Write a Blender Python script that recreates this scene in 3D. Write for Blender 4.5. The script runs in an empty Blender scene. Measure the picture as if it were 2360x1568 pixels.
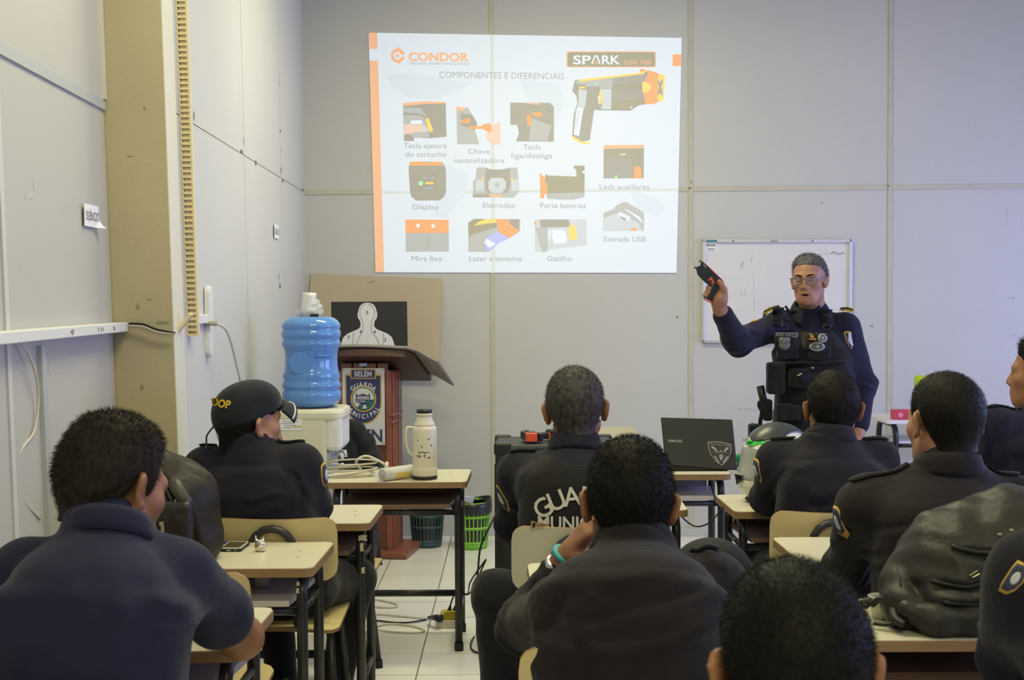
import bpy, bmesh, math, random
import numpy as np
from mathutils import Vector, Matrix, Euler
from mathutils.bvhtree import BVHTree

random.seed(7)
RNG = np.random.default_rng(11)
PI = math.pi
scene = bpy.context.scene
COL = scene.collection
V = Vector


def lin(r, g, b):
    def f(c):
        c = c / 255.0
        return c / 12.92 if c <= 0.04045 else ((c + 0.055) / 1.055) ** 2.4
    return (f(r), f(g), f(b), 1.0)


# ------------------------------------------------------------------ camera
FPX = 3050.0
PITCH = math.atan(99.0 / FPX)
ROLL = -0.0049
CAM = V((0.0, 0.0, 1.457))
CROT = Matrix.Rotation(PI / 2 - PITCH, 3, 'X') @ Matrix.Rotation(ROLL, 3, 'Z')
cam_data = bpy.data.cameras.new('camera')
cam = bpy.data.objects.new('camera', cam_data)
COL.objects.link(cam)
cam_data.sensor_width = 36.0
cam_data.lens = FPX / 2360.0 * 36.0
cam_data.clip_start = 0.05
cam.matrix_world = Matrix.Translation(CAM) @ CROT.to_4x4()
cam_data.dof.use_dof = True
cam_data.dof.focus_distance = 5.0
cam_data.dof.aperture_fstop = 9.0
scene.camera = cam

# ------------------------------------------------------------------ world, lights, exposure
world = bpy.data.worlds.new('world')
scene.world = world
world.use_nodes = True
world.node_tree.nodes['Background'].inputs[0].default_value = (0.75, 0.82, 1.0, 1)
world.node_tree.nodes['Background'].inputs[1].default_value = 0.3
scene.view_settings.view_transform = 'Standard'
scene.view_settings.look = 'None'
scene.view_settings.exposure = 0.16
scene.view_settings.gamma = 1.0
scene.view_settings.use_curve_mapping = False


def area_light(name, loc, target, sx, sy, power, color, spread=180.0):
    l = bpy.data.lights.new(name, 'AREA')
    l.shape = 'RECTANGLE'
    l.size, l.size_y = sx, sy
    l.energy = power
    l.color = color
    l.spread = math.radians(spread)
    o = bpy.data.objects.new(name, l)
    COL.objects.link(o)
    d = V(target) - V(loc)
    o.matrix_world = Matrix.Translation(V(loc)) @ d.to_track_quat('-Z', 'Y').to_matrix().to_4x4()
    return o


# daylight entering by the windows of the right-hand wall
area_light('window_light', (4.30, 5.6, 1.55), (0.0, 5.6, 1.0), 2.6, 1.3, 84, (0.34, 0.40, 1.0))
area_light('window_light', (4.30, 2.2, 1.55), (0.0, 2.2, 1.0), 2.6, 1.3, 54, (0.36, 0.42, 1.0))
# warm ceiling tubes, the last added behind the camera to brighten the pillar
LAMPS = ((0.2, 6.1, 48), (2.8, 5.2, 1.5), (0.0, 3.5, 40), (2.8, 1.8, 12), (0.4, -0.9, 76))
for lx, ly, pw in LAMPS:
    area_light('ceiling_light', (lx, ly, 3.50), (lx, ly, 0.0), 1.25, 0.3, pw, (1.0, 0.965, 0.58))


def ray(px, py):
    return CROT @ V(((px - 1180.0) / FPX, (784.0 - py) / FPX, -1.0))


def at(px, py, Y):
    d = ray(px, py)
    return CAM + d * (Y / d.y)


def on_z(px, py, z):
    d = ray(px, py)
    return CAM + d * ((z - CAM.z) / d.z)


def on_plane(px, py, p0, n):
    d = ray(px, py)
    return CAM + d * ((V(p0) - CAM).dot(n) / d.dot(n))


# ------------------------------------------------------------------ materials
MATS = {}


def mat(name, color, rough=0.6, metal=0.0, var=0.0, var_scale=8.0, var_color=None, bump=0.0, bump_scale=60.0,
        spec=0.5, transmission=0.0, alpha=1.0, emit=None, emit_strength=1.0, sheen=0.0, stretch=None, coat=0.0, detail=4.0, ior=1.45,
        var_sharp=0.0):
    if name in MATS:
        return MATS[name]
    m = bpy.data.materials.new(name)
    m.use_nodes = True
    nt = m.node_tree
    b = nt.nodes['Principled BSDF']
    b.inputs['Base Color'].default_value = color
    b.inputs['Roughness'].default_value = rough
    b.inputs['Metallic'].default_value = metal
    b.inputs['Specular IOR Level'].default_value = spec
    b.inputs['Transmission Weight'].default_value = transmission
    b.inputs['Alpha'].default_value = alpha
    b.inputs['IOR'].default_value = ior
    b.inputs['Coat Weight'].default_value = coat
    if sheen:
        b.inputs['Sheen Weight'].default_value = sheen
        b.inputs['Sheen Roughness'].default_value = 0.5
    if emit is not None:
        b.inputs['Emission Color'].default_value = emit
        b.inputs['Emission Strength'].default_value = emit_strength
    if var or bump:
        tc = nt.nodes.new('ShaderNodeTexCoord')
        mp = nt.nodes.new('ShaderNodeMapping')
        nt.links.new(tc.outputs['Object'], mp.inputs['Vector'])
        if stretch:
            mp.inputs['Scale'].default_value = stretch
    if var:
        n = nt.nodes.new('ShaderNodeTexNoise')
        n.inputs['Scale'].default_value = var_scale
        n.inputs['Detail'].default_value = detail
        nt.links.new(mp.outputs['Vector'], n.inputs['Vector'])
        fac = n.outputs['Fac']
        mr = nt.nodes.new('ShaderNodeMapRange')
        mr.inputs['From Min'].default_value = 0.3 + 0.5 * var_sharp * 0.4
        mr.inputs['From Max'].default_value = 0.7
        mr.inputs['To Max'].default_value = var
        nt.links.new(fac, mr.inputs['Value'])
        mx = nt.nodes.new('ShaderNodeMix')
        mx.data_type = 'RGBA'
        mx.inputs['A'].default_value = color
        vc = var_color or tuple(c * 0.55 for c in color[:3]) + (1,)
        mx.inputs['B'].default_value = vc
        nt.links.new(mr.outputs['Result'], mx.inputs['Factor'])
        nt.links.new(mx.outputs['Result'], b.inputs['Base Color'])
    if bump:
        n2 = nt.nodes.new('ShaderNodeTexNoise')
        n2.inputs['Scale'].default_value = bump_scale
        n2.inputs['Detail'].default_value = 3.0
        nt.links.new(mp.outputs['Vector'], n2.inputs['Vector'])
        bp = nt.nodes.new('ShaderNodeBump')
        bp.inputs['Strength'].default_value = bump
        bp.inputs['Distance'].default_value = 0.01
        nt.links.new(n2.outputs['Fac'], bp.inputs['Height'])
        nt.links.new(bp.outputs['Normal'], b.inputs['Normal'])
    MATS[name] = m
    return m


# ------------------------------------------------------------------ mesh building
def link(o, parent=None):
    COL.objects.link(o)
    if parent is not None:
        o.parent = parent
    return o


def tag(o, label=None, cat=None, group=None, kind=None):
    if label:
        o['label'] = label
    if cat:
        o['category'] = cat
    if group:
        o['group'] = group
    if kind:
        o['kind'] = kind
    return o


def empty(name, loc=(0, 0, 0), rz=0.0, label=None, cat=None, group=None):
    o = bpy.data.objects.new(name, None)
    o.empty_display_size = 0.1
    o.location = loc
    o.rotation_euler = (0, 0, rz)
    link(o)
    return tag(o, label, cat, group)


def to_world(o, root):
    """child coordinates are world coordinates"""
    M = Matrix.Translation(root.location) @ root.rotation_euler.to_matrix().to_4x4()
    if root.parent is not None:
        r2 = root.parent
        M = Matrix.Translation(r2.location) @ r2.rotation_euler.to_matrix().to_4x4() @ root.matrix_parent_inverse @ M
    o.matrix_parent_inverse = M.inverted()
    return o


def smooth(me, on=True):
    me.polygons.foreach_set('use_smooth', [on] * len(me.polygons))


class MB:
    """collects shapes, then build() links them as one mesh object"""

    def __init__(self):
        self.v, self.f = [], []

    def add(self, vs, fs):
        n = len(self.v)
        self.v += [tuple(p) for p in vs]
        self.f += [tuple(i + n for i in f) for f in fs]
        return self

    def box(self, c, s, R=None):
        c = V(c)
        vs = []
        for dz in (-.5, .5):
            for dx, dy in ((-.5, -.5), (.5, -.5), (.5, .5), (-.5, .5)):
                p = V((dx * s[0], dy * s[1], dz * s[2]))
                if R is not None:
                    p = R @ p
                vs.append(c + p)
        return self.add(vs, [(3, 2, 1, 0), (4, 5, 6, 7), (0, 1, 5, 4), (1, 2, 6, 5), (2, 3, 7, 6), (3, 0, 4, 7)])

    def prism(self, poly, z0, z1, M=None):
        """poly: list of (x,y) ccw; extruded along local z"""
        n = len(poly)
        vs = [V((x, y, z0)) for x, y in poly] + [V((x, y, z1)) for x, y in poly]
        if M is not None:
            vs = [M @ p for p in vs]
        fs = [tuple(range(n - 1, -1, -1)), tuple(range(n, 2 * n))]
        fs += [(i, (i + 1) % n, n + (i + 1) % n, n + i) for i in range(n)]
        return self.add(vs, fs)

    def tube(self, pts, r, n=8, closed=False, cap=True, flat=None):
        pts = [V(p) for p in pts]
        m = len(pts)
        rs = r if isinstance(r, (list, tuple)) else [r] * m
        vs, fs = [], []
        up = None
        for i, p in enumerate(pts):
            if closed:
                t = pts[(i + 1) % m] - pts[i - 1]
            else:
                t = pts[min(i + 1, m - 1)] - pts[max(i - 1, 0)]
            t = t.normalized() if t.length > 1e-9 else V((0, 0, 1))
            if up is None:
                up = V((0, 0, 1)) if abs(t.z) < 0.9 else V((1, 0, 0))
            a = t.cross(up)
            a = a.normalized() if a.length > 1e-6 else t.orthogonal().normalized()
            b = a.cross(t).normalized()
            up = b
            fx, fy = flat if flat else (1, 1)
            for k in range(n):
                th = 2 * PI * (k + .5) / n
                vs.append(p + a * (math.cos(th) * rs[i] * fx) + b * (math.sin(th) * rs[i] * fy))
        seg = m if closed else m - 1
        for i in range(seg):
            j = (i + 1) % m
            for k in range(n):
                k2 = (k + 1) % n
                fs.append((i * n + k, i * n + k2, j * n + k2, j * n + k))
        if cap and not closed:
            fs.append(tuple(range(n - 1, -1, -1)))
            fs.append(tuple((m - 1) * n + k for k in range(n)))
        return self.add(vs, fs)

    def lathe(self, prof, n=32, M=None, sx=1.0, sy=1.0):
        vs, fs = [], []
        m = len(prof)
        for r, z in prof:
            for k in range(n):
                th = 2 * PI * k / n
                p = V((r * math.cos(th) * sx, r * math.sin(th) * sy, z))
                vs.append(M @ p if M is not None else p)
        for i in range(m - 1):
            for k in range(n):
                k2 = (k + 1) % n
                fs.append((i * n + k, i * n + k2, (i + 1) * n + k2, (i + 1) * n + k))
        if prof[0][0] > 1e-6:
            fs.append(tuple(range(n - 1, -1, -1)))
        if prof[-1][0] > 1e-6:
            fs.append(tuple((m - 1) * n + k for k in range(n)))
        return self.add(vs, fs)

    def mesh(self, name, sm=False):
        me = bpy.data.meshes.new(name)
        me.from_pydata(self.v, [], self.f)
        me.validate()
        me.update()
        if sm:
            smooth(me)
        return me

    def build(self, name, m, parent=None, sm=False, bevel=0.0, world=False, auto=False):
        me = self.mesh(name, sm or auto)
        me.materials.append(m)
        o = bpy.data.objects.new(name, me)
        link(o, parent)
        if world and parent is not None:
            to_world(o, parent)
        if auto:
            md = o.modifiers.new('split', 'EDGE_SPLIT')
            md.split_angle = math.radians(40)
        if bevel:
            b = o.modifiers.new('bevel', 'BEVEL')
            b.width = bevel
            b.segments = 2
            b.limit_method = 'ANGLE'
        return o


def rrect(w, h, r, n=5, cx=0.0, cy=0.0):
    out = []
    for sx, sy, a0 in ((1, -1, -90), (1, 1, 0), (-1, 1, 90), (-1, -1, 180)):
        for k in range(n + 1):
            a = math.radians(a0 + 90.0 * k / n)
            out.append((cx + sx * (w / 2 - r) + r * math.cos(a), cy + sy * (h / 2 - r) + r * math.sin(a)))
    return out


def bez(pts, n=8):
    """Catmull-Rom through pts"""
    pts = [V(p) for p in pts]
    out = []
    for i in range(len(pts) - 1):
        p0, p1, p2, p3 = pts[max(i - 1, 0)], pts[i], pts[i + 1], pts[min(i + 2, len(pts) - 1)]
        for k in range(n):
            t = k / n
            out.append(0.5 * ((2 * p1) + (p2 - p0) * t + (2 * p0 - 5 * p1 + 4 * p2 - p3) * t * t + (3 * p1 - p0 - 3 * p2 + p3) * t ** 3))
    out.append(pts[-1])
    return out


def copy_tree(o, parent=None):
    c = o.copy()
    COL.objects.link(c)
    c.parent = parent
    for ch in list(o.children):
        copy_tree(ch, c)
    return c


def text_mesh(s, size=1.0, bold=0.0, align='CENTER', space=1.0, shear=0.0):
    """letters as a flat mesh in the xy plane (baseline at y=0)"""
    cu = bpy.data.curves.new('lettering', 'FONT')
    cu.body = s
    cu.size = size
    cu.align_x = align
    cu.space_character = space
    cu.offset = bold * size
    cu.shear = shear
    cu.resolution_u = 3
    cu.fill_mode = 'FRONT'
    o = bpy.data.objects.new('lettering', cu)
    COL.objects.link(o)
    dg = bpy.context.evaluated_depsgraph_get()
    me = bpy.data.meshes.new_from_object(o.evaluated_get(dg))
    bpy.data.objects.remove(o)
    bpy.data.curves.remove(cu)
    return me


def text_verts(me):
    return [v.co.copy() for v in me.vertices], [tuple(p.vertices) for p in me.polygons]
# ------------------------------------------------------------------ the room
M_WALL = mat('wall_panel', (0.51, 0.505, 0.48, 1), 0.55, var=0.10, var_scale=1.6, bump=0.05, bump_scale=140)
M_WALL_L = mat('wall_panel_cream', (0.57, 0.565, 0.535, 1), 0.5, var=0.08, var_scale=2.0, bump=0.05, bump_scale=120)
M_WALL_N = mat('wall_panel_warm', (0.475, 0.46, 0.415, 1), 0.5, var=0.08, var_scale=2.0, bump=0.05, bump_scale=120)
M_JOINT = mat('joint_dark', (0.16, 0.14, 0.11, 1), 0.9)  # dark brown backing seen as thin lines between the wall panels
M_BATTEN = mat('batten', (0.50, 0.475, 0.38, 1), 0.6, var=0.25, var_scale=9)
M_ALU = mat('alu_profile', (0.46, 0.48, 0.47, 1), 0.45, metal=0.2)
M_TAN = mat('tan_paint', (0.48, 0.41, 0.26, 1), 0.7, var=0.25, var_scale=2.5, bump=0.08, bump_scale=90)
M_CEIL = mat('ceiling_paint', (0.72, 0.69, 0.48, 1), 0.8, var=0.05)
M_TILE = mat('floor_tile', (0.82, 0.80, 0.76, 1), 0.22, var=0.14, var_scale=5, spec=0.5)
M_GROUT = mat('grout', (0.24, 0.20, 0.15, 1), 0.9, var=0.4, var_scale=20)
M_MARK = mat('wall_scuff', (0.17, 0.145, 0.12, 1), 0.9)
M_MARK2 = mat('wall_smudge', (0.52, 0.49, 0.43, 1), 0.9)

def blot(mb, c, right, up, w, h, seed=0):
    r = random.Random(seed)
    n = 9
    c, right, up = V(c), V(right), V(up)
    vs = []
    for k in range(n):
        a = 2 * PI * k / n
        q = r.uniform(.55, 1.1)
        vs.append(c + right * (w / 2 * q * math.cos(a)) + up * (h / 2 * q * math.sin(a)))
    mb.add(vs, [tuple(range(n))])


FWA = -math.atan(0.051)
FW0 = V((0, 8.03, 0))
FWR = Matrix.Rotation(FWA, 3, 'Z')
FWN = FWR @ V((0, -1, 0))
FWM = Matrix.Translation(FW0) @ FWR.to_4x4()
FWMI = FWM.inverted()


def fw(px, py, off=0.0):
    """pixel -> local coords of the front wall (x along, z up)"""
    return FWMI @ on_plane(px, py, FW0 + FWN * off, FWN)


wall_front = MB().box((1.6, 0.05, 1.8), (6.2, 0.05, 3.6)).build('wall_front', M_JOINT)
wall_front.location = FW0
wall_front.rotation_euler = (0, 0, FWA)
tag(wall_front, 'pale partition wall of large panels carrying the projected slide', kind='structure')
xj = [-1.40, fw(1135, 500).x, fw(1592, 500).x, fw(2051, 500).x, fw(2509, 500).x, 4.6]
ZJ = 2.10
for i in range(5):
    for z0, z1 in ((0.0, ZJ), (ZJ, 3.6)):
        a, b = xj[i] + 0.003, xj[i + 1] - 0.003
        MB().box(((a + b) / 2, 0.0125, (z0 + z1) / 2), (b - a, 0.025, z1 - z0 - 0.006)).build('panel', M_WALL, wall_front)
for x in xj[1:5]:
    MB().box((x, -0.003, 1.8), (0.026, 0.006, 3.6)).build('batten', M_BATTEN, wall_front)
for i in range(5):
    a, b = xj[i] + 0.014, xj[i + 1] - 0.014
    MB().box(((a + b) / 2, -0.002, ZJ), (b - a, 0.005, 0.028)).build('batten', M_BATTEN, wall_front)
# chipped joints and stains on the panels
sc = MB()
for px, py, w, h in ((1590, 434, .020, .014), (2047, 429, .018, .012), (1593, 420, .006, .03), (1212, 437, .01, .006), (910, 443, .045, .01),
                     (1042, 443, .05, .009), (1134, 440, .01, .02), (862, 617, .006, .006), (2335, 688, .010, .008), (2325, 686, .006, .006),
                     (2335, 773, .008, .008), (1286, 435, .005, .012), (1560, 730, .014, .012), (1893, 468, .012, .006), (2009, 752, .02, .008)):
    p = fw(px, py)
    blot(sc, (p.x, -0.0075, p.z), (1, 0, 0), (0, 0, 1), w, h, px)
for k in range(16):
    p = fw(1695 + k * 5.5 + random.uniform(-2, 2), 944 + random.uniform(-1, 1))
    sc.box((p.x, -0.0005, p.z), (0.004, 0.002, 0.004))
sc.build('scuff', M_MARK, wall_front)
sc = MB()
for px, py, w, h in ((2321, 500, .006, .13), (1382, 978, .05, .01), (1455, 706, .004, .02), (770, 170, .02, .03)):
    p = fw(px, py)
    blot(sc, (p.x, -0.001, p.z), (1, 0, 0), (0, 0, 1), w, h, px)
sc.build('smudge', M_MARK2, wall_front)
# baseboard
MB().box((1.6, -0.004, 0.025), (6.0, 0.008, 0.05)).build('baseboard_front', M_WALL, None).location = FW0
bb = bpy.data.objects['baseboard_front']
bb.rotation_euler = (0, 0, FWA)
tag(bb, kind='structure')


def slab(name, pts, th, m, parent, nrm):
    n = V(nrm).normalized()
    pts = [V(p) for p in pts]
    vs = pts + [p - n * th for p in pts]
    mb = MB().add(vs, [(0, 1, 2, 3), (7, 6, 5, 4), (0, 4, 5, 1), (1, 5, 6, 2), (2, 6, 7, 3), (3, 7, 4, 0)])
    o = mb.build(name, m, parent)
    bm = bmesh.new(); bm.from_mesh(o.data); bmesh.ops.recalc_face_normals(bm, faces=bm.faces); bm.to_mesh(o.data); bm.free()
    return o


# left wall, near stretch
def nearw(Y, z, off=0.0):
    return V((-1.29 - 0.0444 * (Y - 3.336) - 0.026 * (z - 1.36) + off, Y, z))


def farw(Y, z, off=0.0):
    t = (Y - 4.44) / (8.09 - 4.44)
    return V((-1.138 - 0.122 * t - 0.024 * (1 - t) * (z - 1.36) + off, Y, z))


NX = V((1, 0.04, 0)).normalized()
wall_left = slab('wall_left', [nearw(-2.5, 0, -.025), nearw(4.5, 0, -.025), nearw(4.5, 3.6, -.025), nearw(-2.5, 3.6, -.025)], 0.05, M_JOINT, None, NX)
tag(wall_left, 'cream partition wall beside the tan pillar', kind='structure')
for y0, y1 in ((-2.5, -.2), (-.2, 1.0), (1.0, 2.19), (2.19, 3.38), (3.38, 4.44)):
    for z0, z1 in ((0, ZJ), (ZJ, 3.6)):
        slab('panel', [nearw(y0 + .004, z0), nearw(y1 - .004, z0), nearw(y1 - .004, z1), nearw(y0 + .004, z1)], 0.022, M_WALL_N, wall_left, NX)
slab('aluminium_profile', [nearw(0, ZJ - .015, .008), nearw(4.435, ZJ - .015, .008), nearw(4.435, ZJ + .017, .008), nearw(0, ZJ + .017, .008)], .008, M_ALU, wall_left, NX)
slab('batten', [nearw(3.365, 0, .006), nearw(3.395, 0, .006), nearw(3.395, 2.085, .006), nearw(3.365, 2.085, .006)], .006, M_WALL_L, wall_left, NX)
slab('batten', [nearw(3.62, 0, .014), nearw(3.66, 0, .014), nearw(3.66, 1.33, .014), nearw(3.62, 1.33, .014)], .014, M_ALU, wall_left, NX)
slab('batten', [nearw(4.41, ZJ + .02, .012), nearw(4.438, ZJ + .02, .012), nearw(4.438, 3.6, .012), nearw(4.41, 3.6, .012)], .012, M_WALL_L, wall_left, NX)
sc = MB()
for Y, z, w, h in ((3.62, 1.74, .05, .02), (3.58, 1.735, .02, .02), (3.66, 1.77, .02, .03), (3.52, 1.55, .02, .012), (3.72, 1.26, .012, .012)):
    blot(sc, nearw(Y, z, .001), (0, 1, 0), (0, 0, 1), w, h, int(Y * 100))
sc.build('smudge', M_MARK2, wall_left)

# tan return of the pillar facing the room
pil = slab('wall_pillar', [nearw(4.44, 0) + V((-.03, 0, 0)), farw(4.44, 0), farw(4.44, 3.6), nearw(4.44, 3.6) + V((-.03, 0, 0))], 0.03, M_TAN, None, V((0, -1, 0)))
tag(pil, 'tan painted pillar face between the two stretches of left wall', kind='structure')
sc = MB()
for px, py, w, h in ((333, 250, .012, .010), (318, 707, .016, .022), (345, 690, .02, .006), (375, 743, .06, .01), (328, 893, .014, .02), (300, 360, .03, .004)):
    p = at(px, py, 4.4385)
    blot(sc, p, (1, 0, 0), (0, 0, 1), w, h, px)
sc.build('scuff', mat('tan_scuff', (0.30, 0.25, 0.16, 1), 0.9), pil)

# left wall, far stretch (sheets with raw joints)
wall_far = slab('wall_left_far', [farw(4.50, 0, -.06), farw(8.2, 0, -.06), farw(8.2, 3.6, -.06), farw(4.50, 3.6, -.06)], 0.05, M_JOINT, None, NX)
tag(wall_far, 'white sheeted wall running from the pillar to the front corner', kind='structure')
for y0, y1 in ((4.442, 5.97), (5.97, 7.10), (7.10, 8.12)):
    for z0, z1 in ((0, ZJ), (ZJ, 3.6)):
        slab('panel', [farw(y0 + .003, z0 + .002), farw(y1 - .003, z0 + .002), farw(y1 - .003, z1 - .002), farw(y0 + .003, z1 - .002)], 0.018, M_WALL_L, wall_far, NX)
slab('corner_strip', [farw(4.442, 0, .003), farw(4.60, 0, .003), farw(4.60, 3.6, .003), farw(4.442, 3.6, .003)], .003, mat('strip_cream', (0.66, 0.64, 0.53, 1), 0.5), wall_far, NX)
sc = MB()
for Y, z, w, h in ((4.90, 2.13, .012, .05), (5.90, 2.11, .07, .018), (6.28, 2.10, .03, .03), (5.965, 2.16, .01, .05), (7.10, 2.35, .03, .02), (7.10, 2.14, .02, .05), (7.16, 2.09, .05, .02),
                   (8.0, 2.11, .10, .014), (7.1, 2.6, .012, .03), (7.1, 2.25, .012, .02), (6.98, 1.52, .05, .03), (6.95, 1.57, .012, .05)):
    blot(sc, farw(Y, z, .003), (0, 1, 0), (0, 0, 1), w, h, int(Y * 100))
sc.build('chip', M_MARK, wall_far)

# floor, tiles, ceiling, unseen walls
TS = 0.307
floor = MB().box((1.55, 2.85, -0.012), (6.3, 11.0, 0.02)).build('floor', M_GROUT)
tag(floor, 'glossy white square tiled floor with brown grout', kind='structure')
tile_me = MB().box((0, 0, -0.0045), (TS - .006, TS - .006, 0.009)).mesh('tile')
tile_me.materials.append(M_TILE)
X0, Y0 = -0.0675, 5.985   # a tile corner read off the grout lines
rest = MB()
cnt = 0
for i in range(-5, 15):
    for j in range(-27, 7):
        cx, cy = X0 + (i + .5) * TS, Y0 + (j + .5) * TS
        if cx < -1.25 or cx > 4.3:
            continue
        if cy > 8.17 - .051 * cx:
            continue
        if cy > 4.2 and -1.1 < cx < 1.9:
            t = bpy.data.objects.new('tile', tile_me)
            t.location = (cx, cy, 0)
            link(t, floor)
            cnt += 1
        else:
            rest.box((cx, cy, -0.0045), (TS - .006, TS - .006, 0.009))
tag(rest.build('tile_field', M_TILE, floor), kind='stuff')
MB().box((1.55, 2.85, 3.64), (6.4, 11.2, 0.06)).build('ceiling', M_CEIL)
tag(bpy.data.objects['ceiling'], kind='structure')
MB().box((1.55, -2.55, 1.8), (6.3, 0.06, 3.66)).build('wall_back', M_WALL)
tag(bpy.data.objects['wall_back'], kind='structure')
MB().box((4.52, 2.85, 1.8), (0.06, 11.0, 3.66)).build('wall_right', M_WALL)
tag(bpy.data.objects['wall_right'], kind='structure')
for n, wy in ((1, 5.6), (2, 2.2)):
    w = empty('window_%d' % n, (4.47, wy, 0.9))
    tag(w, kind='structure')
    mb = MB()
    for dy in (-1.3, 0, 1.3):
        mb.box((0, dy, .65), (.05, .05, 1.35))
    for dz in (0, 1.3):
        mb.box((0, 0, dz), (.05, 2.65, .05))
    mb.build('window_frame', M_ALU, w)
    MB().box((.012, 0, .65), (.006, 2.6, 1.3)).build('pane', mat('window_pane', (.75, .8, .9, 1), .1, spec=.6), w)
for k, (lx, ly, _) in enumerate(LAMPS):
    t = empty('ceiling_lamp', (lx, ly, 3.52), 0,
              'ceiling tube lamp ' + ('over the front desks by the pillar', 'over the front desks by the windows', 'over the middle desks by the pillar', 'over the middle desks by the windows', 'added over the back of the room to brighten the pillar')[k], 'lamp', 'ceiling tube lamps')
    MB().box((0, 0, .06), (1.3, .22, .05)).build('housing', M_CEIL, t)
    for dy in (-.06, .06):
        MB().tube([(-.6, dy, .02), (.6, dy, .02)], .014).build('tube', mat('lamp_tube', (1, .95, .8, 1), .3, emit=(1, .92, .72, 1), emit_strength=3), t)

# ------------------------------------------------------------------ raceway, slotted duct, sockets, cables on the left wall
M_WHITE_PL = mat('white_plastic', (0.74, 0.73, 0.70, 1), 0.35, var=0.08)
M_CREAM_PL = mat('cream_plastic', (0.72, 0.62, 0.36, 1), 0.45, var=0.12)
M_BLACK = mat('black_plastic', (0.015, 0.015, 0.017, 1), 0.4)
M_CABLE_W = mat('cable_white', (0.60, 0.56, 0.46, 1), 0.45)
M_CABLE_B = mat('cable_black', (0.012, 0.012, 0.013, 1), 0.4)

tr = empty('cable_raceway', nearw(3.4, 1.36), 0, 'white cable raceway fixed along the cream wall and ending at the pillar', 'raceway')
a, b = nearw(1.2, 1.363, .026), nearw(4.43, 1.363, .026)
d = (b - a).normalized()
R = Matrix((d, V((0, 0, 1)).cross(d), V((0, 0, 1)))).transposed()
to_world(MB().box((a + b) / 2, ((b - a).length, .05, .032), R).build('channel', M_WHITE_PL, tr, bevel=.003), tr)
to_world(MB().box((a + b) / 2 + V((.0262, 0, .0)), ((b - a).length, .002, .026), R).build('cover', M_WHITE_PL, tr), tr)
sm = MB()
for Y, w in ((3.78, .05), (4.06, .012), (4.09, .010), (4.115, .012), (4.25, .03)):
    blot(sm, nearw(Y, 1.363, .0540), (0, 1, 0), (0, 0, 1), w, .018, int(Y * 100))
tag(to_world(sm.build('smear', mat('raceway_dirt', (.30, .25, .2, 1), .9), tr), tr), kind='stuff')

duct = empty('slotted_cable_duct', farw(4.68, 1.3), 0, 'beige slotted cable duct standing upright on the wall past the pillar', 'cable duct')
mbr, mbt = MB(), MB()
for ya, yb, xo in ((4.66, 4.665, 0.0), (4.66, 4.665, 0.034)):
    pts = [farw(4.662, z, .004 + xo) for z in (1.325, 2.4, 3.58)]
    mbr.tube(pts, .0042, n=4)
pts = [farw(4.70, z, .020) for z in (1.325, 2.4, 3.58)]
mbr.tube(pts, .020, n=4)
n = 118
for k in range(n):
    z = 1.328 + k * (3.575 - 1.328) / (n - 1)
    mbt.box(farw(4.659, z, .021), (.034, .004, .0085))
to_world(mbr.build('channel', M_CREAM_PL, duct), duct)
tg = to_world(mbt.build('slot_fins', M_CREAM_PL, duct), duct)
tag(tg, kind='stuff')
dk = MB().tube([farw(4.672, z, .021) for z in (1.33, 2.4, 3.58)], .015, n=4)
to_world(dk.build('slot_gap', mat('duct_inside', (.42, .34, .19, 1), .8), duct), duct)

# loose stub of raceway and the two wires crossing the pillar face
st = MB().box(at(418, 754, 4.52), (.012, .03, .115), Matrix.Rotation(math.radians(38), 3, 'Y')).build('raceway_stub', M_CREAM_PL, None, bevel=.002)
tag(st, 'short slanting stub of cream raceway at the foot of the slotted duct', 'raceway')
for nm, m_, dy in (('black', M_CABLE_B, 0), ('white', M_CABLE_W, 5)):
    pts = bez([at(298, 746 + dy, 4.425), at(330, 748 + dy, 4.42), at(362, 760 + dy, 4.42), at(404, 768 + dy * .4, 4.42)], 6)
    w = MB().tube(pts, .0035, n=6).build('wire', m_, None, sm=True)
    tag(w, nm + ' wire sagging across the tan pillar face from raceway to duct', 'wire', 'wires across the pillar')

so = empty('power_strip', farw(4.98, 1.36), 0, 'white upright power strip on the wall beside the slotted duct', 'power strip')
c = at(467, 742, 4.99)
c.x = farw(4.99, c.z, .014).x
mb = MB().prism(rrect(.06, .27, .028), -.011, .011, Matrix.Translation(c) @ Matrix.Rotation(PI / 2, 4, 'Z') @ Matrix.Rotation(PI / 2, 4, 'X'))
to_world(mb.build('body', M_WHITE_PL, so, bevel=.004), so)
to_world(MB().box(c + V((.0, -.12, .012)), (.02, .17, .034)).build('bridge', M_WHITE_PL, so, bevel=.003), so)
pl = empty('power_plug', c, 0, 'grey plug and white cord leaving the power strip and hanging behind the cooler', 'power cord')
to_world(MB().tube([at(474, 744, 4.95), at(500, 746, 4.95)], [.008, .011], n=8).build('plug', mat('plug_grey', (.42, .40, .33, 1), .5), pl), pl)
pts = bez([at(498, 745, 4.95), at(520, 760, 5.0), at(534, 795, 5.1), at(546, 845, 5.2), at(556, 890, 5.3), at(575, 1000, 5.5)], 8)
to_world(MB().tube(pts, .005, n=6).build('cord', M_CABLE_W, pl, sm=True), pl)
cc = MB().tube(bez([at(0, 780, 3.36), at(40, 785, 3.42), at(72, 830, 3.5), at(88, 905, 3.57), at(80, 990, 3.55), at(48, 1040, 3.46), at(36, 1095, 3.42), at(52, 1150, 3.46), at(92, 1196, 3.58)], 8), .0035, n=6).build('wall_cable', M_CABLE_W, None, sm=True)
tag(cc, 'thin beige cord hanging in a loop below the raceway on the cream wall', 'cable')

# SILENCIO notices
M_PAPER = mat('paper', (0.80, 0.79, 0.82, 1), 0.7)
M_INK = mat('ink', (0.05, 0.05, 0.055, 1), 0.8)


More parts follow.
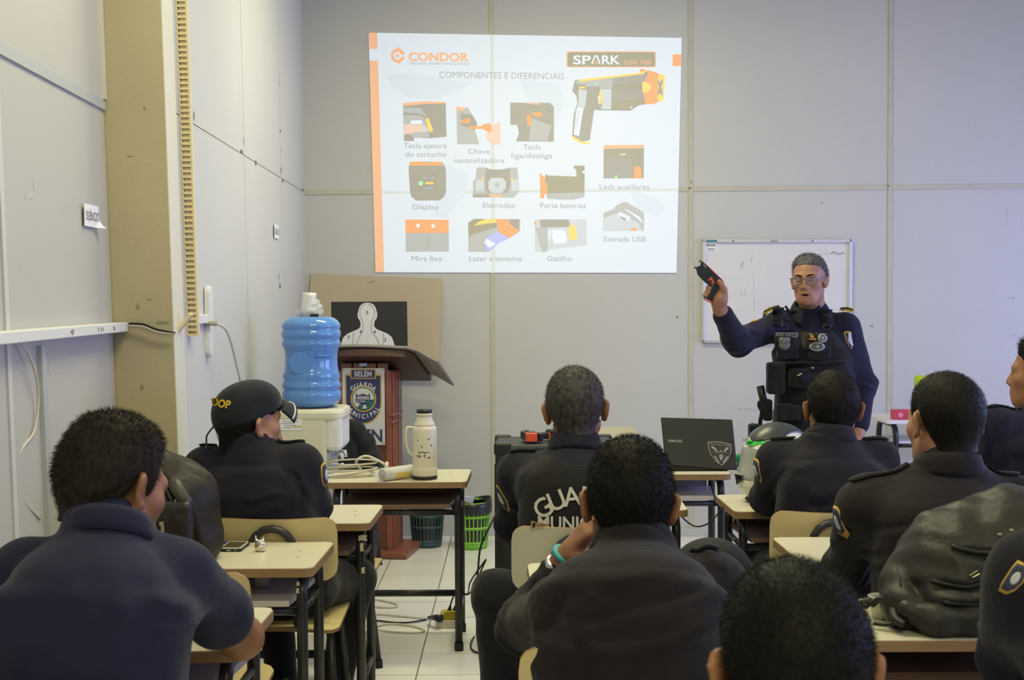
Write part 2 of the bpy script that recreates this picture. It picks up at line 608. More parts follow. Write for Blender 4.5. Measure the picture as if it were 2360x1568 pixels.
def notice(center, w, h, lab, curl):
    t = empty('paper_notice', center, 0, lab, 'notice', 'silence notices')
    me = bpy.data.meshes.new('sheet')
    vs, fs = [], []
    n = 8
    for j in range(n + 1):
        for i in range(n + 1):
            u, v = i / n - .5, j / n - .5
            vs.append((.004 + curl * max(0, u * 1.4 - v - .72) ** 2, u * w * (1 - .12 * (v > 0) * max(0, u)), v * h))
    for j in range(n):
        for i in range(n):
            a_ = j * (n + 1) + i
            fs.append((a_, a_ + 1, a_ + n + 2, a_ + n + 1))
    me.from_pydata(vs, [], fs)
    me.materials.append(M_PAPER)
    o = bpy.data.objects.new('sheet', me)
    link(o, t)
    s = o.modifiers.new('s', 'SOLIDIFY'); s.thickness = .0012
    tm = text_mesh('SILÊNCIO', h * .56)
    vs, fs = text_verts(tm)
    xs = [p.x for p in vs]
    k = w * .84 / (max(xs) - min(xs))
    MB().add([(.0068, -.0 + p.x * k, p.y - h * .2) for p in vs], fs).build('lettering', M_INK, t)
    t.rotation_euler = (0, 0, math.atan(.044))
    return t


notice(nearw(4.20, (at(230, 498, 4.2)).z, .006), .17, .070, 'curling white notice reading SILÊNCIO on the cream wall beside the pillar', .10)
notice(farw(6.86, (at(634, 534, 6.86)).z, .004), .17, .072, 'small white notice reading SILÊNCIO on the far wall above the water bottle', .0)
# ------------------------------------------------------------------ school desks and chairs
M_LAM = mat('laminate_cream', (0.62, 0.578, 0.445, 1), 0.38, var=0.10, var_scale=6, spec=0.4)
M_EDGE = mat('plywood_edge', (0.30, 0.185, 0.085, 1), 0.6, var=0.5, var_scale=14, stretch=(1, 1, 8))
M_SHELF = mat('shelf_wood', (0.20, 0.125, 0.085, 1), 0.4, var=0.4, var_scale=6, stretch=(1, 5, 1))
M_TUBE = mat('black_steel', (0.016, 0.016, 0.018, 1), 0.32, var=0.3, var_scale=20, var_color=(0.05, 0.045, 0.04, 1))
M_RUBBER = mat('rubber', (0.012, 0.012, 0.012, 1), 0.7)
M_CHAIRWOOD = mat('chair_laminate', (0.62, 0.50, 0.25, 1), 0.42, var=0.12, var_scale=5)
M_CHIP = mat('paint_chip', (0.50, 0.45, 0.32, 1), 0.6)
DESK_Z = 0.705


def uframe(x, y0, y1, z, r=.05, n=5):
    """inverted U in the y-z plane"""
    pts = [(x, y0, 0.012)]
    for k in range(n + 1):
        a = PI - PI / 2 * k / n
        pts.append((x, y0 + r + r * math.cos(a), z - r + r * math.sin(a)))
    for k in range(n + 1):
        a = PI / 2 - PI / 2 * k / n
        pts.append((x, y1 - r + r * math.cos(a), z - r + r * math.sin(a)))
    pts.append((x, y1, 0.012))
    return pts


def make_desk(w=.60, d=.40, top=M_LAM, shelf_mat=M_SHELF, chips=False):
    t = empty('school_desk')
    poly = [(-w / 2 + .02, -d / 2), (w / 2 - .045, -d / 2)] + [(w / 2 - .045 + .035 * math.sin(a), -d / 2 + .035 - .035 * math.cos(a)) for a in (.4, .8, 1.2)] + \
           [(w / 2 - .004, d / 2 - .03), (w / 2 - .012, d / 2 - .008), (w / 2 - .03, d / 2), (-w / 2 + .03, d / 2), (-w / 2 + .012, d / 2 - .008), (-w / 2 + .004, d / 2 - .03)] + \
           [(-w / 2 + .045 - .035 * math.sin(a), -d / 2 + .035 - .035 * math.cos(a)) for a in (1.2, .8, .4)]
    MB().prism(poly, DESK_Z - .026, DESK_Z - .0015).build('tabletop', M_EDGE, t, bevel=.002)
    MB().prism([(x * .994, y * .992) for x, y in poly], DESK_Z - .0015, DESK_Z).build('laminate_sheet', top, t)
    sh = [(-w / 2 + .075, -d / 2 + .03), (w / 2 - .085, -d / 2 + .03), (w / 2 - .055, d / 2 - .03), (-w / 2 + .055, d / 2 - .03)]
    MB().prism(sh, DESK_Z - .115, DESK_Z - .098).build('shelf', shelf_mat, t, bevel=.002)
    MB().box((0, d / 2 - .035, DESK_Z - .075), (w - .14, .012, .06)).build('shelf_back', shelf_mat, t)
    for s in (-1, 1):
        x = s * (w / 2 - .05)
        MB().tube(uframe(x, -d / 2 + .045, d / 2 - .045, DESK_Z - .040), .016, n=8).build('leg_frame', M_TUBE, t, sm=True)
        MB().tube([(x, -d / 2 + .045, .16), (x, d / 2 - .045, .16)], .013).build('side_rail', M_TUBE, t, sm=True)
        MB().tube([(x, -d / 2 + .045, DESK_Z - .135), (x, d / 2 - .045, DESK_Z - .135)], .010).build('shelf_rail', M_TUBE, t, sm=True)
        for y in (-d / 2 + .045, d / 2 - .045):
            MB().tube([(x, y, 0), (x, y, .035)], .0185, n=10).build('foot_cap', M_RUBBER, t)
    MB().tube([(-w / 2 + .05, d / 2 - .045, .17), (w / 2 - .05, d / 2 - .045, .17)], .015).build('cross_rail', M_TUBE, t, sm=True)
    MB().tube([(-w / 2 + .05, -d / 2 + .05, DESK_Z - .132), (w / 2 - .05, -d / 2 + .05, DESK_Z - .132)], .012).build('cross_rail', M_TUBE, t, sm=True)
    for dx, dy in ((.06, .05), (.05, -.04)):
        MB().lathe([(.004, 0), (.004, .0008), (.0001, .001)], 8, Matrix.Translation((w / 2 - dx - .03, dy, DESK_Z))).build('rivet', M_EDGE, t)
    return t


def make_chair():
    """faces +y; back towards -y"""
    t = empty('school_chair')

    def curved(w, h, th, bend, tilt, M, r):
        nx, nz = 12, 8
        mb = MB()
        vs, fs = [], []
        for layer in (0, 1):
            for j in range(nz + 1):
                for i in range(nx + 1):
                    u, v = i / nx * 2 - 1, j / nz * 2 - 1
                    x, z = u * w / 2, v * h / 2
                    # round the corners
                    cx, cz = max(0, abs(x) - (w / 2 - r)), max(0, abs(z) - (h / 2 - r))
                    q = math.hypot(cx, cz)
                    if q > r:
                        k = r / q
                        x = math.copysign(w / 2 - r + cx * k, x)
                        z = math.copysign(h / 2 - r + cz * k, z)
                    y = bend * (x / (w / 2)) ** 2 + layer * th
                    vs.append(M @ V((x, y, z)))
        N = (nx + 1) * (nz + 1)
        for j in range(nz):
            for i in range(nx):
                a = j * (nx + 1) + i
                fs.append((a, a + 1, a + nx + 2, a + nx + 1))
                fs.append((N + a + nx + 1, N + a + nx + 2, N + a + 1, N + a))
        rim = [i for i in range(nx + 1)] + [(j * (nx + 1) + nx) for j in range(1, nz + 1)] + [nz * (nx + 1) + i for i in range(nx - 1, -1, -1)] + [j * (nx + 1) for j in range(nz - 1, 0, -1)]
        fe = []
        for k in range(len(rim)):
            a, b = rim[k], rim[(k + 1) % len(rim)]
            fe.append((a, N + a, N + b, b))
        return vs, fs, fe
    # backrest with pale faces and a wooden rim
    for nm, w, h, bend, M, r in (('backrest', .39, .205, .035, Matrix.Translation((0, -.20, .668)) @ Matrix.Rotation(math.radians(8), 4, 'X'), .045),
                                 ('seat', .39, .38, .012, Matrix.Translation((0, .0, .437)) @ Matrix.Rotation(math.radians(-87), 4, 'X'), .05)):
        vs, fs, fe = curved(w, h, .011, bend, 0, M, r)
        o = MB().add(vs, fs + fe).build(nm, M_CHAIRWOOD, t, auto=True)
        o.data.materials.append(M_EDGE)
        for k in range(len(fs), len(fs) + len(fe)):
            if k < len(o.data.polygons):
                o.data.polygons[k].material_index = 1
    # arched tube behind the backrest
    pts = [(-.07, .10, .418), (-.07, -.12, .418), (-.07, -.185, .44), (-.07, -.222, .62)]
    for k in range(9):
        a = PI - PI * k / 8
        pts.append((.07 * math.cos(a), -.228, .674 + .072 * math.sin(a)))
    pts += [(.07, -.222, .62), (.07, -.185, .44), (.07, -.12, .418), (.07, .10, .418)]
    MB().tube(pts, .0125, n=8).build('back_tube', M_TUBE, t, sm=True)
    for s in (-1, 1):
        pts = [(s * .19, .17, .012)] + [(s * .165, .13, .38)] + [(s * .15, .10, .414), (s * .15, -.08, .414), (s * .165, -.12, .38), (s * .19, -.20, .012)]
        MB().tube(pts, .0125, n=8).build('leg_frame', M_TUBE, t, sm=True)
        for y in (.17, -.20):
            MB().tube([(s * .19, y, 0), (s * .189, y * .99, .03)], .016, n=8).build('foot_cap', M_RUBBER, t)
    MB().tube([(-.15, .06, .414), (.15, .06, .414)], .011).build('seat_rail', M_TUBE, t, sm=True)
    MB().tube([(-.176, -.16, .20), (.176, -.16, .20)], .010).build('cross_rail', M_TUBE, t, sm=True)
    return t


desk0 = make_desk()
M_SHELF_G = mat('shelf_grey', (0.56, 0.52, 0.52, 1), 0.4, var=0.2, var_scale=6)
first = [True]


def place_desk(x, y, rz, label):
    o = desk0 if first[0] else copy_tree(desk0)
    first[0] = False
    o.location = (x, y, 0)
    o.rotation_euler = (0, 0, rz)
    return tag(o, label, 'desk', 'school desks')


D = {}
D['thermos'] = place_desk(-.475, 5.57, 0.0, 'cream school desk carrying the thermos and coiled cable')
D['woman'] = place_desk(-.765, 4.59, 0.0, 'cream school desk in front of the woman in the cap')
D['phone'] = place_desk(-.845, 3.86, 0.0, 'cream school desk carrying the leather backpack and the phone')
D['polo'] = place_desk(-.875, 3.00, 0.0, 'cream school desk under the elbow of the man in the blue polo')
D['vest'] = place_desk(.33, 4.83, 0.0, 'cream school desk in front of the man in the black vest')
D['laptop'] = place_desk(.64, 5.77, math.radians(-1.0), 'cream school desk carrying the open laptop')
D['helmet'] = place_desk(1.06, 4.79, 0.0, 'cream school desk carrying the motorcycle helmet')
D['cheek'] = place_desk(.335, 3.52, 0.0, 'cream school desk under the man resting his cheek on his hand')
D['cropped'] = place_desk(1.10, 3.90, 0.0, 'cream school desk in front of the man with the cropped head')
D['cup'] = place_desk(1.02, 3.06, 0.0, 'cream school desk carrying the black backpack and paper cup')
# grey shelf boards on the two nearer left desks and the laptop desk
for k in ('phone', 'polo', 'laptop'):
    for ch in D[k].children:
        if ch.name.split('.')[0] in ('shelf', 'shelf_back'):
            ch.data = ch.data.copy()
            ch.data.materials[0] = M_SHELF_G
# worn paint on the legs of the woman's desk
for px, py, Y, w, h in ((836, 1240, 4.43, .030, .020), (834, 1262, 4.43, .012, .03), (837, 1315, 4.43, .012, .022), (687, 1346, 3.69, .008, .012), (686, 1362, 3.69, .008, .016)):
    k = 'woman' if Y > 4 else 'phone'
    p = at(px, py, Y - .024)
    to_world(MB().prism([(-w / 2, -h / 2), (0, -h * .4), (w / 2, -h / 2), (w * .35, 0), (w / 2, h * .4), (0, h / 2), (-w * .45, h * .35)], -.002, .002,
                        Matrix.Translation(p) @ Matrix.Rotation(PI / 2, 4, 'X')).build('paint_chip', M_CHIP, D[k]), D[k])

chair0 = make_chair()
firstc = [True]


def place_chair(x, y, rz, label):
    o = chair0 if firstc[0] else copy_tree(chair0)
    firstc[0] = False
    o.location = (x, y, 0)
    o.rotation_euler = (0, 0, rz)
    return tag(o, label, 'chair', 'school chairs')


C = {}
C['woman'] = place_chair(-.745, 4.29, 0, 'wooden school chair with a black tube arch under the woman in the cap')
C['phone'] = place_chair(-.855, 3.47, 0, 'empty wooden school chair tucked at the desk with the phone')
C['polo'] = place_chair(-.86, 2.47, 0, 'wooden school chair under the man in the blue polo')
C['vest'] = place_chair(.19, 4.12, 0, 'chipped pale school chair under the man in the black vest')
C['cheek'] = place_chair(.205, 2.75, 0, 'wooden school chair under the man resting his cheek on his hand')
C['helmet'] = place_chair(1.03, 4.36, math.radians(-5), 'wooden school chair behind the desk with the helmet')
C['cropped'] = place_chair(1.13, 3.52, 0, 'wooden school chair under the man with the cropped head')
C['near'] = place_chair(.42, 1.35, 0, 'wooden school chair under the man whose dark head is closest to the camera')
C['wall'] = place_chair(.47, 6.75, math.radians(183), 'empty cream school chair near the front wall past the black case')
C['jacket'] = place_chair(-.93, 7.02, math.radians(-4), 'cream school chair with a black jacket over it beside the lectern')
C['edge'] = place_chair(1.93, 4.55, math.radians(4), 'wooden school chair at the picture edge under the half hidden officer')
C['sleeve'] = place_chair(1.05, 2.05, 0, 'wooden school chair under the person whose patched sleeve enters the corner')
# paler laminate for the chairs that look cream in the photo
for k in ('vest', 'wall', 'jacket'):
    for ch in C[k].children:
        if ch.name.split('.')[0] in ('backrest', 'seat'):
            ch.data = ch.data.copy()
            ch.data.materials[0] = M_LAM
mb = MB()
for px, w, h in ((1240, .03, .012), (1228, .012, .02), (1258, .02, .006)):
    p = at(px, 1207, 3.90)
    mb.box(p + V((0, 0, -.004)), (w, .006, h))
tag(to_world(mb.build('chipped_rim', M_EDGE, C['vest']), C['vest']), kind='stuff')

# small table by the front wall on the right, with box and cup
M_WTOP = mat('white_laminate', (0.66, 0.64, 0.66, 1), 0.4)
st = empty('side_table', (2.40, 7.50, 0), 0, 'low white topped table with black bent legs against the front wall', 'table')
MB().prism(rrect(.66, .42, .02), .745, .765).build('tabletop', M_WTOP, st, bevel=.002)
MB().prism(rrect(.52, .32, .01), .63, .645).build('shelf', M_WTOP, st, bevel=.002)
for s in (-1, 1):
    MB().tube(uframe(s * .27, -.17, .17, .735, .07), .016).build('leg_frame', M_TUBE, st, sm=True)
    MB().tube([(s * .27, -.17, .62), (s * .27, .17, .62)], .011).build('shelf_rail', M_TUBE, st, sm=True)
MB().tube([(-.27, -.16, .62), (.27, -.16, .62)], .012).build('cross_rail', M_TUBE, st, sm=True)
bx = empty('biscuit_box', at(2078, 966, 7.36), 0, 'red and orange biscuit box on the white table behind the cropped head', 'box')
bx.location.z = .765
MB().box((.02, 0, .028), (.15, .06, .055)).build('carton', mat('carton_red', (.50, .045, .075, 1), .4), bx, bevel=.002)
MB().box((.055, -.0305, .026), (.055, .002, .045)).build('orange_panel', mat('carton_orange', (.75, .23, .05, 1), .4), bx)
MB().lathe([(.014, -.001), (.014, .001), (.0001, .001)], 16, Matrix.Translation((-.015, -.031, .027)) @ Matrix.Rotation(PI / 2, 4, 'X')).build('emblem', mat('carton_pink', (.72, .22, .3, 1), .4), bx)
tb = empty('toy_bottle', at(2122, 960, 7.45), 0, 'lime green capped bottle standing on the white table behind the cropped head', 'bottle')
tb.location.z = .765
MB().lathe([(.035, 0), (.038, .02), (.038, .15), (.03, .175), (.028, .18)], 24).build('body', mat('bottle_green', (.30, .42, .10, 1), .3), tb, sm=True)
MB().lathe([(.036, .178), (.037, .19), (.037, .222), (.034, .236), (.0001, .24)], 24).build('cap', mat('cap_lime', (.38, .52, .02, 1), .3), tb, sm=True)

# ------------------------------------------------------------------ whiteboard
p0, p1 = fw(1621, 557), fw(1957, 786)
wb = empty('whiteboard', FWM @ V(((p0.x + p1.x) / 2, -.012, (p0.z + p1.z) / 2)), FWA, 'smudged whiteboard in an aluminium frame behind the speaker', 'whiteboard')
wb.rotation_euler = (0, math.radians(.35), FWA)
W, H = p1.x - p0.x, p0.z - p1.z
M_WB = mat('whiteboard_surface', (0.66, 0.64, 0.63, 1), 0.3, var=0.10, var_scale=4, spec=0.4)
M_FRAME = mat('anodised', (0.62, 0.62, 0.66, 1), 0.35, metal=0.5)
MB().box((0, .004, 0), (W, .01, H)).build('board', M_WB, wb)
for dz in (H / 2, -H / 2):
    MB().box((0, -.004, dz), (W + .02, .022, .02)).build('frame_bar', M_FRAME, wb, bevel=.003)
for dx in (W / 2, -W / 2):
    MB().box((dx, -.004, 0), (.02, .022, H + .02)).build('frame_bar', M_FRAME, wb, bevel=.003)
MB().box((-.02, -.016, H / 2), (.04, .003, .012)).build('tape', mat('tape', (.36, .30, .24, 1), .6), wb)
for dx in (-.26, .21):
    MB().lathe([(.005, 0), (.004, .003), (.0001, .003)], 10, Matrix.Translation((dx, -.014, H / 2)) @ Matrix.Rotation(PI / 2, 4, 'X')).build('screw', M_TUBE, wb)
MB().box((-W / 2 + .045, -.002, H / 2 - .035), (.064, .002, .05)).build('sticker', M_PAPER, wb)
MB().box((-W / 2 + .045, -.0155, H / 2 + .0), (.066, .002, .013)).build('sticker_band', mat('sticker_teal', (.05, .20, .18, 1), .5), wb)
tv, tf = text_verts(text_mesh('BRASIL', .019, bold=.03))
MB().add([(-W / 2 + .045 + p.x, -.0035, H / 2 - .032 + p.y) for p in tv], tf).build('sticker_lettering', mat('sticker_ink', (.05, .10, .04, 1), .6), wb)
for k in range(2):
    MB().box((-W / 2 + .045, -.0035, H / 2 - .046 - k * .007), (.05 - .012 * k, .001, .003)).build('sticker_line', M_INK, wb)
# half-erased marker traces
M_TRACE = mat('marker_trace', (.40, .43, .47, 1), .5)
M_TRACE2 = mat('marker_smear', (.33, .33, .36, 1), .5)


def trace(pts, r, m_=M_TRACE, nm='marker_trace'):
    q = [(V((fw(x, y).x, 0, fw(x, y).z)) - V(((p0.x + p1.x) / 2, 0, (p0.z + p1.z) / 2))) for x, y in pts]
    mb = MB()
    for a, b in zip(q[:-1], q[1:]):
        a, b = V((a.x, -.0012, a.z)), V((b.x, -.0012, b.z))
        mb.tube([a, b], r, n=4)
    for k in range(len(mb.v)):
        v = mb.v[k]
        mb.v[k] = (v[0], -.0016 + .1 * (v[1] + .0012), v[2])
    return mb.build(nm, m_, wb)


trace([(1703, 622), (1707, 612), (1711, 603), (1711, 620)], .0028)
trace([(1705, 614), (1712, 612)], .002)
trace([(1728, 604), (1732, 596), (1732, 591)], .003)
trace([(1674, 668), (1678, 680)], .002)
trace([(1708, 668), (1709, 682), (1716, 682), (1716, 666)], .002)
trace([(1842, 584), (1862, 586), (1885, 586), (1905, 585), (1950, 584)], .0016)
trace([(1876, 578), (1888, 574), (1893, 585), (1890, 596), (1880, 592)], .0012)
trace([(1900, 568), (1906, 590), (1909, 600)], .0012)
trace([(1843, 578), (1850, 584), (1862, 578), (1866, 586)], .0012)
trace([(1912, 585), (1920, 580), (1932, 586), (1943, 581)], .006, M_TRACE2, 'marker_smear')
trace([(1735, 630), (1737, 680), (1738, 720)], .0012)

# ------------------------------------------------------------------ cardboard on the wall, lectern and shooting target
M_CARD = mat('cardboard', (0.46, 0.385, 0.27, 1), 0.75, var=0.12, var_scale=3)
M_CARD2 = mat('cardboard_grey', (0.30, 0.27, 0.24, 1), 0.8, var=0.15, var_scale=4)
q = [fw(717, 631), fw(1020, 643), fw(1016, 843), fw(714, 838)]
cb = MB()
vs = [V((a.x, -.012 - (k > 1) * .07, a.z)) for k, a in enumerate(q)]
lo = V((0, 0, -.55))
vs[2] = vs[2] + lo * .03
vs[3] = vs[3] + lo * .03
vs = [FWM @ a for a in vs]
cb.add(vs + [a + V((0, .006, 0)) for a in vs], [(3, 2, 1, 0), (4, 5, 6, 7), (0, 1, 5, 4), (1, 2, 6, 5), (2, 3, 7, 6), (3, 0, 4, 7)])
tag(cb.build('cardboard_sheet', M_CARD), 'large tan cardboard sheet leaning on the front wall behind the lectern', 'cardboard')
o = MB().tube(bez([FWM @ V((fw(x, y).x, -.018, fw(x, y).z)) for x, y in ((848, 651), (854, 652), (860, 649), (865, 648))], 4), .0012, n=4).build('crack', M_MARK, bpy.data.objects['cardboard_sheet'])

M_MAHOG = mat('mahogany', (0.155, 0.058, 0.032, 1), 0.35, var=0.5, var_scale=5, stretch=(3, 3, .5), coat=.2)
M_MAHOG2 = mat('mahogany_light', (0.25, 0.085, 0.055, 1), 0.35, var=0.3, var_scale=5, stretch=(3, 3, .5))
LEC = V((-.81, 7.52, 0))
lec = empty('lectern', LEC, math.radians(-9), 'mahogany lectern with a fluted post and the guard emblem plate', 'lectern')
MB().box((.02, .03, .02), (.46, .42, .04)).build('base', M_MAHOG2, lec, bevel=.012)
MB().box((.0, .02, .54), (.30, .26, 1.02)).build('post', M_MAHOG, lec, bevel=.004)
for k in range(3):
    MB().box((.151, -.07 + k * .06, .54), (.016, .03, 1.0)).build('flute', M_MAHOG2, lec, bevel=.003)
for z in (.76, .80):
    MB().box((.1505, .0, z), (.022, .25, .012)).build('flute_band', M_MAHOG2, lec, bevel=.003)
for k in range(4):
    MB().box((-.105 + k * .07, -.1115, 1.06), (.062, .006, .06)).build('front_slat', M_MAHOG, lec, bevel=.002)
for s in (-1, 1):
    MB().box((s * .137, -.113, .54), (.03, .012, 1.02)).build('edge_board', M_MAHOG2, lec, bevel=.002)
# reading board, high edge to the audience, bowed front
TB = Matrix.Translation((.03, .02, 1.078)) @ Matrix.Rotation(math.radians(-20), 4, 'X')
bw = .27
poly = [(-bw, .26), (-bw, -.17)] + [(-bw + 2 * bw * k / 10, -.19 - .035 * math.sin(PI * k / 10)) for k in range(1, 10)] + [(bw, -.17), (bw, .26)]
MB().prism(poly, -.022, .022, TB).build('reading_board', mat('mahogany_dark', (.075, .034, .024, 1), .45, var=.4, var_scale=5), lec, bevel=.004)
# emblem plate
M_PLATE = mat('plate_white', (0.56, 0.55, 0.57, 1), 0.45)
M_NAVY = mat('emblem_navy', (0.035, 0.040, 0.12, 1), 0.5)
M_GOLD = mat('emblem_gold', (0.50, 0.34, 0.08, 1), 0.5)
M_GREEN = mat('emblem_green', (0.03, 0.13, 0.11, 1), 0.5)
EM = Matrix.Translation((-.004, -.1235, .848)) @ Matrix.Rotation(PI / 2, 4, 'X')   # local x right, y up, z to audience
pw, ph = .244, .43


def flat(poly, z, m_, nm, parent, M):
    return MB().prism(poly, z - .0008, z, M).build(nm, m_, parent)


def emblem(M, parent, w, full=True):
    """guard shield; w = shield width, local origin at shield centre"""
    s = w / .21

    def sh(k):
        out = [(-.105 * k, .125 * k), (-.105 * k, -.03)]
        for i in range(1, 12):
            a = PI + PI * i / 12
            out.append((.105 * k * math.cos(a), -.03 + .125 * k * math.sin(a)))
        return [(x * s, y * s) for x, y in out + [(.105 * k, -.03), (.105 * k, .125 * k)]][::-1][::-1]

    def circ(r, cy=0.0, cx=0.0, n=28):
        return [((cx + r * math.cos(2 * PI * i / n)) * s, (cy + r * math.sin(2 * PI * i / n)) * s) for i in range(n)]
    flat(sh(1.0), .002, M_GOLD, 'emblem_border', parent, M)
    flat(sh(.935), .003, M_NAVY, 'emblem_field', parent, M)
    flat([(x, y + .128 * s) for x, y in rrect(.148 * s, .056 * s, .008 * s)], .004, M_GOLD, 'emblem_border', parent, M)
    flat([(x, y + .128 * s) for x, y in rrect(.134 * s, .043 * s, .006 * s)], .005, M_NAVY, 'emblem_field', parent, M)
    flat(circ(.074, -.012), .004, M_GOLD, 'emblem_ring', parent, M)
    flat(circ(.066, -.012), .005, M_GREEN, 'emblem_ring', parent, M)
    flat(circ(.061, -.012), .006, M_PLATE, 'emblem_disc', parent, M)
    # green ground, water line, palace, cannon
    g = [(.061 * math.cos(a), -.012 + .061 * math.sin(a)) for a in np.linspace(-.12, -2.2, 14)]
    flat([(x * s, y * s) for x, y in [(.02, -.02)] + g + [(-.02, -.042)]][::-1], .0068, M_GREEN, 'emblem_ground', parent, M)
    flat([(x * s, y * s) for x, y in [(-.05, -.016), (.061, -.016), (.058, -.022), (-.045, -.021)]][::-1], .0075, M_NAVY, 'emblem_shore', parent, M)
    pal = [(-.042, -.012), (-.042, .012), (-.040, .026), (-.037, .012), (-.03, .010), (-.02, .010), (0, .018), (.018, .010), (.030, .010), (.033, .012), (.036, .026), (.039, .012), (.040, -.012)]
    flat([(x * s, y * s) for x, y in pal][::-1], .0075, M_NAVY, 'emblem_palace', parent, M)
    for i in range(9):
        x = -.032 + i * .0078
        flat([(a * s, b * s) for a, b in ((x - .0024, -.011), (x + .0024, -.011), (x + .0024, .0035), (x - .0024, .0035))], .0085, M_PLATE, 'emblem_column', parent, M)
    flat([(x * s, y * s) for x, y in [(-.028, -.034), (.024, -.045), (.036, -.046), (.036, -.040), (.022, -.034), (-.028, -.025)]], .0078, M_NAVY, 'emblem_cannon', parent, M)
    flat([(x * s, y * s) for x, y in [(-.006, -.066), (.022, -.066), (.014, -.044), (.004, -.044)]], .0088, M_PLATE, 'emblem_carriage', parent, M)
    for x in (-.041, -.034):
        flat([(a * s, b * s) for a, b in ((x, -.034), (x + .003, -.034), (x + .001, -.024), (x - .002, -.024))], .0075, M_NAVY, 'emblem_smoke', parent, M)
    if full:
        tv, tf = text_verts(text_mesh('BELÉM', .041 * s, bold=.03))
        MB().add([M @ V((p.x * .88, p.y + .114 * s, .0058)) for p in tv], tf).build('emblem_lettering', M_PLATE, parent)
        for word, r, a0, a1, inward in (('GUARDA', .092, 132, 48, False), ('MUNICIPAL', .110, 214, 326, True)):
            mb = MB()
            for i, ch in enumerate(word):
                a = math.radians(a0 + (a1 - a0) * i / (len(word) - 1))
                tv, tf = text_verts(text_mesh(ch, .036 * s, bold=.03))
                rot = a - PI / 2 if not inward else a + PI / 2
                c0 = V((r * s * math.cos(a), (-.022 if not inward else -.012) * s + r * s * math.sin(a) - (0 if not inward else 0), 0))
                Rm = Matrix.Rotation(rot, 3, 'Z')
                mb.add([M @ (c0 + Rm @ V((p.x * .92, p.y - .012 * s * (not inward) , 0)) + V((0, 0, .0045))) for p in tv], tf)
            mb.build('emblem_lettering', M_PLATE, parent)


plate = MB().prism(rrect(pw, ph, .004), -.002, .001, EM).build('emblem_plate', M_PLATE, lec)
emblem(EM @ Matrix.Translation((.0, .055, 0)), plate, .21)
tv, tf = text_verts(text_mesh('EN', .098, bold=.022, align='RIGHT'))
MB().add([EM @ V((p.x * .92 + .112, p.y - .196, .003)) for p in tv], tf).build('plate_lettering', M_NAVY, plate)
for sx in (-1, 1):
    for sy in (-1, 1):
        MB().lathe([(.003, 0), (.003, .003), (.0001, .003)], 8, EM @ Matrix.Translation((sx * .113, sy * .206, 0))).build('screw', M_TUBE, plate)
MB().prism([(-.022, .225), (.022, .225), (.022, .243), (-.022, .243)], .0, .002, EM).build('barcode_sticker', mat('sticker_blue', (.25, .33, .48, 1), .5), lec)

# cardboard laid over the reading board, drooping on the right
cs = MB()
C0 = [V((-.30, -.245, 1.248)), V((.30, -.245, 1.235)), V((.47, -.10, 1.125)), V((.40, .25, 1.045)), V((-.30, .26, 1.090))]
C0[0].z = 1.262; C0[1].z = 1.258
nv = []
grid = 12
for j in range(5):
    for i in range(grid + 1):
        u, v_ = i / grid, j / 4
        x = -.28 + .69 * u
        y = -.235 + .47 * v_
        zb = TB @ V((x, y, .037))
        droop = max(0.0, x - .27)
        nv.append(V((zb.x, zb.y, zb.z - droop * .55 + .006 * math.sin(u * 5))))
fs = []
for j in range(4):
    for i in range(grid):
        a_ = j * (grid + 1) + i
        fs.append((a_, a_ + 1, a_ + grid + 2, a_ + grid + 1))
cs.add(nv, fs)
co = cs.build('cardboard_flap', M_CARD2)
co.location = LEC
co.rotation_euler = (0, 0, math.radians(-9))
sd = co.modifiers.new('s', 'SOLIDIFY'); sd.thickness = .012
tag(co, 'grey brown cardboard flap laid over the lectern top and drooping at one side', 'cardboard')

# printed silhouette target standing on the lectern
M_TBLACK = mat('target_black', (0.022, 0.022, 0.024, 1), 0.4)
M_TWHITE = mat('target_white', (0.66, 0.66, 0.70, 1), 0.6)
TY = 7.66
tc = at(853, 752, TY)
tg = empty('shooting_target', tc, 0, 'black paper target with a white numbered head and shoulders silhouette', 'target')
TP = lambda px, py, o=0.0: at(px, py, TY) + V((0, -o, 0))


def tpoly(pts, off, m_, nm, parent=tg, th=.0006):
    a = [TP(x, y, off) for x, y in pts]
    n = len(a)
    b = [p + V((0, th, 0)) for p in a]
    o = MB().add(a + b, [tuple(range(n)), tuple(range(2 * n - 1, n - 1, -1))] + [(i, (i + 1) % n, n + (i + 1) % n, n + i)[::-1] for i in range(n)]).build(nm, m_, parent)
    return to_world(o, parent)


tpoly([(763, 696), (938, 695), (940, 838), (765, 838)], 0, M_TBLACK, 'sheet', th=.003)
hx = 846.5
half = [(0, 698), (8, 699), (15, 703), (19, 709), (21, 717), (22.5, 720), (23, 727), (21.5, 735), (18.5, 737), (16, 745), (16, 753), (22, 759), (34, 764), (48, 770), (57, 778), (62, 792), (64, 808), (66, 838)]
sil = [(hx + a, b) for a, b in half] + [(hx - a * 0.97, b) for a, b in half[::-1]]
tpoly(sil, .002, M_TWHITE, 'silhouette')
M_TLINE = mat('target_line', (.10, .10, .11, 1), .6)


def tline(pts, w=.0012, nm='zone_line'):
    to_world(MB().tube([TP(x, y, .0028) for x, y in pts], w, n=4).build(nm, M_TLINE, tg), tg)


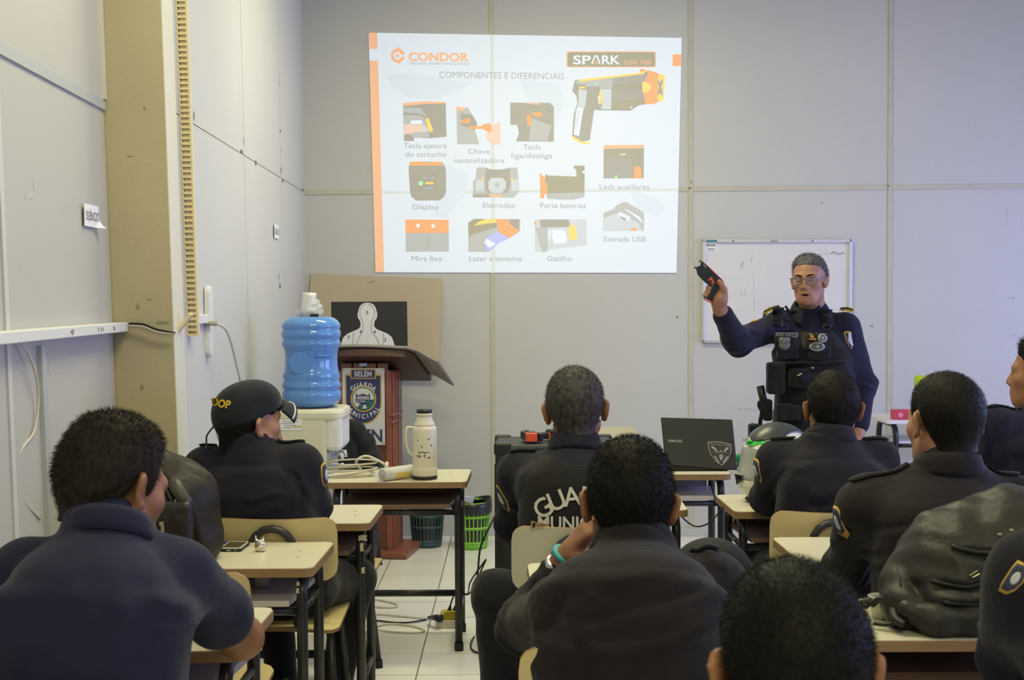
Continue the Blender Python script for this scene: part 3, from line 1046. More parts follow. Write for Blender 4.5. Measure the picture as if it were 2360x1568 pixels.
tline([(hx - 3, 701), (hx - 12, 706), (hx - 17, 716), (hx - 17, 726), (hx - 12, 738), (hx - 9, 748), (hx - 10, 764), (hx - 19, 780), (hx - 28, 804)])
tline([(hx + 3, 701), (hx + 12, 706), (hx + 17, 716), (hx + 17, 726), (hx + 12, 738), (hx + 9, 748), (hx + 10, 764), (hx + 22, 780), (hx + 33, 804)])
tline([(815, 766), (813, 805)])
tline([(884, 768), (884, 805)])
for ch, px, py in (('5', 846.5, 724), ('4', 831.5, 768.5), ('4', 864, 768.5), ('3', 803.5, 780.5), ('2', 888, 787)):
    tv, tf = text_verts(text_mesh(ch, .027, bold=.01))
    c0 = TP(px, py, .0034)
    to_world(MB().add([c0 + V((p.x, 0, p.y)) for p in tv], tf).build('zone_number', M_INK, tg), tg)
pc = MB()
a = [at(771, 794, 7.42), at(772, 807, 7.42), at(802, 806, 7.42)]
pc.add([p for p in a] + [p + V((0, .004, 0)) for p in a], [(0, 1, 2), (5, 4, 3), (0, 3, 4, 1), (1, 4, 5, 2), (2, 5, 3, 0)])
tag(pc.build('paper_scrap', M_PAPER), 'pale paper corner sticking up at the lectern edge beside the water bottle', 'paper')
# ------------------------------------------------------------------ organic shapes: blended distance field, meshed by surface nets
class Field:
    def __init__(self, lo, hi, h):
        self.h = h
        self.lo = np.array(lo, np.float32)
        n = np.ceil((np.array(hi) - np.array(lo)) / h).astype(int) + 1
        self.n = n
        self.ax = [self.lo[i] + h * np.arange(n[i], dtype=np.float32) for i in range(3)]
        self.F = np.full(n, 0.5, np.float32)
        self.frame()

    def frame(self, M=None, s=1.0):
        self.M = M if M is not None else Matrix.Identity(4)
        self.s = s
        self.Mi = self.M.inverted()

    def _block(self, pts, pad):
        """pts local; returns slices and local coordinate arrays"""
        P = np.array([tuple(p) for p in pts])
        a_, b_ = P.min(0), P.max(0)
        cs = [V((x, y, z)) for x in (a_[0], b_[0]) for y in (a_[1], b_[1]) for z in (a_[2], b_[2])]
        w = np.array([tuple(self.M @ (p * self.s)) for p in cs])
        pad = pad * self.s
        lo, hi = w.min(0) - pad, w.max(0) + pad
        sl, ax = [], []
        for i in range(3):
            a = int(max(0, math.floor((lo[i] - self.lo[i]) / self.h)))
            b = int(min(self.n[i], math.ceil((hi[i] - self.lo[i]) / self.h) + 1))
            if b <= a:
                return None
            sl.append(slice(a, b))
            ax.append(self.ax[i][a:b])
        X, Y, Z = np.meshgrid(*ax, indexing='ij', sparse=True)
        m = np.array(self.Mi, np.float32)
        out = []
        for i in range(3):
            out.append((m[i, 0] * X + m[i, 1] * Y + m[i, 2] * Z + m[i, 3]) / self.s)
        return tuple(sl), out

    def _put(self, sl, d, k, op):
        k = max(k, 1e-5) * self.s
        d = d * self.s
        a = self.F[sl]
        if op == 'add':
            h = np.clip(.5 + .5 * (a - d) / k, 0, 1)
            self.F[sl] = a * (1 - h) + d * h - k * h * (1 - h)
        else:
            d = -d
            h = np.clip(.5 - .5 * (a - d) / k, 0, 1)
            self.F[sl] = a * (1 - h) + d * h + k * h * (1 - h)

    def cone(self, a, b, ra, rb=None, k=.02, op='add', sc=(1, 1, 1)):
        rb = ra if rb is None else rb
        r = self._block([a, b], max(ra, rb) + 2.5 * k + .02)
        if r is None:
            return self
        sl, (x, y, z) = r
        ba = V(b) - V(a)
        L2 = max(ba.length_squared, 1e-9)
        px, py, pz = x - a[0], y - a[1], z - a[2]
        t = np.clip((px * ba[0] + py * ba[1] + pz * ba[2]) / L2, 0, 1)
        d = np.sqrt((px - ba[0] * t) ** 2 + (py - ba[1] * t) ** 2 + (pz - ba[2] * t) ** 2) - (ra + (rb - ra) * t)
        self._put(sl, d, k, op)
        return self

    def chain(self, pts, rs, k=.015):
        for i in range(len(pts) - 1):
            self.cone(pts[i], pts[i + 1], rs[i], rs[i + 1], k)
        return self

    def ell(self, c, r, R=None, k=.02, op='add'):
        m = max(r)
        q = self._block([V(c) - V((m, m, m)), V(c) + V((m, m, m))], 2.5 * k + .01)
        if q is None:
            return self
        sl, (x, y, z) = q
        px, py, pz = x - c[0], y - c[1], z - c[2]
        if R is not None:
            Q = np.array(R.transposed(), np.float32)
            px, py, pz = (Q[0, 0] * px + Q[0, 1] * py + Q[0, 2] * pz, Q[1, 0] * px + Q[1, 1] * py + Q[1, 2] * pz, Q[2, 0] * px + Q[2, 1] * py + Q[2, 2] * pz)
        k0 = np.sqrt((px / r[0]) ** 2 + (py / r[1]) ** 2 + (pz / r[2]) ** 2)
        k1 = np.sqrt((px / r[0] ** 2) ** 2 + (py / r[1] ** 2) ** 2 + (pz / r[2] ** 2) ** 2)
        d = k0 * (k0 - 1) / np.maximum(k1, 1e-4)
        self._put(sl, d, k, op)
        return self

    def box(self, c, s, r=.01, R=None, k=.01, op='add'):
        m = max(s)
        q = self._block([V(c) - V((m, m, m)), V(c) + V((m, m, m))], 2.5 * k + .01)
        if q is None:
            return self
        sl, (x, y, z) = q
        px, py, pz = x - c[0], y - c[1], z - c[2]
        if R is not None:
            Q = np.array(R.transposed(), np.float32)
            px, py, pz = (Q[0, 0] * px + Q[0, 1] * py + Q[0, 2] * pz, Q[1, 0] * px + Q[1, 1] * py + Q[1, 2] * pz, Q[2, 0] * px + Q[2, 1] * py + Q[2, 2] * pz)
        qx, qy, qz = np.abs(px) - s[0] / 2 + r, np.abs(py) - s[1] / 2 + r, np.abs(pz) - s[2] / 2 + r
        d = np.sqrt(np.maximum(qx, 0) ** 2 + np.maximum(qy, 0) ** 2 + np.maximum(qz, 0) ** 2) + np.minimum(np.maximum(np.maximum(qx, qy), qz), 0) - r
        self._put(sl, d, k, op)
        return self

    def loft(self, keys, k=.03, p=2.4, cut=None):
        """keys: (z, a, b, cx, cy) along local z"""
        K = np.array(keys, np.float32)
        m = float(max(K[:, 1].max(), K[:, 2].max())) + .02
        q = self._block([(-m, -m + K[:, 4].min(), K[0, 0]), (m, m + K[:, 4].max(), K[-1, 0])], 2.5 * k + .02)
        if q is None:
            return self
        sl, (x, y, z) = q
        zz = np.clip(z, K[0, 0], K[-1, 0])
        # smooth interpolation of the keys
        zt = np.linspace(K[0, 0], K[-1, 0], 64)
        tab = []
        for c in range(1, 5):
            v = np.interp(zt, K[:, 0], K[:, c])
            for _ in range(4):
                v[1:-1] = .25 * v[:-2] + .5 * v[1:-1] + .25 * v[2:]
            tab.append(np.interp(zz, zt, v).astype(np.float32))
        a, b, cx, cy = tab
        u, w = np.abs((x - cx) / a), np.abs((y - cy) / b)
        g = (u ** p + w ** p) ** (1.0 / p)
        d = (g - 1) * np.minimum(a, b)
        dz = np.abs(z - zz)
        d = np.where(dz > 0, np.sqrt(np.maximum(d, 0) ** 2 + dz ** 2) + np.minimum(d, 0) * (dz <= 0), d)
        self._put(sl, d.astype(np.float32), k, 'add')
        return self

    def fold(self, pts, amp, w, ymax=None):
        """ridge (amp>0) or crease (amp<0) along a world polyline, distance taken in the x-z plane"""
        M, s = self.M, self.s
        self.frame()
        pts = [V(p) for p in pts]
        q = self._block(pts, .0)
        lo = [min(p[i] for p in pts) - 2.6 * w for i in range(3)]
        hi = [max(p[i] for p in pts) + 2.6 * w for i in range(3)]
        lo[1], hi[1] = lo[1] - .5, (hi[1] + .5 if ymax is None else ymax)
        q = self._block([lo, hi], 0.0)
        if q is not None:
            sl, (x, y, z) = q
            D = None
            n = len(pts) - 1
            for i in range(n):
                ax, az, bx, bz = pts[i].x, pts[i].z, pts[i + 1].x, pts[i + 1].z
                dx, dz = bx - ax, bz - az
                t = np.clip(((x - ax) * dx + (z - az) * dz) / max(dx * dx + dz * dz, 1e-9), 0, 1)
                e = np.sqrt((x - ax - dx * t) ** 2 + (z - az - dz * t) ** 2)
                fade = 1.0
                if n >= 1:
                    tt = (i + t) / n
                    fade = np.clip(np.minimum(tt, 1 - tt) * 6 + .15, 0, 1)
                v = np.exp(-(e / w) ** 2) * fade
                D = v if D is None else np.maximum(D, v)
            self.F[sl] = self.F[sl] - (amp * D).astype(np.float32)
        self.M, self.s = M, s
        self.Mi = M.inverted()
        return self

    def ripple(self, amp, wl, seed=0):
        """soft irregular cloth undulation"""
        r = np.random.default_rng(seed)
        X, Y, Z = np.meshgrid(*self.ax, indexing='ij', sparse=True)
        acc = 0
        for i in range(5):
            d = r.normal(size=3)
            d /= np.linalg.norm(d)
            f = 2 * PI / (wl * r.uniform(.7, 1.6))
            acc = acc + np.sin((d[0] * X + d[1] * Y + d[2] * Z) * f + r.uniform(0, 6.28)) * r.uniform(.5, 1)
        self.F += (amp * acc / 2.5).astype(np.float32)
        return self

    def cut(self, fn):
        """remove where fn(x,y,z local)>0"""
        X, Y, Z = np.meshgrid(*self.ax, indexing='ij', sparse=True)
        m = np.array(self.Mi, np.float32)
        q = [(m[i, 0] * X + m[i, 1] * Y + m[i, 2] * Z + m[i, 3]) / self.s for i in range(3)]
        self.F = np.maximum(self.F, (fn(*q) * self.s).astype(np.float32))
        return self

    def arrays(self):
        f = self.F.copy()
        # keep the border outside so that the surface closes
        for i in range(3):
            sl = [slice(None)] * 3
            for e in (0, -1):
                sl[i] = e
                f[tuple(sl)] = np.maximum(f[tuple(sl)], 1e-3)
        ins = f < 0
        c = np.zeros(tuple(self.n - 1), np.int8)
        for dx in (0, 1):
            for dy in (0, 1):
                for dz in (0, 1):
                    c += ins[dx:self.n[0] - 1 + dx, dy:self.n[1] - 1 + dy, dz:self.n[2] - 1 + dz]
        act = (c > 0) & (c < 8)
        I, J, K = np.nonzero(act)
        idx = np.full(act.shape, -1, np.int64)
        idx[I, J, K] = np.arange(len(I))
        corner = {}
        for dx in (0, 1):
            for dy in (0, 1):
                for dz in (0, 1):
                    corner[(dx, dy, dz)] = f[I + dx, J + dy, K + dz]
        acc = np.zeros((len(I), 3))
        cnt = np.zeros(len(I))
        for p in corner:
            for a in range(3):
                if p[a] == 0:
                    q = list(p); q[a] = 1; q = tuple(q)
                    f1, f2 = corner[p], corner[q]
                    m = (f1 < 0) != (f2 < 0)
                    t = np.where(m, f1 / np.where(m, f1 - f2, 1), 0)
                    for e in range(3):
                        acc[:, e] += np.where(m, p[e] + (t if e == a else 0), 0)
                    cnt += m
        pos = acc / np.maximum(cnt, 1)[:, None] + np.stack([I, J, K], 1)
        verts = pos * self.h + self.lo
        quads = []
        n = self.n
        for a in range(3):
            b, c2 = (a + 1) % 3, (a + 2) % 3
            s1 = [slice(None)] * 3; s2 = [slice(None)] * 3
            s1[a] = slice(0, n[a] - 1); s2[a] = slice(1, n[a])
            A, B = ins[tuple(s1)], ins[tuple(s2)]
            ii = np.nonzero(A != B)
            ii = np.stack(ii, 1)
            ok = (ii[:, b] > 0) & (ii[:, c2] > 0) & (ii[:, b] < n[b] - 1) & (ii[:, c2] < n[c2] - 1)
            ii = ii[ok]
            fl = A[tuple(ii.T)]
            off = []
            for db, dc in ((-1, -1), (0, -1), (0, 0), (-1, 0)):
                q = ii.copy()
                q[:, b] += db
                q[:, c2] += dc
                off.append(idx[tuple(q.T)])
            qd = np.stack(off, 1)
            qd[~fl] = qd[~fl][:, ::-1]
            quads.append(qd)
        quads = np.concatenate(quads)
        quads = quads[(quads >= 0).all(1)]
        return verts.astype(np.float32), quads

    def build(self, name, m, parent=None, relax=1, world=True):
        v, q = self.arrays()
        for _ in range(relax):     # light smoothing
            acc = np.zeros_like(v); c = np.zeros(len(v))
            for i in range(4):
                a, b = q[:, i], q[:, (i + 1) % 4]
                np.add.at(acc, a, v[b]); np.add.at(c, a, 1)
                np.add.at(acc, b, v[a]); np.add.at(c, b, 1)
            v = .5 * v + .5 * acc / np.maximum(c, 1)[:, None]
        me = np_mesh(name, v, q)
        for mm in (m if isinstance(m, (list, tuple)) else [m]):
            me.materials.append(mm)
        o = bpy.data.objects.new(name, me)
        link(o, parent)
        if parent is not None and world:
            to_world(o, parent)
        return o


def np_mesh(name, v, q, sm=True):
    me = bpy.data.meshes.new(name)
    me.vertices.add(len(v))
    me.vertices.foreach_set('co', np.asarray(v, np.float32).ravel())
    k = q.shape[1]
    me.loops.add(len(q) * k)
    me.loops.foreach_set('vertex_index', q.astype(np.int32).ravel())
    me.polygons.add(len(q))
    me.polygons.foreach_set('loop_start', np.arange(0, len(q) * k, k, dtype=np.int32))
    me.polygons.foreach_set('loop_total', np.full(len(q), k, np.int32))
    me.polygons.foreach_set('use_smooth', np.full(len(q), sm))
    me.update(calc_edges=True)
    return me


def bvh_of(o):
    me = o.data
    return BVHTree.FromPolygons([v.co.copy() for v in me.vertices], [tuple(p.vertices) for p in me.polygons])


def project(vs, bvh, d, off, back=.6):
    """move points along d until they lie just in front of the surface"""
    d = V(d).normalized()
    out, hits = [], []
    for p in vs:
        p = V(p)
        h = bvh.ray_cast(p - d * back, d, back * 2.2)
        hits.append(h[0])
    ts = [(h - p).dot(d) for h, p in zip(hits, vs) if h is not None]
    med = sorted(ts)[len(ts) // 2] if ts else 0
    for h, p in zip(hits, vs):
        t = (h - p).dot(d) if h is not None else med
        if abs(t - med) > .09:
            t = med
        out.append(V(p) + d * (t - off))
    return out


def decal(poly, bvh, d, off, m, name, parent, th=.002, sub=0):
    """a closed outline laid on a surface as a thin plate; poly = world points"""
    c = V((0, 0, 0))
    for p in poly:
        c += V(p)
    c /= len(poly)
    rings = [[V(p) for p in poly]]
    for k in (.66, .33):
        rings.append([c + (V(p) - c) * k for p in poly])
    n = len(poly)
    vs = [p for r in rings for p in r] + [c]
    fs = []
    for r in range(2):
        for i in range(n):
            j = (i + 1) % n
            fs.append((r * n + i, r * n + j, (r + 1) * n + j, (r + 1) * n + i))
    fs += [(2 * n + i, 2 * n + (i + 1) % n, 3 * n) for i in range(n)]
    vs = project(vs, bvh, d, off)
    o = MB().add(vs, fs).build(name, m, parent, sm=True)
    if parent is not None:
        to_world(o, parent)
    s = o.modifiers.new('s', 'SOLIDIFY'); s.thickness = th; s.offset = 0
    return o


def line_decal(pts, bvh, d, off, r, m, name, parent, closed=False):
    vs = project([V(p) for p in pts], bvh, d, off)
    o = MB().tube(vs, r, n=5, closed=closed).build(name, m, parent, sm=True)
    return to_world(o, parent)


def text_decal(s, origin, size, right, up, bvh, d, off, m, name, parent, bold=0.0, sx=1.0, arc=None, align='CENTER'):
    mb = MB()
    if arc is None:
        tv, tf = text_verts(text_mesh(s, size, bold, align))
        vs = [V(origin) + V(right) * (p.x * sx) + V(up) * p.y for p in tv]
        mb.add(project(vs, bvh, d, off), tf)
    else:
        r, a0, a1 = arc
        for i, ch in enumerate(s):
            a = math.radians(a0 + (a1 - a0) * i / max(1, len(s) - 1))
            tv, tf = text_verts(text_mesh(ch, size, bold))
            ca, sa = math.cos(a - PI / 2), math.sin(a - PI / 2)
            vs = []
            for p in tv:
                x, y = p.x * sx, p.y
                vs.append(V(origin) + V(right) * (r * math.cos(a) + x * ca - y * sa) + V(up) * (r * math.sin(a) + x * sa + y * ca))
            mb.add(project(vs, bvh, d, off), tf)
    o = mb.build(name, m, parent)
    return to_world(o, parent)
# ------------------------------------------------------------------ people
def skin_mat(name, c):
    return mat(name, c, 0.5, var=.25, var_scale=14, bump=.06, bump_scale=160, spec=.35)


M_SKIN = skin_mat('skin_brown', (0.30, 0.140, 0.075, 1))
M_SKIN_T = skin_mat('skin_tan', (0.40, 0.205, 0.125, 1))
M_SKIN_D = skin_mat('skin_dark', (0.20, 0.085, 0.042, 1))
M_LIP = mat('lip', (0.27, 0.115, 0.085, 1), 0.45)
M_MOUTH = mat('mouth_inside', (0.04, 0.012, 0.012, 1), 0.6)


def cloth(name, c, sheen=.15, bump=.25):
    return mat(name, c, 0.85, var=.35, var_scale=26, bump=bump, bump_scale=48, sheen=sheen, spec=.2)


M_UNI = cloth('uniform_navy', (0.0135, 0.0120, 0.0205, 1), sheen=.07)
M_UNI_P = cloth('uniform_blue', (0.0125, 0.0120, 0.0285, 1), sheen=.07)
M_UNI_K = cloth('uniform_charcoal', (0.0155, 0.0130, 0.0160, 1), sheen=.07)
M_POLO = cloth('polo_blue', (0.0165, 0.0170, 0.048, 1), bump=.12, sheen=.08)
M_VEST = cloth('vest_black', (0.013, 0.012, 0.0125, 1), sheen=.08, bump=.12)
M_TROUS = cloth('trousers_dark', (0.012, 0.0115, 0.017, 1))
M_SHOE = mat('shoe_black', (0.012, 0.012, 0.012, 1), 0.35)


def hair_mat(name, c, grey=0.0, gc=(.30, .30, .30, 1)):
    return mat(name, c, 0.55, var=grey, var_scale=95, var_color=gc, bump=.3, bump_scale=190, spec=.16, stretch=(1, 1, .45), detail=6)


M_HAIR_B = hair_mat('hair_black', (0.0075, 0.0062, 0.0055, 1), .25, (.020, .016, .013, 1))
M_HAIR_K = hair_mat('hair_jet', (0.0045, 0.004, 0.0035, 1), .2, (.010, .009, .008, 1))
M_HAIR_BR = hair_mat('hair_brown', (0.018, 0.013, 0.010, 1), .35, (.055, .042, .032, 1))
M_HAIR_G = hair_mat('hair_greying', (0.030, 0.026, 0.025, 1), .55, (.15, .14, .135, 1))
M_HAIR_S = hair_mat('hair_silver', (0.045, 0.042, 0.045, 1), .75, (.22, .22, .23, 1))


def head_matrix(pos, yaw=0.0, pitch=0.0, roll=0.0):
    """yaw 0 looks along +y, positive turns to the right in the picture; pitch>0 looks down"""
    return Matrix.Translation(V(pos)) @ Matrix.Rotation(math.radians(-yaw), 4, 'Z') @ Matrix.Rotation(math.radians(-pitch), 4, 'X') @ Matrix.Rotation(math.radians(roll), 4, 'Y')


def head_prims(F, M, hs, face=True, ears=True, ear=1.0):
    F.frame(M, hs)
    F.ell((0, -.012, .040), (.0765, .0985, .086), k=.02)          # skull
    F.ell((0, -.045, .020), (.070, .062, .070), k=.03)            # occiput
    F.ell((0, .045, -.035), (.062, .052, .072), k=.035)           # face block
    F.ell((0, .058, -.085), (.036, .036, .028), k=.03)            # chin
    for s in (-1, 1):
        F.cone((s * .050, -.002, -.050), (s * .026, .066, -.092), .022, .018, k=.03)   # jaw
        F.ell((s * .044, .056, -.012), (.026, .026, .022), k=.025)                     # cheek
    if face:
        F.cone((-.040, .080, .030), (.040, .080, .030), .013, k=.02)                   # brow
        F.cone((0, .088, .018), (0, .106, -.022), .009, .013, k=.012)                  # nose
        for s in (-1, 1):
            F.ell((s * .0135, .097, -.027), (.009, .011, .008), k=.008)
            F.ell((s * .031, .098, .010), (.019, .013, .012), k=.012, op='sub')
            F.ell((s * .031, .0775, .010), (.0155, .0135, .0115), k=.006)              # lids over the eye
        F.ell((0, .082, -.058), (.030, .018, .022), k=.02)                             # muzzle
    if ears:
        for s in (-1, 1):
            Re = Matrix.Rotation(math.radians(s * 38), 3, 'Z') @ Matrix.Rotation(math.radians(-8), 3, 'X')
            c = V((s * .086, -.014, -.004))
            c.x -= s * .003 * (1 - ear) / .15
            F.ell(c, (.0078, .021 * ear, .034 * ear), Re, k=.007)
            F.ell(c + V((s * .004, -.002, .014 * ear)), (.0075, .0235 * ear, .020 * ear), Re, k=.006)
            F.ell(c + V((s * .007, .009, .002)), (.006, .011, .018), Re, k=.006, op='sub')
            F.ell(c + V((s * .001, .010, -.028 * ear)), (.008, .009 * ear, .009 * ear), Re, k=.008)
    F.frame()


HAIRLINE = ([-.20, -.112, -.085, -.055, -.032, -.018, .000, .012, .020, .030, .038, .055, .075, .2],
            [-.075, -.075, -.082, -.070, -.030, .018, .030, .020, -.020, -.015, .045, .068, .080, .085])


def make_hair(M, hs, m, parent, thick=.009, fade=.05, seed=1, top=0.0, blades=5000, blen=.011, h=.0045, line=HAIRLINE, nape=0.0, rough=.0014, name='hair', keep=None):
    c = M.translation
    F = Field(c - V((.17, .17, .17)), c + V((.17, .17, .19)), h)
    F.frame(M, hs)
    F.ell((0, -.012, .040), (.0765, .0985, .086), k=.02)
    F.ell((0, -.045, .020), (.070, .062, .070), k=.03)
    F.ell((0, .045, -.035), (.060, .050, .070), k=.035)
    F.cone((0, -.030, -.05), (0, -.052, -.16), .058, k=.03)
    X, Y, Z = np.meshgrid(*F.ax, indexing='ij', sparse=True)
    mi = np.array(F.Mi, np.float32)
    x, y, z = [(mi[i, 0] * X + mi[i, 1] * Y + mi[i, 2] * Z + mi[i, 3]) / hs for i in range(3)]
    zl = np.interp(y, line[0], line[1]).astype(np.float32) + np.where(y < -.04, nape, 0)
    q = np.clip((z - zl) / fade, 0, 1)
    off = .0015 + thick * q * q * (3 - 2 * q) + top * np.clip((z - .07) / .05, 0, 1)
    r = np.random.default_rng(seed)
    acc = 0
    for i in range(6):
        d = r.normal(size=3); d /= np.linalg.norm(d)
        f = r.uniform(160, 420)
        acc = acc + np.sin((d[0] * x + d[1] * y + d[2] * z * .5) * f + r.uniform(0, 6))
    off = off + rough * acc / 3 * q
    F.F = np.maximum(F.F - (off * hs).astype(np.float32), ((zl - z) * hs).astype(np.float32))
    if keep is not None:
        F.F = np.maximum(F.F, (keep(x, y, z) * hs).astype(np.float32))
    v, qd = F.arrays()
    # short strands standing on the hair surface
    if blades:
        p = v[qd]
        cen = p.mean(1)
        nrm = np.cross(p[:, 2] - p[:, 0], p[:, 3] - p[:, 1])
        nl = np.linalg.norm(nrm, axis=1)
        ok = nl > 1e-9
        loc = (np.array(M.inverted()) @ np.c_[cen, np.ones(len(cen))].T).T[:, :3] / hs
        zl2 = np.interp(loc[:, 1], line[0], line[1]) + np.where(loc[:, 1] < -.04, nape, 0)
        ok &= (loc[:, 2] - zl2) > .004
        ids = np.nonzero(ok)[0]
        pick = r.choice(ids, blades)
        nn = nrm[pick] / nl[pick][:, None]
        b0 = cen[pick] + r.normal(size=(blades, 3)) * .002
        rad = loc[pick] - np.array([0, -.03, .10])
        flow = np.array(M.to_3x3()) @ np.stack([rad[:, 0], rad[:, 1], rad[:, 2] - .02], 1).T
        flow = flow.T
        flow /= np.maximum(np.linalg.norm(flow, axis=1), 1e-6)[:, None]
        dirn = nn * .38 + flow * .75 + r.normal(size=(blades, 3)) * .30
        dirn /= np.linalg.norm(dirn, axis=1)[:, None]
        ln = (blen * r.uniform(.5, 1.3, blades) * np.clip((loc[pick][:, 2] - zl2[pick]) / .06, .25, 1))[:, None]
        side = np.cross(dirn, r.normal(size=(blades, 3)))
        side /= np.maximum(np.linalg.norm(side, axis=1), 1e-6)[:, None]
        w = .00055
        n0 = len(v)
        v = np.concatenate([v, b0 - side * w, b0 + side * w, b0 + dirn * ln, b0 + dirn * ln * .98 + side * w * .3]).astype(np.float32)
        i0 = np.arange(blades)
        qd = np.concatenate([qd, np.stack([n0 + i0, n0 + blades + i0, n0 + 3 * blades + i0, n0 + 2 * blades + i0], 1)])
    me = np_mesh(name, v, qd)
    me.materials.append(m)
    o = bpy.data.objects.new(name, me)
    link(o, parent)
    return to_world(o, parent)


def collar(parent, M, rx, ry, h, flare, m, gap=0.0, name='collar', tilt=.25, n=40, lean=.0):
    """folded shirt collar round the neck; local frame: y to the chest"""
    prof = [(0.0, -.03), (-.003, h * .5), (-.005, h), (.002, h * 1.03), (flare * .55, h * .45), (flare, -.012), (flare * 1.1, -.026)]
    vs, fs = [], []
    a0 = PI / 2 + gap
    span = 2 * PI - 2 * gap
    for i in range(n + 1):
        a = a0 + span * i / n
        ca, sa = math.cos(a), math.sin(a)
        drop = (sa + 1) * .5           # 1 at the front
        for r, z in prof:
            x, y = (rx + r) * ca, (ry + r) * sa
            vs.append(M @ V((x, y + lean * z, z * (1 - .25 * drop) - tilt * y)))
    k = len(prof)
    for i in range(n):
        for j in range(k - 1):
            fs.append((i * k + j, (i + 1) * k + j, (i + 1) * k + j + 1, i * k + j + 1))
    o = MB().add(vs, fs).build(name, m, parent, sm=True)
    s = o.modifiers.new('s', 'SOLIDIFY'); s.thickness = .003
    return to_world(o, parent)


def basis(hip, neck, rs, ls):
    z = (V(neck) - V(hip)).normalized()
    x = (V(rs) - V(ls))
    x = (x - z * x.dot(z)).normalized()
    y = z.cross(x)
    R = Matrix((x, y, z)).transposed()
    return Matrix.Translation(V(hip)) @ R.to_4x4()


def torso_keys(L, sw, g=1.0, bow=.02, inflate=0.0, belly=0.0):
    """sw = half shoulder width; g = girth"""
    k = [(-.10, .155, .115, 0, 0), (0.0, .165 * g, .125 * g, 0, 0), (.12 * L / .5, .155 * g, .115 * g, 0, -bow * .6 + belly * .5), (.25 * L / .5, .160 * g, .118 * g, 0, -bow + belly),
         (.36 * L / .5, .172 * g, .122 * g, 0, -bow), (.60 * L, sw * .97, .124 * g, 0, -bow), (.80 * L, sw * .99, .116 * g, 0, -bow * .7), (.90 * L, sw * .74, .094 * g, 0, -.010), (.975 * L, sw * .45, .075, 0, 0), (1.03 * L, .070, .064, 0, .004)]
    zs_ = .94 if inflate < 0 else 1.0
    return [(z * zs_ if z > 0 else z, a + inflate, b + inflate, cx, cy) for z, a, b, cx, cy in k]


def hand_prims(F, wrist, d, n, side, size=1.0, curl=.5, spread=.12, thumb=1.0):
    """palm with five fingers. d = direction of the fingers, n = back of the hand normal, side = towards the thumb"""
    d, n, side = V(d).normalized(), V(n).normalized(), V(side).normalized()
    s = size
    w = V(wrist)
    base = w + d * .095 * s
    F.cone(w, w + d * .03 * s, .026 * s, .027 * s, k=.012)
    for t in (-.028, -.010, .008, .024):
        F.cone(w + d * .02 * s + side * t * .5 * s, base + side * t * s, .018 * s, .0125 * s, k=.012)
    lens = {.024: .075, .008: .083, -.010: .078, -.028: .062}
    for t, L in lens.items():
        p = base + side * t * s
        dd = (d + side * t * spread * 8).normalized()
        ang = 0.0
        r = .0098
        for seg in (.46, .30, .24):
            ang += curl * (1.0 if seg > .4 else .9)
            q = (dd * math.cos(ang) - n * math.sin(ang)).normalized()
            p2 = p + q * (L * seg * s)
            F.cone(p, p2, r * s, r * .92 * s, k=.004)
            p = p2
            r *= .92
    p = w + d * .025 * s + side * .026 * s
    F.cone(w + d * .01 * s + side * .012 * s, p, .018 * s, .016 * s, k=.012)
    a = p + (d * .6 + side * .75 * thumb - n * .25).normalized() * .040 * s
    b = a + (d * .85 + side * .25 * thumb - n * .4).normalized() * .032 * s
    F.cone(p, a, .014 * s, .0115 * s, k=.006)
    F.cone(a, b, .0112 * s, .0098 * s, k=.004)
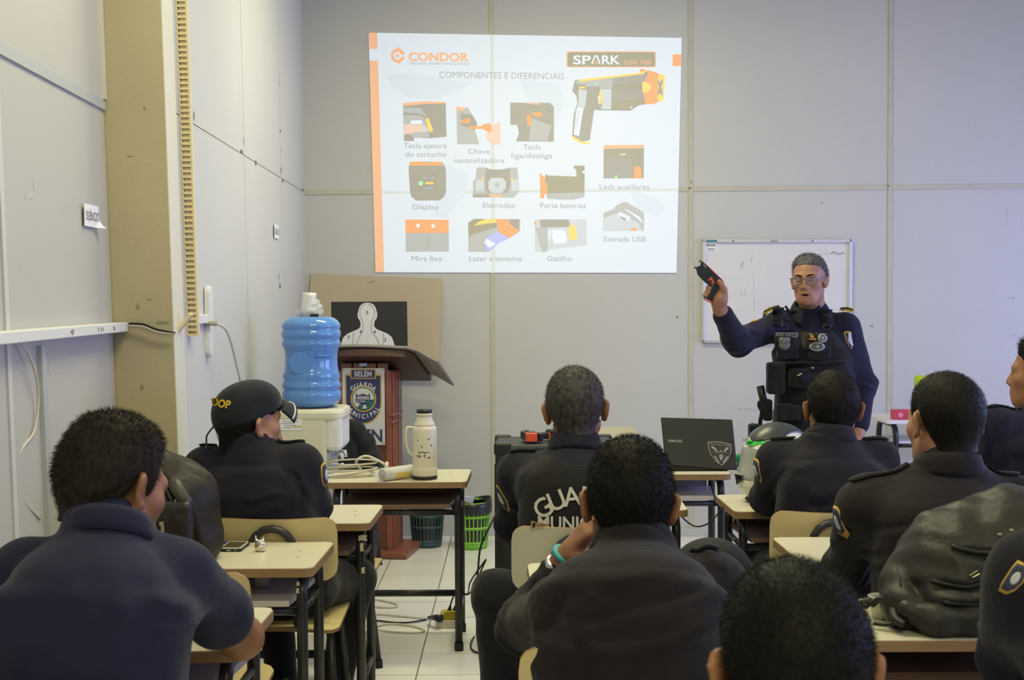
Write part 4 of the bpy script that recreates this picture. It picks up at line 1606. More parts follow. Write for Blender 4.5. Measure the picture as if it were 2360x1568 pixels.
def person(label, hip, neck, rs, ls, HM, hs=1.0, skin=M_SKIN, shirt=M_UNI, trousers=M_TROUS, g=1.0, bow=.02, arms=(), legs=(), folds=(), short=False,
           h=.0065, ripple=(.0016, .09), seed=0, face=True, armr=1.0, sw=None, belly=0.0, hem=True, hands_h=None, pad=.14, ear=1.0, fold_amp=1.0, neck_r=.056, extra=None, name='person', group=None):
    hip, neck, rs, ls = V(hip), V(neck), V(rs), V(ls)
    root = empty(name, (hip.x, hip.y, 0), 0, label, 'person', group)
    T = basis(hip, neck, rs, ls)
    L = (neck - hip).length
    sw = sw or (rs - ls).length / 2
    pts = [hip, neck, rs, ls, HM.translation]
    for a in arms:
        pts += [V(p) for p in a['p']]
    lo = [min(p[i] for p in pts) - pad for i in range(3)]
    hi = [max(p[i] for p in pts) + pad for i in range(3)]
    hi[2] = HM.translation.z + .17
    lo[1] = min(lo[1], min(hip.y, neck.y) - .30)
    hi[1] = max(hi[1], max(hip.y, neck.y) + .26)
    lo[0], hi[0] = min(lo[0], hip.x - .32), max(hi[0], hip.x + .32)
    # ---- body: head, neck, trunk, arms, hands as one surface
    B = Field(lo, hi, h)
    B.frame(T)
    B.loft(torso_keys(L, sw, g, bow, -.026, belly), k=.03)
    B.frame()
    nk = HM @ (V((0, -.030, -.055)) * hs)
    B.cone(neck + (nk - neck) * -.15, nk, neck_r * 1.08, neck_r, k=.03)
    head_prims(B, HM, hs, face, ear=ear)
    for a in arms:
        s, e, w = [V(p) for p in a['p'][:3]]
        B.cone(s, e, .042 * armr if not short else .046 * armr, .040 * armr, k=.025)
        B.cone(e, e + (w - e) * .35, .041 * armr, .041 * armr, k=.02)
        B.cone(e + (w - e) * .3, w, .041 * armr, .027 * armr, k=.02)
        if a.get('hand'):
            hd = a['hand']
            hand_prims(B, w, hd['d'], hd['n'], hd['side'], hd.get('size', 1.0), hd.get('curl', .5), hd.get('spread', .1), hd.get('thumb', 1.0))
    if extra:
        extra(B)
    body = B.build('body', skin, root)
    # ---- shirt
    S = Field(lo, [hi[0], hi[1], max(neck.z, rs.z, ls.z, max(p.z for p in pts[5:]) if len(pts) > 5 else 0) + .12], h)
    S.frame(T)
    S.loft(torso_keys(L, sw, g, bow, 0.0, belly), k=.03)
    S.frame()
    for s_ in (rs, ls):
        S.cone(neck + (s_ - neck) * .12 + V((0, 0, -.035)), s_ + (neck - s_) * .12, .052, .052, k=.05)
    S.cone(neck + V((0, 0, -.02)), neck + (nk - neck) * .30, neck_r * 1.1 + .014, neck_r + .010, k=.035)
    for a in arms:
        s, e, w = [V(p) for p in a['p'][:3]]
        if short:
            m = s + (e - s) * .60
            S.cone(s, m, .062 * armr, .062 * armr, k=.05)
            S.cone(m - (m - s).normalized() * .02, m, .0635 * armr, .0635 * armr, k=.008)
        else:
            S.cone(s, e, .060 * armr, .053 * armr, k=.06)
            w = w - (w - e).normalized() * (.048 if a.get('cuff', True) else 0)
            S.cone(e, w, .053 * armr, .041 * armr, k=.025)
            S.cone(w - (w - e).normalized() * .035, w - (w - e).normalized() * .004, .0425 * armr, .0430 * armr, k=.004)
            r = random.Random(seed + 5)
            ed = (w - e).normalized()
            for t in (-.03, .0, .035):       # bunched cloth at the elbow
                c = e + ed * t
                S.ell(c + V((r.uniform(-.01, .01), -.012, r.uniform(-.01, .01))), (.054 * armr, .054 * armr, .014), ed.to_track_quat('Z', 'Y').to_matrix(), k=.018)
    if ripple:
        S.ripple(ripple[0], ripple[1], seed)
    rf = random.Random(seed * 13 + 1)
    Tr = T.to_3x3()
    for k_ in range(16):      # drag lines from the armpits and across the back
        sd = 1 if k_ % 2 else -1
        u0, v0 = sd * sw * rf.uniform(.55, .95), L * rf.uniform(.15, .75)
        a_ = hip + Tr @ V((u0, -.1, v0))
        b_ = hip + Tr @ V((u0 - sd * sw * rf.uniform(.4, .9), -.1, v0 + L * rf.uniform(-.16, .10)))
        m_ = (a_ + b_) / 2 + V((0, 0, rf.uniform(-.02, .02)))
        S.fold([a_, m_, b_], rf.choice((-1, 1)) * rf.uniform(.0018, .0042) * fold_amp, rf.uniform(.007, .016))
    for f in folds:
        S.fold(f[0], f[1], f[2], f[3] if len(f) > 3 else None)
    if hem:
        z0 = hip.z - .09
        S.frame()
        S.cut(lambda x, y, z: np.where((np.abs(x - hip.x) < .3) & (np.abs(y - hip.y) < .3), z0 - z, -1.0))
    so = S.build('shirt', shirt, root)
    # ---- trousers
    if legs:
        pl = [hip] + [V(p) for l in legs for p in l]
        lo2 = [min(p[i] for p in pl) - .2 for i in range(3)]
        hi2 = [max(p[i] for p in pl) + .2 for i in range(3)]
        lo2[2] = -.01
        hi2[2] = hip.z + .14
        Q = Field(lo2, hi2, .010)
        Q.frame()
        Q.ell(hip + V((0, 0, -.02)), (.165 * g, .14 * g, .11), k=.04)
        for k_, l in enumerate(legs):
            a, b, c = [V(p) for p in l]
            Q.cone(a, b, .090, .068, k=.04)
            Q.cone(b, c, .066, .054, k=.03)
            Q.ell(b + V((0, 0, .01)), (.066, .066, .066), k=.03)
        Q.ripple(.003, .08, seed + 3)
        Q.cut(lambda x, y, z: .045 - z)
        Q.build('trousers', trousers, root)
        for l in legs:
            c = V(l[2])
            kd = V((l[1][0] - l[0][0], l[1][1] - l[0][1], 0))
            kd = kd.normalized() if kd.length > .05 else V((0, -1, 0))
            Sh = Field(c - V((.25, .25, .15)), c + V((.25, .25, .12)), .008)
            f0 = V((c.x, c.y, .045)) - kd * .04
            Sh.cone(f0, f0 + kd * .20, .042, .036, k=.03)
            Sh.cone(f0, f0 + V((0, 0, .05)), .043, .046, k=.03)
            Sh.cut(lambda x, y, z: .004 - z)
            Sh.build('shoe', M_SHOE, root)
    return root, body, so, T


def seat_legs(hip, spread=.11, knee_y=.40, z=.50):
    hip = V(hip)
    return [[hip + V((s * .08, .02, -.02)), V((hip.x + s * spread, hip.y + knee_y, z)), V((hip.x + s * (spread + .01), hip.y + knee_y + .02, .08))] for s in (-1, 1)]


def epaulette(root, bvh, a, b, w, m, name='epaulette', d=(0, 0, -1), off=.004, th=.006):
    a, b = V(a), V(b)
    ax = (b - a)
    sd = ax.cross(V((0, 0, 1))).normalized() * w / 2
    n = 8
    vs = []
    for i in range(n + 1):
        p = a + ax * i / n
        vs += [p - sd * (1 if i < n else .6), p, p + sd * (1 if i < n else .6)]
    vs = project([v + V((0, 0, .1)) for v in vs], bvh, d, off, back=.2)
    fs = []
    for i in range(n):
        for j in range(2):
            k = i * 3 + j
            fs.append((k, k + 1, k + 4, k + 3))
    o = MB().add(vs, fs).build(name, m, root, sm=True)
    s = o.modifiers.new('s', 'SOLIDIFY'); s.thickness = th; s.offset = 1
    return to_world(o, root)


def shield(c, w, h, right, up):
    o = [(-.5, .42), (-.25, .5), (.25, .5), (.5, .42), (.5, -.05), (.32, -.34), (0, -.5), (-.32, -.34), (-.5, -.05)]
    return [V(c) + V(right) * x * w + V(up) * y * h for x, y in o]


M_PATCHB = mat('patch_gold', (.55, .33, .05, 1), .6)
M_PATCH = mat('patch_navy', (.03, .035, .08, 1), .7)
M_PATCHW = mat('patch_white', (.50, .52, .58, 1), .6)
M_DARKTAB = cloth('tab_dark', (0.013, 0.012, 0.018, 1))


def arm_patch(root, so, c, right, up, d, w=.07, h=.085):
    bv = bvh_of(so)
    decal(shield(c, w, h, right, up), bv, d, .002, M_PATCHB, 'sleeve_patch_border', root)
    decal(shield(c, w * .84, h * .86, right, up), bv, d, .0035, M_PATCH, 'sleeve_patch', root)
    decal([V(c) + V(right) * .2 * w * math.cos(a) + V(up) * .22 * h * math.sin(a) for a in np.linspace(0, 2 * PI, 12, endpoint=False)], bv, d, .005, M_PATCHW, 'sleeve_patch_disc', root)


def pxs(Y, *pts):
    return [at(x, y, Y) for x, y in pts]


# ---- man in the blue polo (front left)
HM = head_matrix(at(262, 1128, 2.64), 32, 20, -3)
hip = V((-.80, 2.42, .55)); neck = at(245, 1215, 2.56)
R_sh, R_el = at(418, 1330, 2.58), at(556, 1470, 2.82)
R_wr = at(430, 1438, 3.04)
L_sh = at(55, 1330, 2.58)
F1 = [(pxs(2.5, (150, 1240), (250, 1330), (330, 1420)), .004, .02), (pxs(2.5, (330, 1330), (380, 1420), (420, 1440)), .006, .018), (pxs(2.5, (380, 1300), (430, 1360), (470, 1380)), .006, .014),
      (pxs(2.5, (400, 1390), (440, 1420), (480, 1425)), .006, .012), (pxs(2.5, (60, 1400), (180, 1480), (300, 1500)), .004, .03), (pxs(2.5, (375, 1300), (372, 1400), (365, 1500)), -.006, .012),
      (pxs(2.5, (230, 1210), (290, 1225), (330, 1240)), .004, .010)]
p1, b1, s1, T1 = person('man in a blue polo shirt leaning on his desk beside the cream wall', hip, neck, R_sh, L_sh, HM, 1.05, M_SKIN, M_POLO, g=1.18, bow=.05, armr=1.12, short=True, seed=1, folds=F1,
                        arms=[dict(p=(R_sh, R_el, R_wr), hand=dict(d=V((-1, .25, 0)), n=V((0, 0, 1)), side=V((.2, 1, 0)), curl=.35)),
                              dict(p=(L_sh, at(20, 1470, 2.88), at(300, 1440, 3.10)), hand=dict(d=V((1, .1, -.05)), n=V((0, 0, 1)), side=V((0, 1, 0)), curl=.3))],
                        legs=seat_legs(hip))
make_hair(HM, 1.05, M_HAIR_BR, p1, thick=.009, top=.010, seed=3, blades=12000, blen=.010, rough=.0022)
collar(p1, Matrix.Translation(neck + V((.012, -.012, -.004))) @ T1.to_3x3().to_4x4(), .074, .068, .022, .010, M_POLO, tilt=.25)

# ---- woman in the cap
HM = head_matrix(at(574, 978, 4.27), 48, 2, 0)
hip = V((-.755, 4.27, .54)); neck = at(578, 1035, 4.24)
R_sh, R_el, R_wr = at(698, 1073, 4.24), at(724, 1165, 4.33), at(638, 1040, 4.40)
L_sh = at(468, 1083, 4.26)
F2 = [(pxs(4.2, (450, 1078), (540, 1070), (655, 1066)), -.004, .008), (pxs(4.2, (470, 1105), (560, 1085), (650, 1078)), .005, .014), (pxs(4.2, (655, 1070), (690, 1100), (700, 1140), (690, 1190)), -.008, .010),
      (pxs(4.2, (520, 1190), (600, 1175), (680, 1150)), .004, .015), (pxs(4.2, (690, 1085), (720, 1130), (725, 1160)), .004, .012), (pxs(4.2, (500, 1140), (590, 1130), (670, 1120)), .004, .016)]
p2, b2, s2, T2 = person('woman in navy uniform and dark cap resting her chin on her hand', hip, neck, R_sh, L_sh, HM, 1.0, M_SKIN_T, M_UNI, g=1.05, bow=.03, ear=.9, seed=2, folds=F2, armr=1.05,
                        arms=[dict(p=(R_sh, R_el, R_wr), hand=dict(d=V((-.12, .0, 1)), n=V((1, .2, .2)), side=V((-.2, -1, 0)), curl=.75, size=.95)),
                              dict(p=(L_sh, at(455, 1180, 4.36), at(540, 1170, 4.55)))],
                        legs=[[hip + V((.08, .02, -.02)), V((-.545, 4.52, .49)), V((-.62, 4.50, .08))], [hip + V((-.08, .02, -.02)), V((-.84, 4.60, .50)), V((-.82, 4.64, .08))]])
LW = ([-.2, -.11, -.08, -.05, -.03, -.015, .01, .03, .05, .2], [-.10, -.10, -.10, -.085, -.05, .0, .03, .035, .03, .05])
make_hair(HM, 1.0, M_HAIR_B, p2, thick=.005, seed=4, blades=2500, blen=.006, line=LW, keep=lambda x, y, z: z - (.037 + .36 * np.clip(y, -1, .10)))
bun = Field(at(510, 955, 4.3) - V((.09, .09, .09)), at(510, 955, 4.3) + V((.09, .09, .09)), .005)
bun.ell(at(511, 956, 4.3), (.030, .032, .034)).ell(at(526, 966, 4.3), (.030, .03, .034)).ripple(.0015, .02, 3)
bun.build('hair_bun', M_HAIR_B, p2)
# cap: crown, brim with white edging, rear strap, lettering
hs = 1.0
c = HM.translation
F = Field(c - V((.2, .2, .12)), c + V((.2, .2, .2)), .005)
F.frame(HM, hs)
F.ell((0, -.012, .042), (.0875, .1105, .097), k=.01).ell((0, -.045, .022), (.079, .072, .080), k=.03).ell((0, .035, .078), (.074, .066, .058), k=.04)
F.cut(lambda x, y, z: (.030 + .36 * np.clip(y, -1, .10)) - z)
capo = F.build('cap_crown', cloth('cap_navy', (.013, .013, .019, 1), bump=.08), p2)
capb = bvh_of(capo)
vs, fs = [], []
nb, mb_ = 16, 6
for j in range(mb_ + 1):
    for i in range(nb + 1):
        a = math.radians(-62 + 124 * i / nb)
        t = j / mb_
        r0x, r0y = .086 * math.sin(a), .052 + .050 * math.cos(a)
        ext = .062 * math.cos(a * .75)
        x, y = r0x * (1 + .12 * t), r0y + ext * t
        vs.append(HM @ V((x, y, .086 - .052 * (x / .085) ** 2 - .016 * t - .012 * t * t)))
for j in range(mb_):
    for i in range(nb):
        k = j * (nb + 1) + i
        fs.append((k, k + 1, k + nb + 2, k + nb + 1))
br = to_world(MB().add(vs, fs).build('cap_brim', MATS['cap_navy'], p2, sm=True), p2)
s = br.modifiers.new('s', 'SOLIDIFY'); s.thickness = .004
row = [V(vs[(mb_ - 1) * (nb + 1) + i]) + V((0, 0, .0035)) for i in range(nb + 1)]
to_world(MB().tube(row, .0028, n=5).build('brim_edging', mat('cap_white', (.6, .6, .62, 1), .6), br, sm=True), br)
to_world(MB().tube(bez([HM @ V((0, -.125, .0)), HM @ V((-.01, -.145, -.03)), HM @ V((-.005, -.150, -.055)), HM @ V((.02, -.165, -.075))], 4), .010, n=4, flat=(1, .3)).build('cap_strap', MATS['cap_navy'], p2), p2)
cc = at(522, 930, 4.27)
text_decal('DOP', cc + V((0, 0, -.004)), .034, V((.93, .0, -.10)), V((.15, 0, .98)), capb, (0, 1, 0), .002, mat('cap_yellow', (.62, .40, .02, 1), .6), 'cap_lettering', p2, bold=.03)
collar(p2, Matrix.Translation(at(572, 1032, 4.25)) @ T2.to_3x3().to_4x4(), .070, .064, .030, .012, M_UNI, tilt=.34)
bv = bvh_of(s2)
epaulette(p2, bv, at(640, 1020, 4.26), at(702, 1045, 4.26), .05, M_DARKTAB)
epaulette(p2, bv, at(500, 1035, 4.28), at(462, 1060, 4.28), .05, M_DARKTAB)
arm_patch(p2, s2, at(722, 1095, 4.25), V((.35, 1, 0)).normalized(), V((-.25, 0, 1)).normalized(), V((-1, .15, .0)))

# ---- man in the black vest (centre)
HM = head_matrix(at(1327, 946, 4.32), 4, 6, -4)
hip = V((.19, 4.16, .54)); neck = at(1325, 1040, 4.27)
R_sh, L_sh = at(1462, 1088, 4.30), at(1190, 1092, 4.30)
F3 = [(pxs(4.2, (1165, 1100), (1185, 1150), (1200, 1200)), -.004, .010), (pxs(4.2, (1170, 1180), (1200, 1190), (1215, 1200)), .005, .010)]
p3, b3, s3, T3 = person('greying man in a black vest lettered GUARDA MUNICIPAL seen from behind', hip, neck, R_sh, L_sh, HM, 1.07, M_SKIN, M_UNI, g=1.12, bow=.03, seed=3, folds=F3, armr=1.05,
                        arms=[dict(p=(L_sh, at(1185, 1215, 4.42), at(1235, 1225, 4.66)), hand=dict(d=V((.3, 1, 0)), n=V((0, 0, 1)), side=V((1, 0, 0)), curl=.3)),
                              dict(p=(R_sh, at(1480, 1200, 4.45), at(1430, 1215, 4.68)), hand=dict(d=V((-.3, 1, 0)), n=V((0, 0, 1)), side=V((-1, 0, 0)), curl=.3))],
                        legs=[[hip + V((-.08, .0, -.02)), V((-.055, 4.02, .545)), V((-.035, 4.04, .08))], [hip + V((.09, .02, -.02)), V((.33, 4.56, .50)), V((.33, 4.58, .08))]])
make_hair(HM, 1.07, M_HAIR_G, p3, thick=.007, seed=6, blades=10000, blen=.007)
collar(p3, Matrix.Translation(at(1325, 1036, 4.28)) @ T3.to_3x3().to_4x4(), .076, .070, .040, .016, M_UNI, tilt=.22)
F = Field(hip - V((.3, .3, .15)), neck + V((.3, .3, .12)), .006)
F.frame(T3)
L3 = (neck - hip).length
F.loft([(z, a - .018 if z > .7 * L3 else a + .003, b + .014, cx, cy) for z, a, b, cx, cy in torso_keys(L3, (R_sh - L_sh).length / 2, 1.12, .03, .004)], k=.02)
F.cut(lambda x, y, z: np.maximum(np.maximum(np.abs(x) - (.178 - .05 * np.clip((z - .30) / .2, 0, 1)), z - (L3 - .028 + np.abs(x) * .0)), (.085 - np.sqrt(x * x + (z - L3 - .02) ** 2)) * 1.0))
F.ripple(.0015, .12, 8)
vest = F.build('vest', M_VEST, p3)
bv = bvh_of(vest)
MV_TXT = mat('vest_lettering', (.50, .48, .43, 1), .7)
cx = at(1352, 1290, 4.15)
text_decal('GUARDA', at(1333, 1270, 4.15), .080, V((1, 0, 0)), V((0, 0, 1)), bv, (0, 1, 0), .003, MV_TXT, 'vest_lettering', p3, bold=.012, arc=(.162, 127, 53))
text_decal('MUNICIPAL', at(1333, 1206, 4.15), .056, V((1, 0, 0)), V((0, 0, 1)), bv, (0, 1, 0), .003, MV_TXT, 'vest_lettering', p3, bold=.02, sx=.92)
bv = bvh_of(s3)
epaulette(p3, bv, at(1235, 1048, 4.3), at(1175, 1072, 4.3), .05, M_UNI)
arm_patch(p3, s3, at(1150, 1150, 4.3), V((0, -1, 0)), V((0, 0, 1)), V((1, .25, 0)), .05, .09)

# ---- man resting his cheek on his hand
HM = head_matrix(at(1450, 1165, 2.86), 2, 10, 2)
hip = V((.23, 2.56, .55)); neck = at(1462, 1262, 2.78)
R_sh, L_sh = at(1650, 1350, 2.84), at(1285, 1405, 2.88)
L_el, L_wr = at(1205, 1448, 3.20), at(1300, 1290, 3.12)
F4 = [(pxs(2.7, (1310, 1395), (1450, 1340), (1660, 1300)), -.007, .008), (pxs(2.7, (1310, 1395), (1330, 1470), (1345, 1540)), -.008, .008), (pxs(2.7, (1330, 1440), (1400, 1445), (1500, 1420), (1640, 1370)), .009, .022),
      (pxs(2.7, (1370, 1490), (1470, 1450), (1600, 1428), (1660, 1430)), -.011, .020), (pxs(2.7, (1345, 1530), (1430, 1490), (1560, 1470)), .008, .026), (pxs(2.7, (1230, 1420), (1270, 1400), (1300, 1330)), -.006, .012),
      (pxs(2.7, (1180, 1480), (1250, 1510), (1330, 1530)), .008, .022), (pxs(2.7, (1240, 1440), (1300, 1440), (1320, 1480)), .006, .016), (pxs(2.7, (1350, 1300), (1420, 1290), (1520, 1270), (1600, 1260)), .005, .014),
      (pxs(2.7, (1270, 1480), (1300, 1440), (1312, 1400)), .006, .010), (pxs(2.7, (1640, 1260), (1660, 1310), (1700, 1330)), .006, .012)]
p4, b4, s4, T4 = person('man in charcoal uniform resting his cheek on a hand with a turquoise bracelet', hip, neck, R_sh, L_sh, HM, 1.06, M_SKIN, M_UNI_K, g=1.22, bow=.07, seed=4, folds=F4, armr=1.12, ripple=(.0022, .11),
                        arms=[dict(p=(L_sh, L_el, L_wr), hand=dict(d=V((.55, -.35, .75)), n=V((-.8, -.5, .3)), side=V((.2, -.9, -.3)), curl=.25, spread=.06)),
                              dict(p=(R_sh, at(1700, 1400, 3.10), at(1600, 1390, 3.35)), hand=dict(d=V((-.6, .6, 0)), n=V((0, 0, 1)), side=V((-.5, -.5, 0)), curl=.3))],
                        legs=seat_legs(hip))
make_hair(HM, 1.06, M_HAIR_B, p4, thick=.007, top=.006, seed=7, blades=12000, blen=.008)
collar(p4, Matrix.Translation(at(1462, 1268, 2.81)) @ T4.to_3x3().to_4x4(), .080, .074, .030, .016, M_UNI_K, tilt=.20)
d4 = (L_wr - L_el).normalized()
Rw = d4.to_track_quat('Z', 'Y').to_matrix().to_4x4()
to_world(MB().lathe([(.034, -.006), (.037, -.003), (.037, .004), (.034, .007)], 24, Matrix.Translation(L_wr + d4 * .012) @ Rw).build('bracelet', mat('turquoise', (.05, .35, .42, 1), .6), p4, sm=True), p4)
q = L_wr + d4 * .012 + V((.03, -.028, -.012))
to_world(MB().tube(bez([q, q + V((.012, -.006, -.006)), q + V((.018, -.008, -.022))], 4), .0028, n=5).build('bracelet_knot', MATS['turquoise'], p4), p4)
wt = MB().lathe([(.036, -.011), (.038, -.008), (.038, .008), (.036, .011)], 20, Matrix.Translation(L_wr - d4 * .026) @ Rw).build('watch_band', mat('steel', (.6, .6, .58, 1), .25, metal=.9), p4, sm=True)
to_world(wt, p4)
epaulette(p4, bvh_of(s4), at(1590, 1280, 2.85), at(1655, 1310, 2.85), .055, M_UNI_K)

# ---- closest man, only head and collar in frame
HM = head_matrix(at(1826, 1548, 1.52), 1, 8, 0)
hip = V((.42, 1.35, .54)); neck = at(1815, 1680, 1.47)
R_sh, L_sh = neck + V((.19, .02, -.08)), neck + V((-.19, .02, -.08))
p5, b5, s5, T5 = person('man with a dark cropped head closest to the camera at the bottom edge', hip, neck, R_sh, L_sh, HM, .98, M_SKIN, M_UNI_K, g=1.1, bow=.03, seed=5, face=False,
                        arms=[dict(p=(R_sh, R_sh + V((.05, .12, -.25)), R_sh + V((-.05, .34, -.22)))), dict(p=(L_sh, L_sh + V((-.05, .12, -.25)), L_sh + V((.05, .34, -.22))))])
make_hair(HM, .98, M_HAIR_K, p5, thick=.006, seed=9, blades=20000, blen=.0035, rough=.0008)
collar(p5, Matrix.Translation(neck + V((0, .01, .0))) @ T5.to_3x3().to_4x4(), .074, .070, .040, .014, M_UNI_K, tilt=.2)

# ---- officer behind the helmet desk
HM = head_matrix(at(1918, 944, 4.42), 3, 4, 0)
hip = V((1.03, 4.34, .54)); neck = at(1908, 1016, 4.36)
R_sh, L_sh = at(2030, 1062, 4.40), at(1785, 1062, 4.40)
L_el = at(1768, 1150, 4.55)
F6 = [(pxs(4.3, (1800, 1062), (1920, 1050), (2040, 1062)), -.004, .007), (pxs(4.3, (1820, 1080), (1850, 1068), (1870, 1062)), .005, .010), (pxs(4.3, (1815, 1070), (1795, 1110), (1790, 1170)), -.008, .010),
      (pxs(4.3, (1840, 1140), (1930, 1110), (2020, 1080)), .004, .018), (pxs(4.3, (1830, 1180), (1930, 1160), (2010, 1130)), .004, .016), (pxs(4.3, (1990, 1060), (2040, 1090), (2055, 1110)), .005, .010),
      (pxs(4.3, (1850, 1000), (1910, 1008), (1970, 1000)), .004, .012)]
p6, b6, s6, T6 = person('officer in navy uniform seated behind the helmet desk below the speaker', hip, neck, R_sh, L_sh, HM, 1.0, M_SKIN, M_UNI, g=1.08, bow=.03, seed=6, folds=F6,
                        arms=[dict(p=(L_sh, L_el, at(1850, 1160, 4.72)), hand=dict(d=V((.6, .6, 0)), n=V((0, 0, 1)), side=V((.6, -.6, 0)), curl=.3)), dict(p=(R_sh, at(2050, 1160, 4.5), at(1980, 1165, 4.7)))],
                        legs=seat_legs(hip))
make_hair(HM, 1.0, M_HAIR_B, p6, thick=.006, seed=10, blades=9000, blen=.005)
collar(p6, Matrix.Translation(at(1912, 1010, 4.37)) @ T6.to_3x3().to_4x4(), .072, .068, .030, .014, M_UNI, tilt=.22)
bv = bvh_of(s6)
epaulette(p6, bv, at(1990, 1000, 4.4), at(2045, 1030, 4.4), .05, M_DARKTAB)
epaulette(p6, bv, at(1830, 1000, 4.4), at(1775, 1030, 4.4), .05, M_DARKTAB)
arm_patch(p6, s6, at(1752, 1085, 4.4), V((.3, -1, 0)).normalized(), V((.15, 0, 1)).normalized(), V((1, .35, 0)), .055, .085)

# ---- man with the cropped head
HM = head_matrix(at(2176, 976, 3.44), -14, 8, 2)
hip = V((1.10, 3.40, .54)); neck = at(2188, 1078, 3.40)
R_sh, L_sh = at(2355, 1165, 3.42), at(1985, 1170, 3.42)
F7 = [(pxs(3.3, (1960, 1240), (2120, 1190), (2340, 1180)), -.005, .008), (pxs(3.3, (2010, 1130), (2100, 1090), (2230, 1080)), .004, .012), (pxs(3.3, (1990, 1215), (1980, 1270), (1960, 1330)), -.008, .010),
      (pxs(3.3, (2030, 1260), (2000, 1290), (1970, 1300)), .007, .010), (pxs(3.3, (2040, 1290), (2000, 1320), (1980, 1340)), .007, .010), (pxs(3.3, (1930, 1180), (1920, 1230), (1925, 1290)), .006, .012),
      (pxs(3.3, (2060, 1310), (2170, 1280), (2280, 1270)), .005, .020), (pxs(3.3, (2020, 1160), (2130, 1120), (2260, 1110)), .003, .016)]
p7, b7, s7, T7 = person('man with a cropped dark head and an earring wearing charcoal uniform', hip, neck, R_sh, L_sh, HM, 1.02, M_SKIN_T, M_UNI_K, g=1.2, bow=.05, seed=7, folds=F7, armr=1.1,
                        arms=[dict(p=(L_sh, at(1950, 1310, 3.60), at(2040, 1300, 3.82)), hand=dict(d=V((.5, .7, 0)), n=V((0, 0, 1)), side=V((.6, -.5, 0)), curl=.3)), dict(p=(R_sh, at(2380, 1310, 3.60), at(2290, 1310, 3.8)))],
                        legs=seat_legs(hip))
make_hair(HM, 1.02, M_HAIR_B, p7, thick=.005, seed=12, blades=12000, blen=.003, rough=.0006)
collar(p7, Matrix.Translation(at(2184, 1082, 3.40)) @ T7.to_3x3().to_4x4(), .078, .072, .034, .014, M_UNI_K, tilt=.22)
ep = HM @ (V((.085, -.004, -.045)) * 1.02)
to_world(MB().tube([ep + V((.008 * math.cos(a), 0, .011 * math.sin(a))) for a in np.linspace(0, 2 * PI, 14, endpoint=False)], .0016, n=5, closed=True).build('earring', mat('gold', (.7, .5, .12, 1), .3, metal=.8), p7, sm=True), p7)
bv = bvh_of(s7)
epaulette(p7, bv, at(2090, 1110, 3.42), at(1960, 1165, 3.42), .055, M_UNI_K)
epaulette(p7, bv, at(2270, 1100, 3.42), at(2345, 1140, 3.42), .055, M_UNI_K)
arm_patch(p7, s7, at(1935, 1205, 3.42), V((.2, -1, 0)).normalized(), V((.2, 0, 1)).normalized(), V((1, .3, 0)), .05, .09)

# ---- half hidden officer at the right edge
HM = head_matrix(at(2398, 868, 4.72), -58, 0, 0)
hip = V((1.93, 4.58, .54)); neck = at(2408, 955, 4.66)
R_sh, L_sh = at(2530, 1000, 4.75), at(2290, 985, 4.62)
F8 = [(pxs(4.5, (2300, 960), (2310, 1020), (2300, 1100)), -.006, .010), (pxs(4.5, (2320, 980), (2340, 960), (2360, 950)), .004, .010)]
p8, b8, s8, T8 = person('half hidden officer in navy uniform at the picture edge by the white table', hip, neck, R_sh, L_sh, HM, 1.0, M_SKIN, M_UNI_P, g=1.1, bow=.02, seed=8, folds=F8,
                        arms=[dict(p=(L_sh, at(2275, 1110, 4.72), at(2300, 1120, 4.95))), dict(p=(R_sh, R_sh + V((.05, .10, -.26)), R_sh + V((-.05, .32, -.26))))], legs=seat_legs(hip))
make_hair(HM, 1.0, M_HAIR_B, p8, thick=.012, top=.008, seed=14, blades=5000, blen=.02)
collar(p8, Matrix.Translation(neck + V((0, .01, .0))) @ T8.to_3x3().to_4x4(), .072, .068, .034, .014, M_UNI_P, tilt=.2)
epaulette(p8, bvh_of(s8), at(2345, 920, 4.66), at(2275, 945, 4.62), .05, M_DARKTAB)

# ---- person whose sleeve enters the corner
HM = head_matrix(at(2560, 1010, 2.2), 5, 0, 0)
hip = V((1.05, 2.05, .54)); neck = at(2545, 1180, 2.12)
R_sh, L_sh = neck + V((.19, .02, -.09)), at(2375, 1335, 2.14)
F9 = [(pxs(2.1, (2300, 1330), (2310, 1400), (2330, 1480)), .006, .016), (pxs(2.1, (2290, 1480), (2330, 1500), (2360, 1500)), .008, .012)]
p9, b9, s9, T9 = person('person in navy uniform whose patched sleeve enters the bottom corner', hip, neck, R_sh, L_sh, HM, 1.0, M_SKIN, M_UNI, g=1.1, seed=9, folds=F9, armr=1.15, face=False,
                        arms=[dict(p=(L_sh, at(2345, 1520, 2.28), at(2420, 1540, 2.50))), dict(p=(R_sh, R_sh + V((.04, .12, -.26)), R_sh + V((-.05, .32, -.24))))], legs=seat_legs(hip))
make_hair(HM, 1.0, M_HAIR_B, p9, thick=.008, seed=15, blades=2000, blen=.008)
bv = bvh_of(s9)
arm_patch(p9, s9, at(2336, 1338, 2.1), V((.55, .1, .8)).normalized(), V((.8, 0, -.55)).normalized() * -1, V((.25, 1, -.35)), .055, .028)
# ---- the standing speaker
SY = 6.150
M_SKIN_S = skin_mat('skin_warm', (0.35, 0.175, 0.105, 1))
HM = head_matrix(at(1864, 650, SY), 205, 3, 2)
HS = .915
hip = at(1874, 985, 6.200); neck = at(1874, 732, 6.230)
R_sh, L_sh = at(1792, 752, 6.200), at(1950, 757, 6.200)
R_el, R_wr = at(1700, 788, 6.040), at(1659, 712, 5.870)
L_el, L_wr = at(1990, 888, 6.240), at(1978, 1000, 6.100)
HYP = 5.840     # plane of the raised hand
hz = lambda x, y, dy=0.0: at(x, y, HYP + dy)


